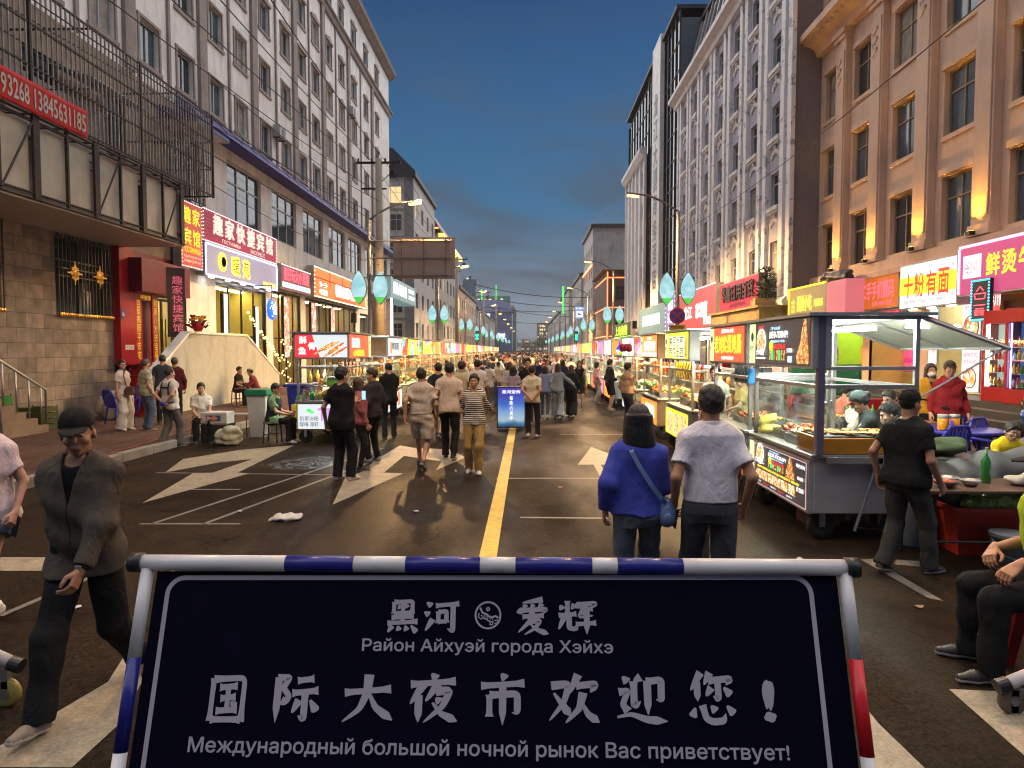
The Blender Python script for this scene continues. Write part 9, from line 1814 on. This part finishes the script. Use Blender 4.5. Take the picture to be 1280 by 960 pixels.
w_=gnd(357,650); lt=thing('litter_bag','crumpled white plastic bag lying on the road','litter',(w_.x,w_.y,0)); f=Field((-.25,-.2,-.02),(.25,.2,.15),.012); f.ell((0,0,.02),(.19,.11,.035)); f.ell((.08,.03,.035),(.09,.07,.035)); f.cut((0,0,.002),(0,0,-1)); f.fold(.014,5,1.8); V,F_=f.mesh(); np_mesh('bag_film',V,F_,mat('white_film',(.45,.44,.42),.4),lt)
# ---------------------------------------------------------------- east seating and clutter
def roundtable(x,y,z,r,col,label,h=.72):
    t=thing('round_table',label,'table',(x,y,z)); MB().lathe([(r*.97,h-.04),(r,h-.03),(r,h-.008),(r*.98,h)],(0,0,0),28).build('tabletop',M_PLASTIC,t,color=col)
    for k in range(4): a=k*math.pi/2+.6; MB().tube([(r*.5*math.cos(a),r*.5*math.sin(a),h-.04),(r*.72*math.cos(a),r*.72*math.sin(a),0)],[.03,.024],8).build('leg',M_PLASTIC,t,True,color=col)
    return t
tb1=at(1192,520,10.0); roundtable(tb1.x,10.0,.15,.62,(.03,.035,.30),'round blue plastic table carrying two beer jugs')
JUG=mat('amber_beer',(.6,.22,.01),.12,emis=None); 
for k,(dx,lb_) in enumerate(((-.30,'first'),(-.14,'second'))):
    j=thing('beer_jug','amber beer jug on blue table, %s'%('set toward the griddle' if k==0 else 'set toward the blue chairs'),'jug',(tb1.x+dx,9.75,.873)); MB().lathe([(.06,0),(.066,.01),(.066,.17)],(0,0,0),14).build('beer',JUG,j,True); MB().lathe([(.068,.171),(.07,.21),(.066,.22)],(0,0,0),14).build('foam_rim',M_FRW,j,True); MB().tube([(.066,0,.18),(.11,0,.16),(.11,0,.06),(.066,0,.04)],.009,6).build('handle',M_CLEAR,j)
for k,(px,Y,rz,lb_) in enumerate(((1222,9.5,60,'blue plastic chair pulled up beside the beer jug table'),(1250,9.9,30,'second blue plastic chair turned away beyond the first'),(1172,9.3,200,'blue plastic chair with its back to the griddle cart'),(1205,10.9,0,'blue plastic chair at the far side of blue table'))): p=at(px,540,Y); plastic_chair(p.x,Y,.15,rz,(.02,.025,.26),lb_)
lt_=at(1085,512,11.0); t=thing('long_table','long brown dining table crowded with dishes under the awning','table',(lt_.x,11.0,.15)); MB().box((-.8,-.45,.70),(.9,.9,.74)).build('tabletop',mat('brown_table',(.16,.08,.045),.4),t,bevel=.01)
for a in (-.75,.85):
    for b in (-.4,.85): MB().tube([(a,b,.7),(a,b,0)],.022,6).build('leg',M_STEEL,t)
rr=random.Random(6)
for k in range(9):
    x_=lt_.x-.6+rr.uniform(0,1.4); y_=10.75+rr.uniform(0,1.0)
    if k<5: bottle(x_,y_,.891,.24,.034,mat('bottle_green',(.03,.3,.05)),'green beer bottle on the long brown table among dishes',grp='beer bottles on the long table')
    else:
        d_=thing('dish','white dish of food on the long brown table','dish',(x_,y_,.891),0,'dishes on the long table'); MB().lathe([(.05,0),(.11,.03),(.105,.032)],(0,0,0),16).build('plate',M_FRW,d_,True); MB().ball((0,0,.03),(.085,.085,.025),8).build('food',F_SKEW if k%2 else F_GRN,d_,True)
def seatstool(px,Y,label): p=at(px,540,Y); return stool(p.x,Y,.15,label,.46,mat('dark_red_plastic',(.25,.008,.012)),.16)
for px,Y,lb_ in ((1060,10.6,'red stool under the woman with ponytail'),(1082,11.2,'red stool under the pale pink diner'),(1044,12.4,'red stool under the coral tee diner'),(1050,8.9,'red stool under the lilac child'),(1124,10.2,'red stool under the man leaning by awning post'),(1138,8.1,'red stool under the cream diner'),(1252,8.3,'red stool under the boy in yellow'),(1278,8.5,'red stool under the child beside boy in yellow')): seatstool(px,Y,lb_)
t2=at(1135,545,7.6); t=thing('dining_table','small dark dining table behind the man in black tee','table',(t2.x+.2,7.55,.15)); MB().box((-.6,-.3,.68),(.5,.35,.71)).build('tabletop',mat('dark_table',(.07,.05,.045),.4),t,bevel=.01)
for a in (-.52,.42):
    for b in (-.24,.29): MB().tube([(a,b,.68),(a,b,0)],.02,6).build('leg',M_BLACK,t)
for k in range(3): d_=thing('dish','%s dish on the small dark table'%('steel','white','blue rimmed')[k],'dish',(t2.x-.1+k*.24,7.5,.861)); MB().lathe([(.05,0),(.10,.035),(.095,.037)],(0,0,0),16).build('bowl',(M_STEEL,M_FRW,M_FRW)[k],d_,True); MB().ball((0,0,.03),(.075,.075,.03),8).build('food',F_WHT,d_,True)
gt_=thing('green_tarpaulin','green tarpaulin screen hung across a frame behind the long table','tarpaulin',(6.25,14.6,.15)); m,fn=cloth(1.5,.62,24,10,.03,8); o=m.build('tarp_cloth',mat('green_tarp',(.02,.15,.09),.55,var=.25,bump=.2),gt_,True); o.location=(-.75,0,.9); so=o.modifiers.new('thickness','SOLIDIFY'); so.thickness=.006; MB().tube([(-.76,.04,0),(-.76,.04,1.54),(.76,.04,1.54),(.76,.04,0)],.02,6).build('tarp_frame',M_STEEL,gt_)
for x_,y_,z_,rad,c_,lb_ in ((8.05,15.0,.15,.42,(.015,.015,.017),'black bulging rubbish sack beside the green tarpaulin'),(9.3,12.8,.60,.22,(.02,.10,.35),'blue knotted bag lying on the dark steps'),(9.7,13.3,.745,.25,(.012,.012,.014),'black sack slumped on the terrace edge')):
    t=thing('rubbish_bag',lb_,'bag',(x_,y_,z_)); f=Field((-rad*1.4,-rad*1.4,-.02),(rad*1.4,rad*1.4,rad*2.6),rad/16); f.ell((0,0,rad*.8),(rad,rad*.9,rad*.95)); f.cap((0,0,rad*1.4),(.05,0,rad*1.85),rad*.16,rad*.14); f.cut((0,0,0),(0,0,-1)); f.fold(rad*.06,int(rad*100),1.1); V,F_=f.mesh(); np_mesh('bag_film',V,F_,mat('bag_%d'%int(rad*100),c_,.25),t)
# serving table near the camera with bottle, bowls and plates
TB=thing('serving_table','long dark folding table with a green bottle and plates','table',(4.55,6.55,0)); MB().box((-.95,-.33,.70),(1.4,.33,.73)).build('tabletop',mat('dark_brown_laminate',(.09,.055,.04),.35,var=.15),TB,bevel=.006)
for a in (-.85,1.3):
    for b in (-.27,.27): MB().tube([(a,b,.70),(a,b,0)],.018,6).build('leg',M_BLACK,TB)
MB().tube([(-.85,-.27,.25),(1.3,-.27,.25)],.012,6).build('stretcher',M_BLACK,TB)
bottle(4.37,6.62,.731,.34,.042,mat('beer_glass_green',(.02,.20,.04),.1,spec=.8),'single green beer bottle on the dark folding table',mat('bottle_cap',(.4,.4,.35),.4),name='beer_bottle')
for k,(x_,y_,r_,mm,lb_) in enumerate(((3.98,6.6,.12,M_STEEL,'wide steel bowl stacked on folding table'),(4.12,6.45,.09,M_STEEL,'small steel pot near green bottle'),(3.86,6.4,.11,mat('brown_dish',(.15,.06,.04),.4),'brown dish of scraps at table edge'),(5.02,6.5,.17,M_BLACK,'black plate of leftovers at far table end'))):
    d_=thing('bowl' if k<3 else 'plate',lb_,'dish',(x_,y_,.731)); MB().lathe([(r_*.5,0),(r_,.06 if k<3 else .02),(r_*.95,.062 if k<3 else .022)],(0,0,0),18).build('vessel',mm,d_,True); MB().ball((0,0,.045 if k<3 else .018),(r_*.75,r_*.75,.025),8).build('food',F_WHT if k!=2 else F_SKEW,d_,True)
pb=thing('plastic_bag','crumpled clear bag of food beside the green bottle','bag',(4.68,6.52,.731)); f=Field((-.22,-.18,-.01),(.22,.18,.16),.012); f.ell((0,0,.045),(.17,.12,.055)); f.ell((.08,.03,.07),(.08,.06,.05)); f.cut((0,0,.002),(0,0,-1)); f.fold(.014,6,1.6); V,F_=f.mesh(); np_mesh('bag_film',V,F_,mat('milky_film',(.42,.42,.38),.3),pb)
cr1=thing('red_crate','orange red plastic bin under the folding table','crate',(4.55,6.95,0)); MB().add([(-.36,-.24,.0),(.36,-.24,0),(.36,.24,0),(-.36,.24,0),(-.42,-.3,.46),(.42,-.3,.46),(.42,.3,.46),(-.42,.3,.46)],[(3,2,1,0),(0,1,5,4),(1,2,6,5),(2,3,7,6),(3,0,4,7)]).build('bin_body',mat('orange_red_plastic',(.55,.04,.02),.4,var=.1),cr1); MB().box((-.45,-.33,.44),(.45,-.30,.48)).box((-.45,.30,.44),(.45,.33,.48)).box((-.45,-.30,.44),(-.42,.30,.48)).box((.42,-.30,.44),(.45,.30,.48)).box((-.2,-.272,.05),(-.17,-.25,.43)).box((.17,-.272,.05),(.2,-.25,.43)).build('rim',mat('orange_red_plastic',(.55,.04,.02)),cr1)
vb_=thing('vegetable_bag','clear bag of yellow green vegetables on the orange red bin','bag',(4.6,6.9,.40)); f=Field((-.35,-.25,-.02),(.35,.25,.25),.016); f.ell((0,0,.10),(.3,.2,.11)); f.fold(.02,9,1.3); V,F_=f.mesh(); np_mesh('vegetables',V,F_,F_GRN,vb_)
for x_,y_,lb_,lab in ((4.42,6.35,'round white bucket with lid under table',None),(4.85,6.25,'white bucket with red label beside the first bucket',1)):
    t=thing('bucket',lb_,'bucket',(x_,y_,0)); MB().lathe([(.125,0),(.15,.28),(.155,.28),(.155,.30)],(0,0,0),22).build('bucket_body',M_FRW,t,True); MB().lathe([(.16,.301),(.16,.32),(.15,.325)],(0,0,0),22).build('lid',M_FRW,t); MB().tube([(-.155,0,.27),(-.12,-.12,.14),(0,-.17,.1),(.12,-.12,.14),(.155,0,.27)],.005,5).build('handle',M_STEEL,t)
    if lab: mesh_obj('label',[(.146*math.sin(a)*1.02,-.146*math.cos(a)*1.02,z_) for z_ in (.08,.22) for a in (-.4,-.2,0,.2,.4)],[(i,i+1,i+6,i+5) for i in range(4)],mat('label_red',(.45,.02,.02),.4),t)
gs=thing('gas_cylinder','grey blue gas cylinder behind the man in black','gas cylinder',(3.93,7.05,0)); MB().lathe([(.13,0),(.15,.03),(.15,.42),(.14,.48),(.09,.54),(.04,.56)],(0,0,0),20).build('tank',mat('grey_blue_paint',(.13,.15,.18),.45,var=.2),gs,True); MB().lathe([(.1,.56),(.11,.66),(.105,.66),(.095,.57)],(0,0,0),16).build('guard_ring',mat('grey_blue_paint',(.13,.15,.18)),gs); MB().box((-.02,-.02,.56),(.02,.02,.64)).build('valve',M_GOLDM,gs); MB().lathe([(.153,.26),(.153,.27)],(0,0,0),20).build('weld_band',M_STEEL,gs)
mb=thing('covered_motorbike','motorbike under a dark grey cover parked by the tables','motorbike',(5.0,7.15,0)); f=Field((-.95,-.5,.1),(1.05,.5,1.25),.022); f.cap((-.7,0,.62),(.75,0,.66),.26,.24,.1); f.cap((.45,-.3,.95),(.45,.3,.95),.1,.1,.15); f.ell((0,0,.78),(.5,.25,.22),None,.12); f.cap((.75,0,.6),(.85,0,.45),.2,.22,.1); f.cut((0,0,.28),(0,0,-1)); f.fold(.03,12,.55); V,F_=f.mesh(); np_mesh('cover',V,F_,mat('dark_grey_cover',(.075,.075,.075),.6,var=.2,bump=.2,bscale=20),mb)
for x_ in (-.72,.86): MB().lathe([(.2,-.05),(.27,-.05),(.29,0),(.27,.05),(.2,.05)],(x_,0,.29),24,axis='y').build('wheel',M_RUB,mb,True)
for x_ in (-.72,.86):
    m=MB(); m.lathe([(.03,-.06),(.03,.06)],(x_,0,.29),10,axis='y')
    for k in range(10): a=k*.628; m.tube([(x_,0,.29),(x_+.21*math.cos(a),0,.29+.21*math.sin(a))],.006,4)
    m.build('rim',M_STEEL,mb)
lid=thing('green_jacket','olive green jacket thrown over the covered motorbike','jacket',(4.45,7.55,.87)); f=Field((-.4,-.3,-.05),(.4,.3,.25),.018); f.ell((0,0,.06),(.3,.2,.07)); f.ell((.15,.05,.1),(.15,.12,.07)); f.fold(.02,4,1); V,F_=f.mesh(); np_mesh('cloth',V,F_,mat('olive_cloth',(.05,.07,.03),.85),lid)
for k,(x_,y_,w__,h_,c_,lb_) in enumerate(((3.35,7.95,.34,.24,(.2,.08,.05),'brown carton under the griddle cart'),(3.72,8.2,.3,.2,(.25,.16,.09),'tan carton deeper under the griddle cart'))): t=thing('carton',lb_,'carton',(x_,y_,0)); MB().box((-w__/2,-.2,0),(w__/2,.2,h_)).build('carton_body',mat('card_%d'%k,c_,.8),t,bevel=.006); MB().box((-.03,-.203,0.02),(.03,-.2005,h_)).build('tape',M_CREAM,t)
# rose and plants on east carts
ro=thing('rose_decoration','large dark red rose on a thorny stem fixed above a cart','decoration',(2.72,19.0,2.05)); m=MB()
for k in range(14): a=k*2.4; r_=.03+.011*k; m.ball((r_*math.cos(a),r_*math.sin(a),.02*math.cos(k)),(.09,.09,.1),7)
m.build('petals',mat('rose_petal',(.25,.008,.02),.7),ro,True); MB().tube([(0,0,0),(.2,-.2,-.05),(.45,-.4,.0),(.75,-.6,-.2)],.015,5).build('stem',M_DKST,ro); m=MB()
for k in range(5): m.obox((.15+.12*k,-.15-.1*k,.0),(.14,.05,.008),(.3*k,.5,.7*k))
m.build('leaf',mat('leaf_green',(.04,.12,.03),.6),ro)
# scraps dropped on the road, and the twisted rope along the pavement edge
r=random.Random(21)
for k,(px,py,lb_) in enumerate(((300,640,'torn white scrap beside the litter bag'),(1000,700,'pale paper scrap near the cart wheel'),(700,610,'small grey scrap by the white arrow'),(520,640,'tiny pale scrap under the arrow tip'),(95,760,'brown leaf like scrap by the older man'),(1150,760,'cream scrap in front of the guard'),(860,690,'small crumpled receipt behind the couple'))):
    p=gnd(px,py); t=thing('litter_scrap',lb_,'litter',(p.x,p.y,.006),r.uniform(0,6)); m=MB(); a=[(r.uniform(.02,.05)*math.cos(q),r.uniform(.02,.05)*math.sin(q),r.uniform(0,.012)) for q in (0,1.1,2.2,3.1,4.2,5.3)]; m.prism(a,(0,0,.002)); m.build('paper',(M_FRW,M_CREAM,M_BRST)[k%3],t)
a,b_=gnd(130,570,.15),gnd(262,530,.15); P=[(a+(b_-a)*(k/24))+Vector((.03*math.sin(k*1.7),.03*math.cos(k*1.3),.012)) for k in range(25)]; o=MB().tube(P,.014,6).build('rope',mat('red_black_rope',(.2,.05,.03),.8,var=.8,scale=30),None); tag(o,'thin red and black rope lying along the west pavement edge','rope')
# ---------------------------------------------------------------- evening air over the street
hzm=bpy.data.materials.new('evening_air'); hzm.use_nodes=True; hn=hzm.node_tree.nodes; hn.remove(hn['Principled BSDF']); pv=hn.new('ShaderNodeVolumePrincipled'); pv.inputs['Density'].default_value=.00028; pv.inputs['Color'].default_value=(.85,.86,.9,1); hzm.node_tree.links.new(pv.outputs[0],hn['Material Output'].inputs['Volume'])
ho_=MB().box((-45,-30,-1.1),(45,720,38.5)).build('haze',hzm); ho_['kind']='stuff'; ho_['label']='thin evening haze over the whole street'; ho_['category']='haze'
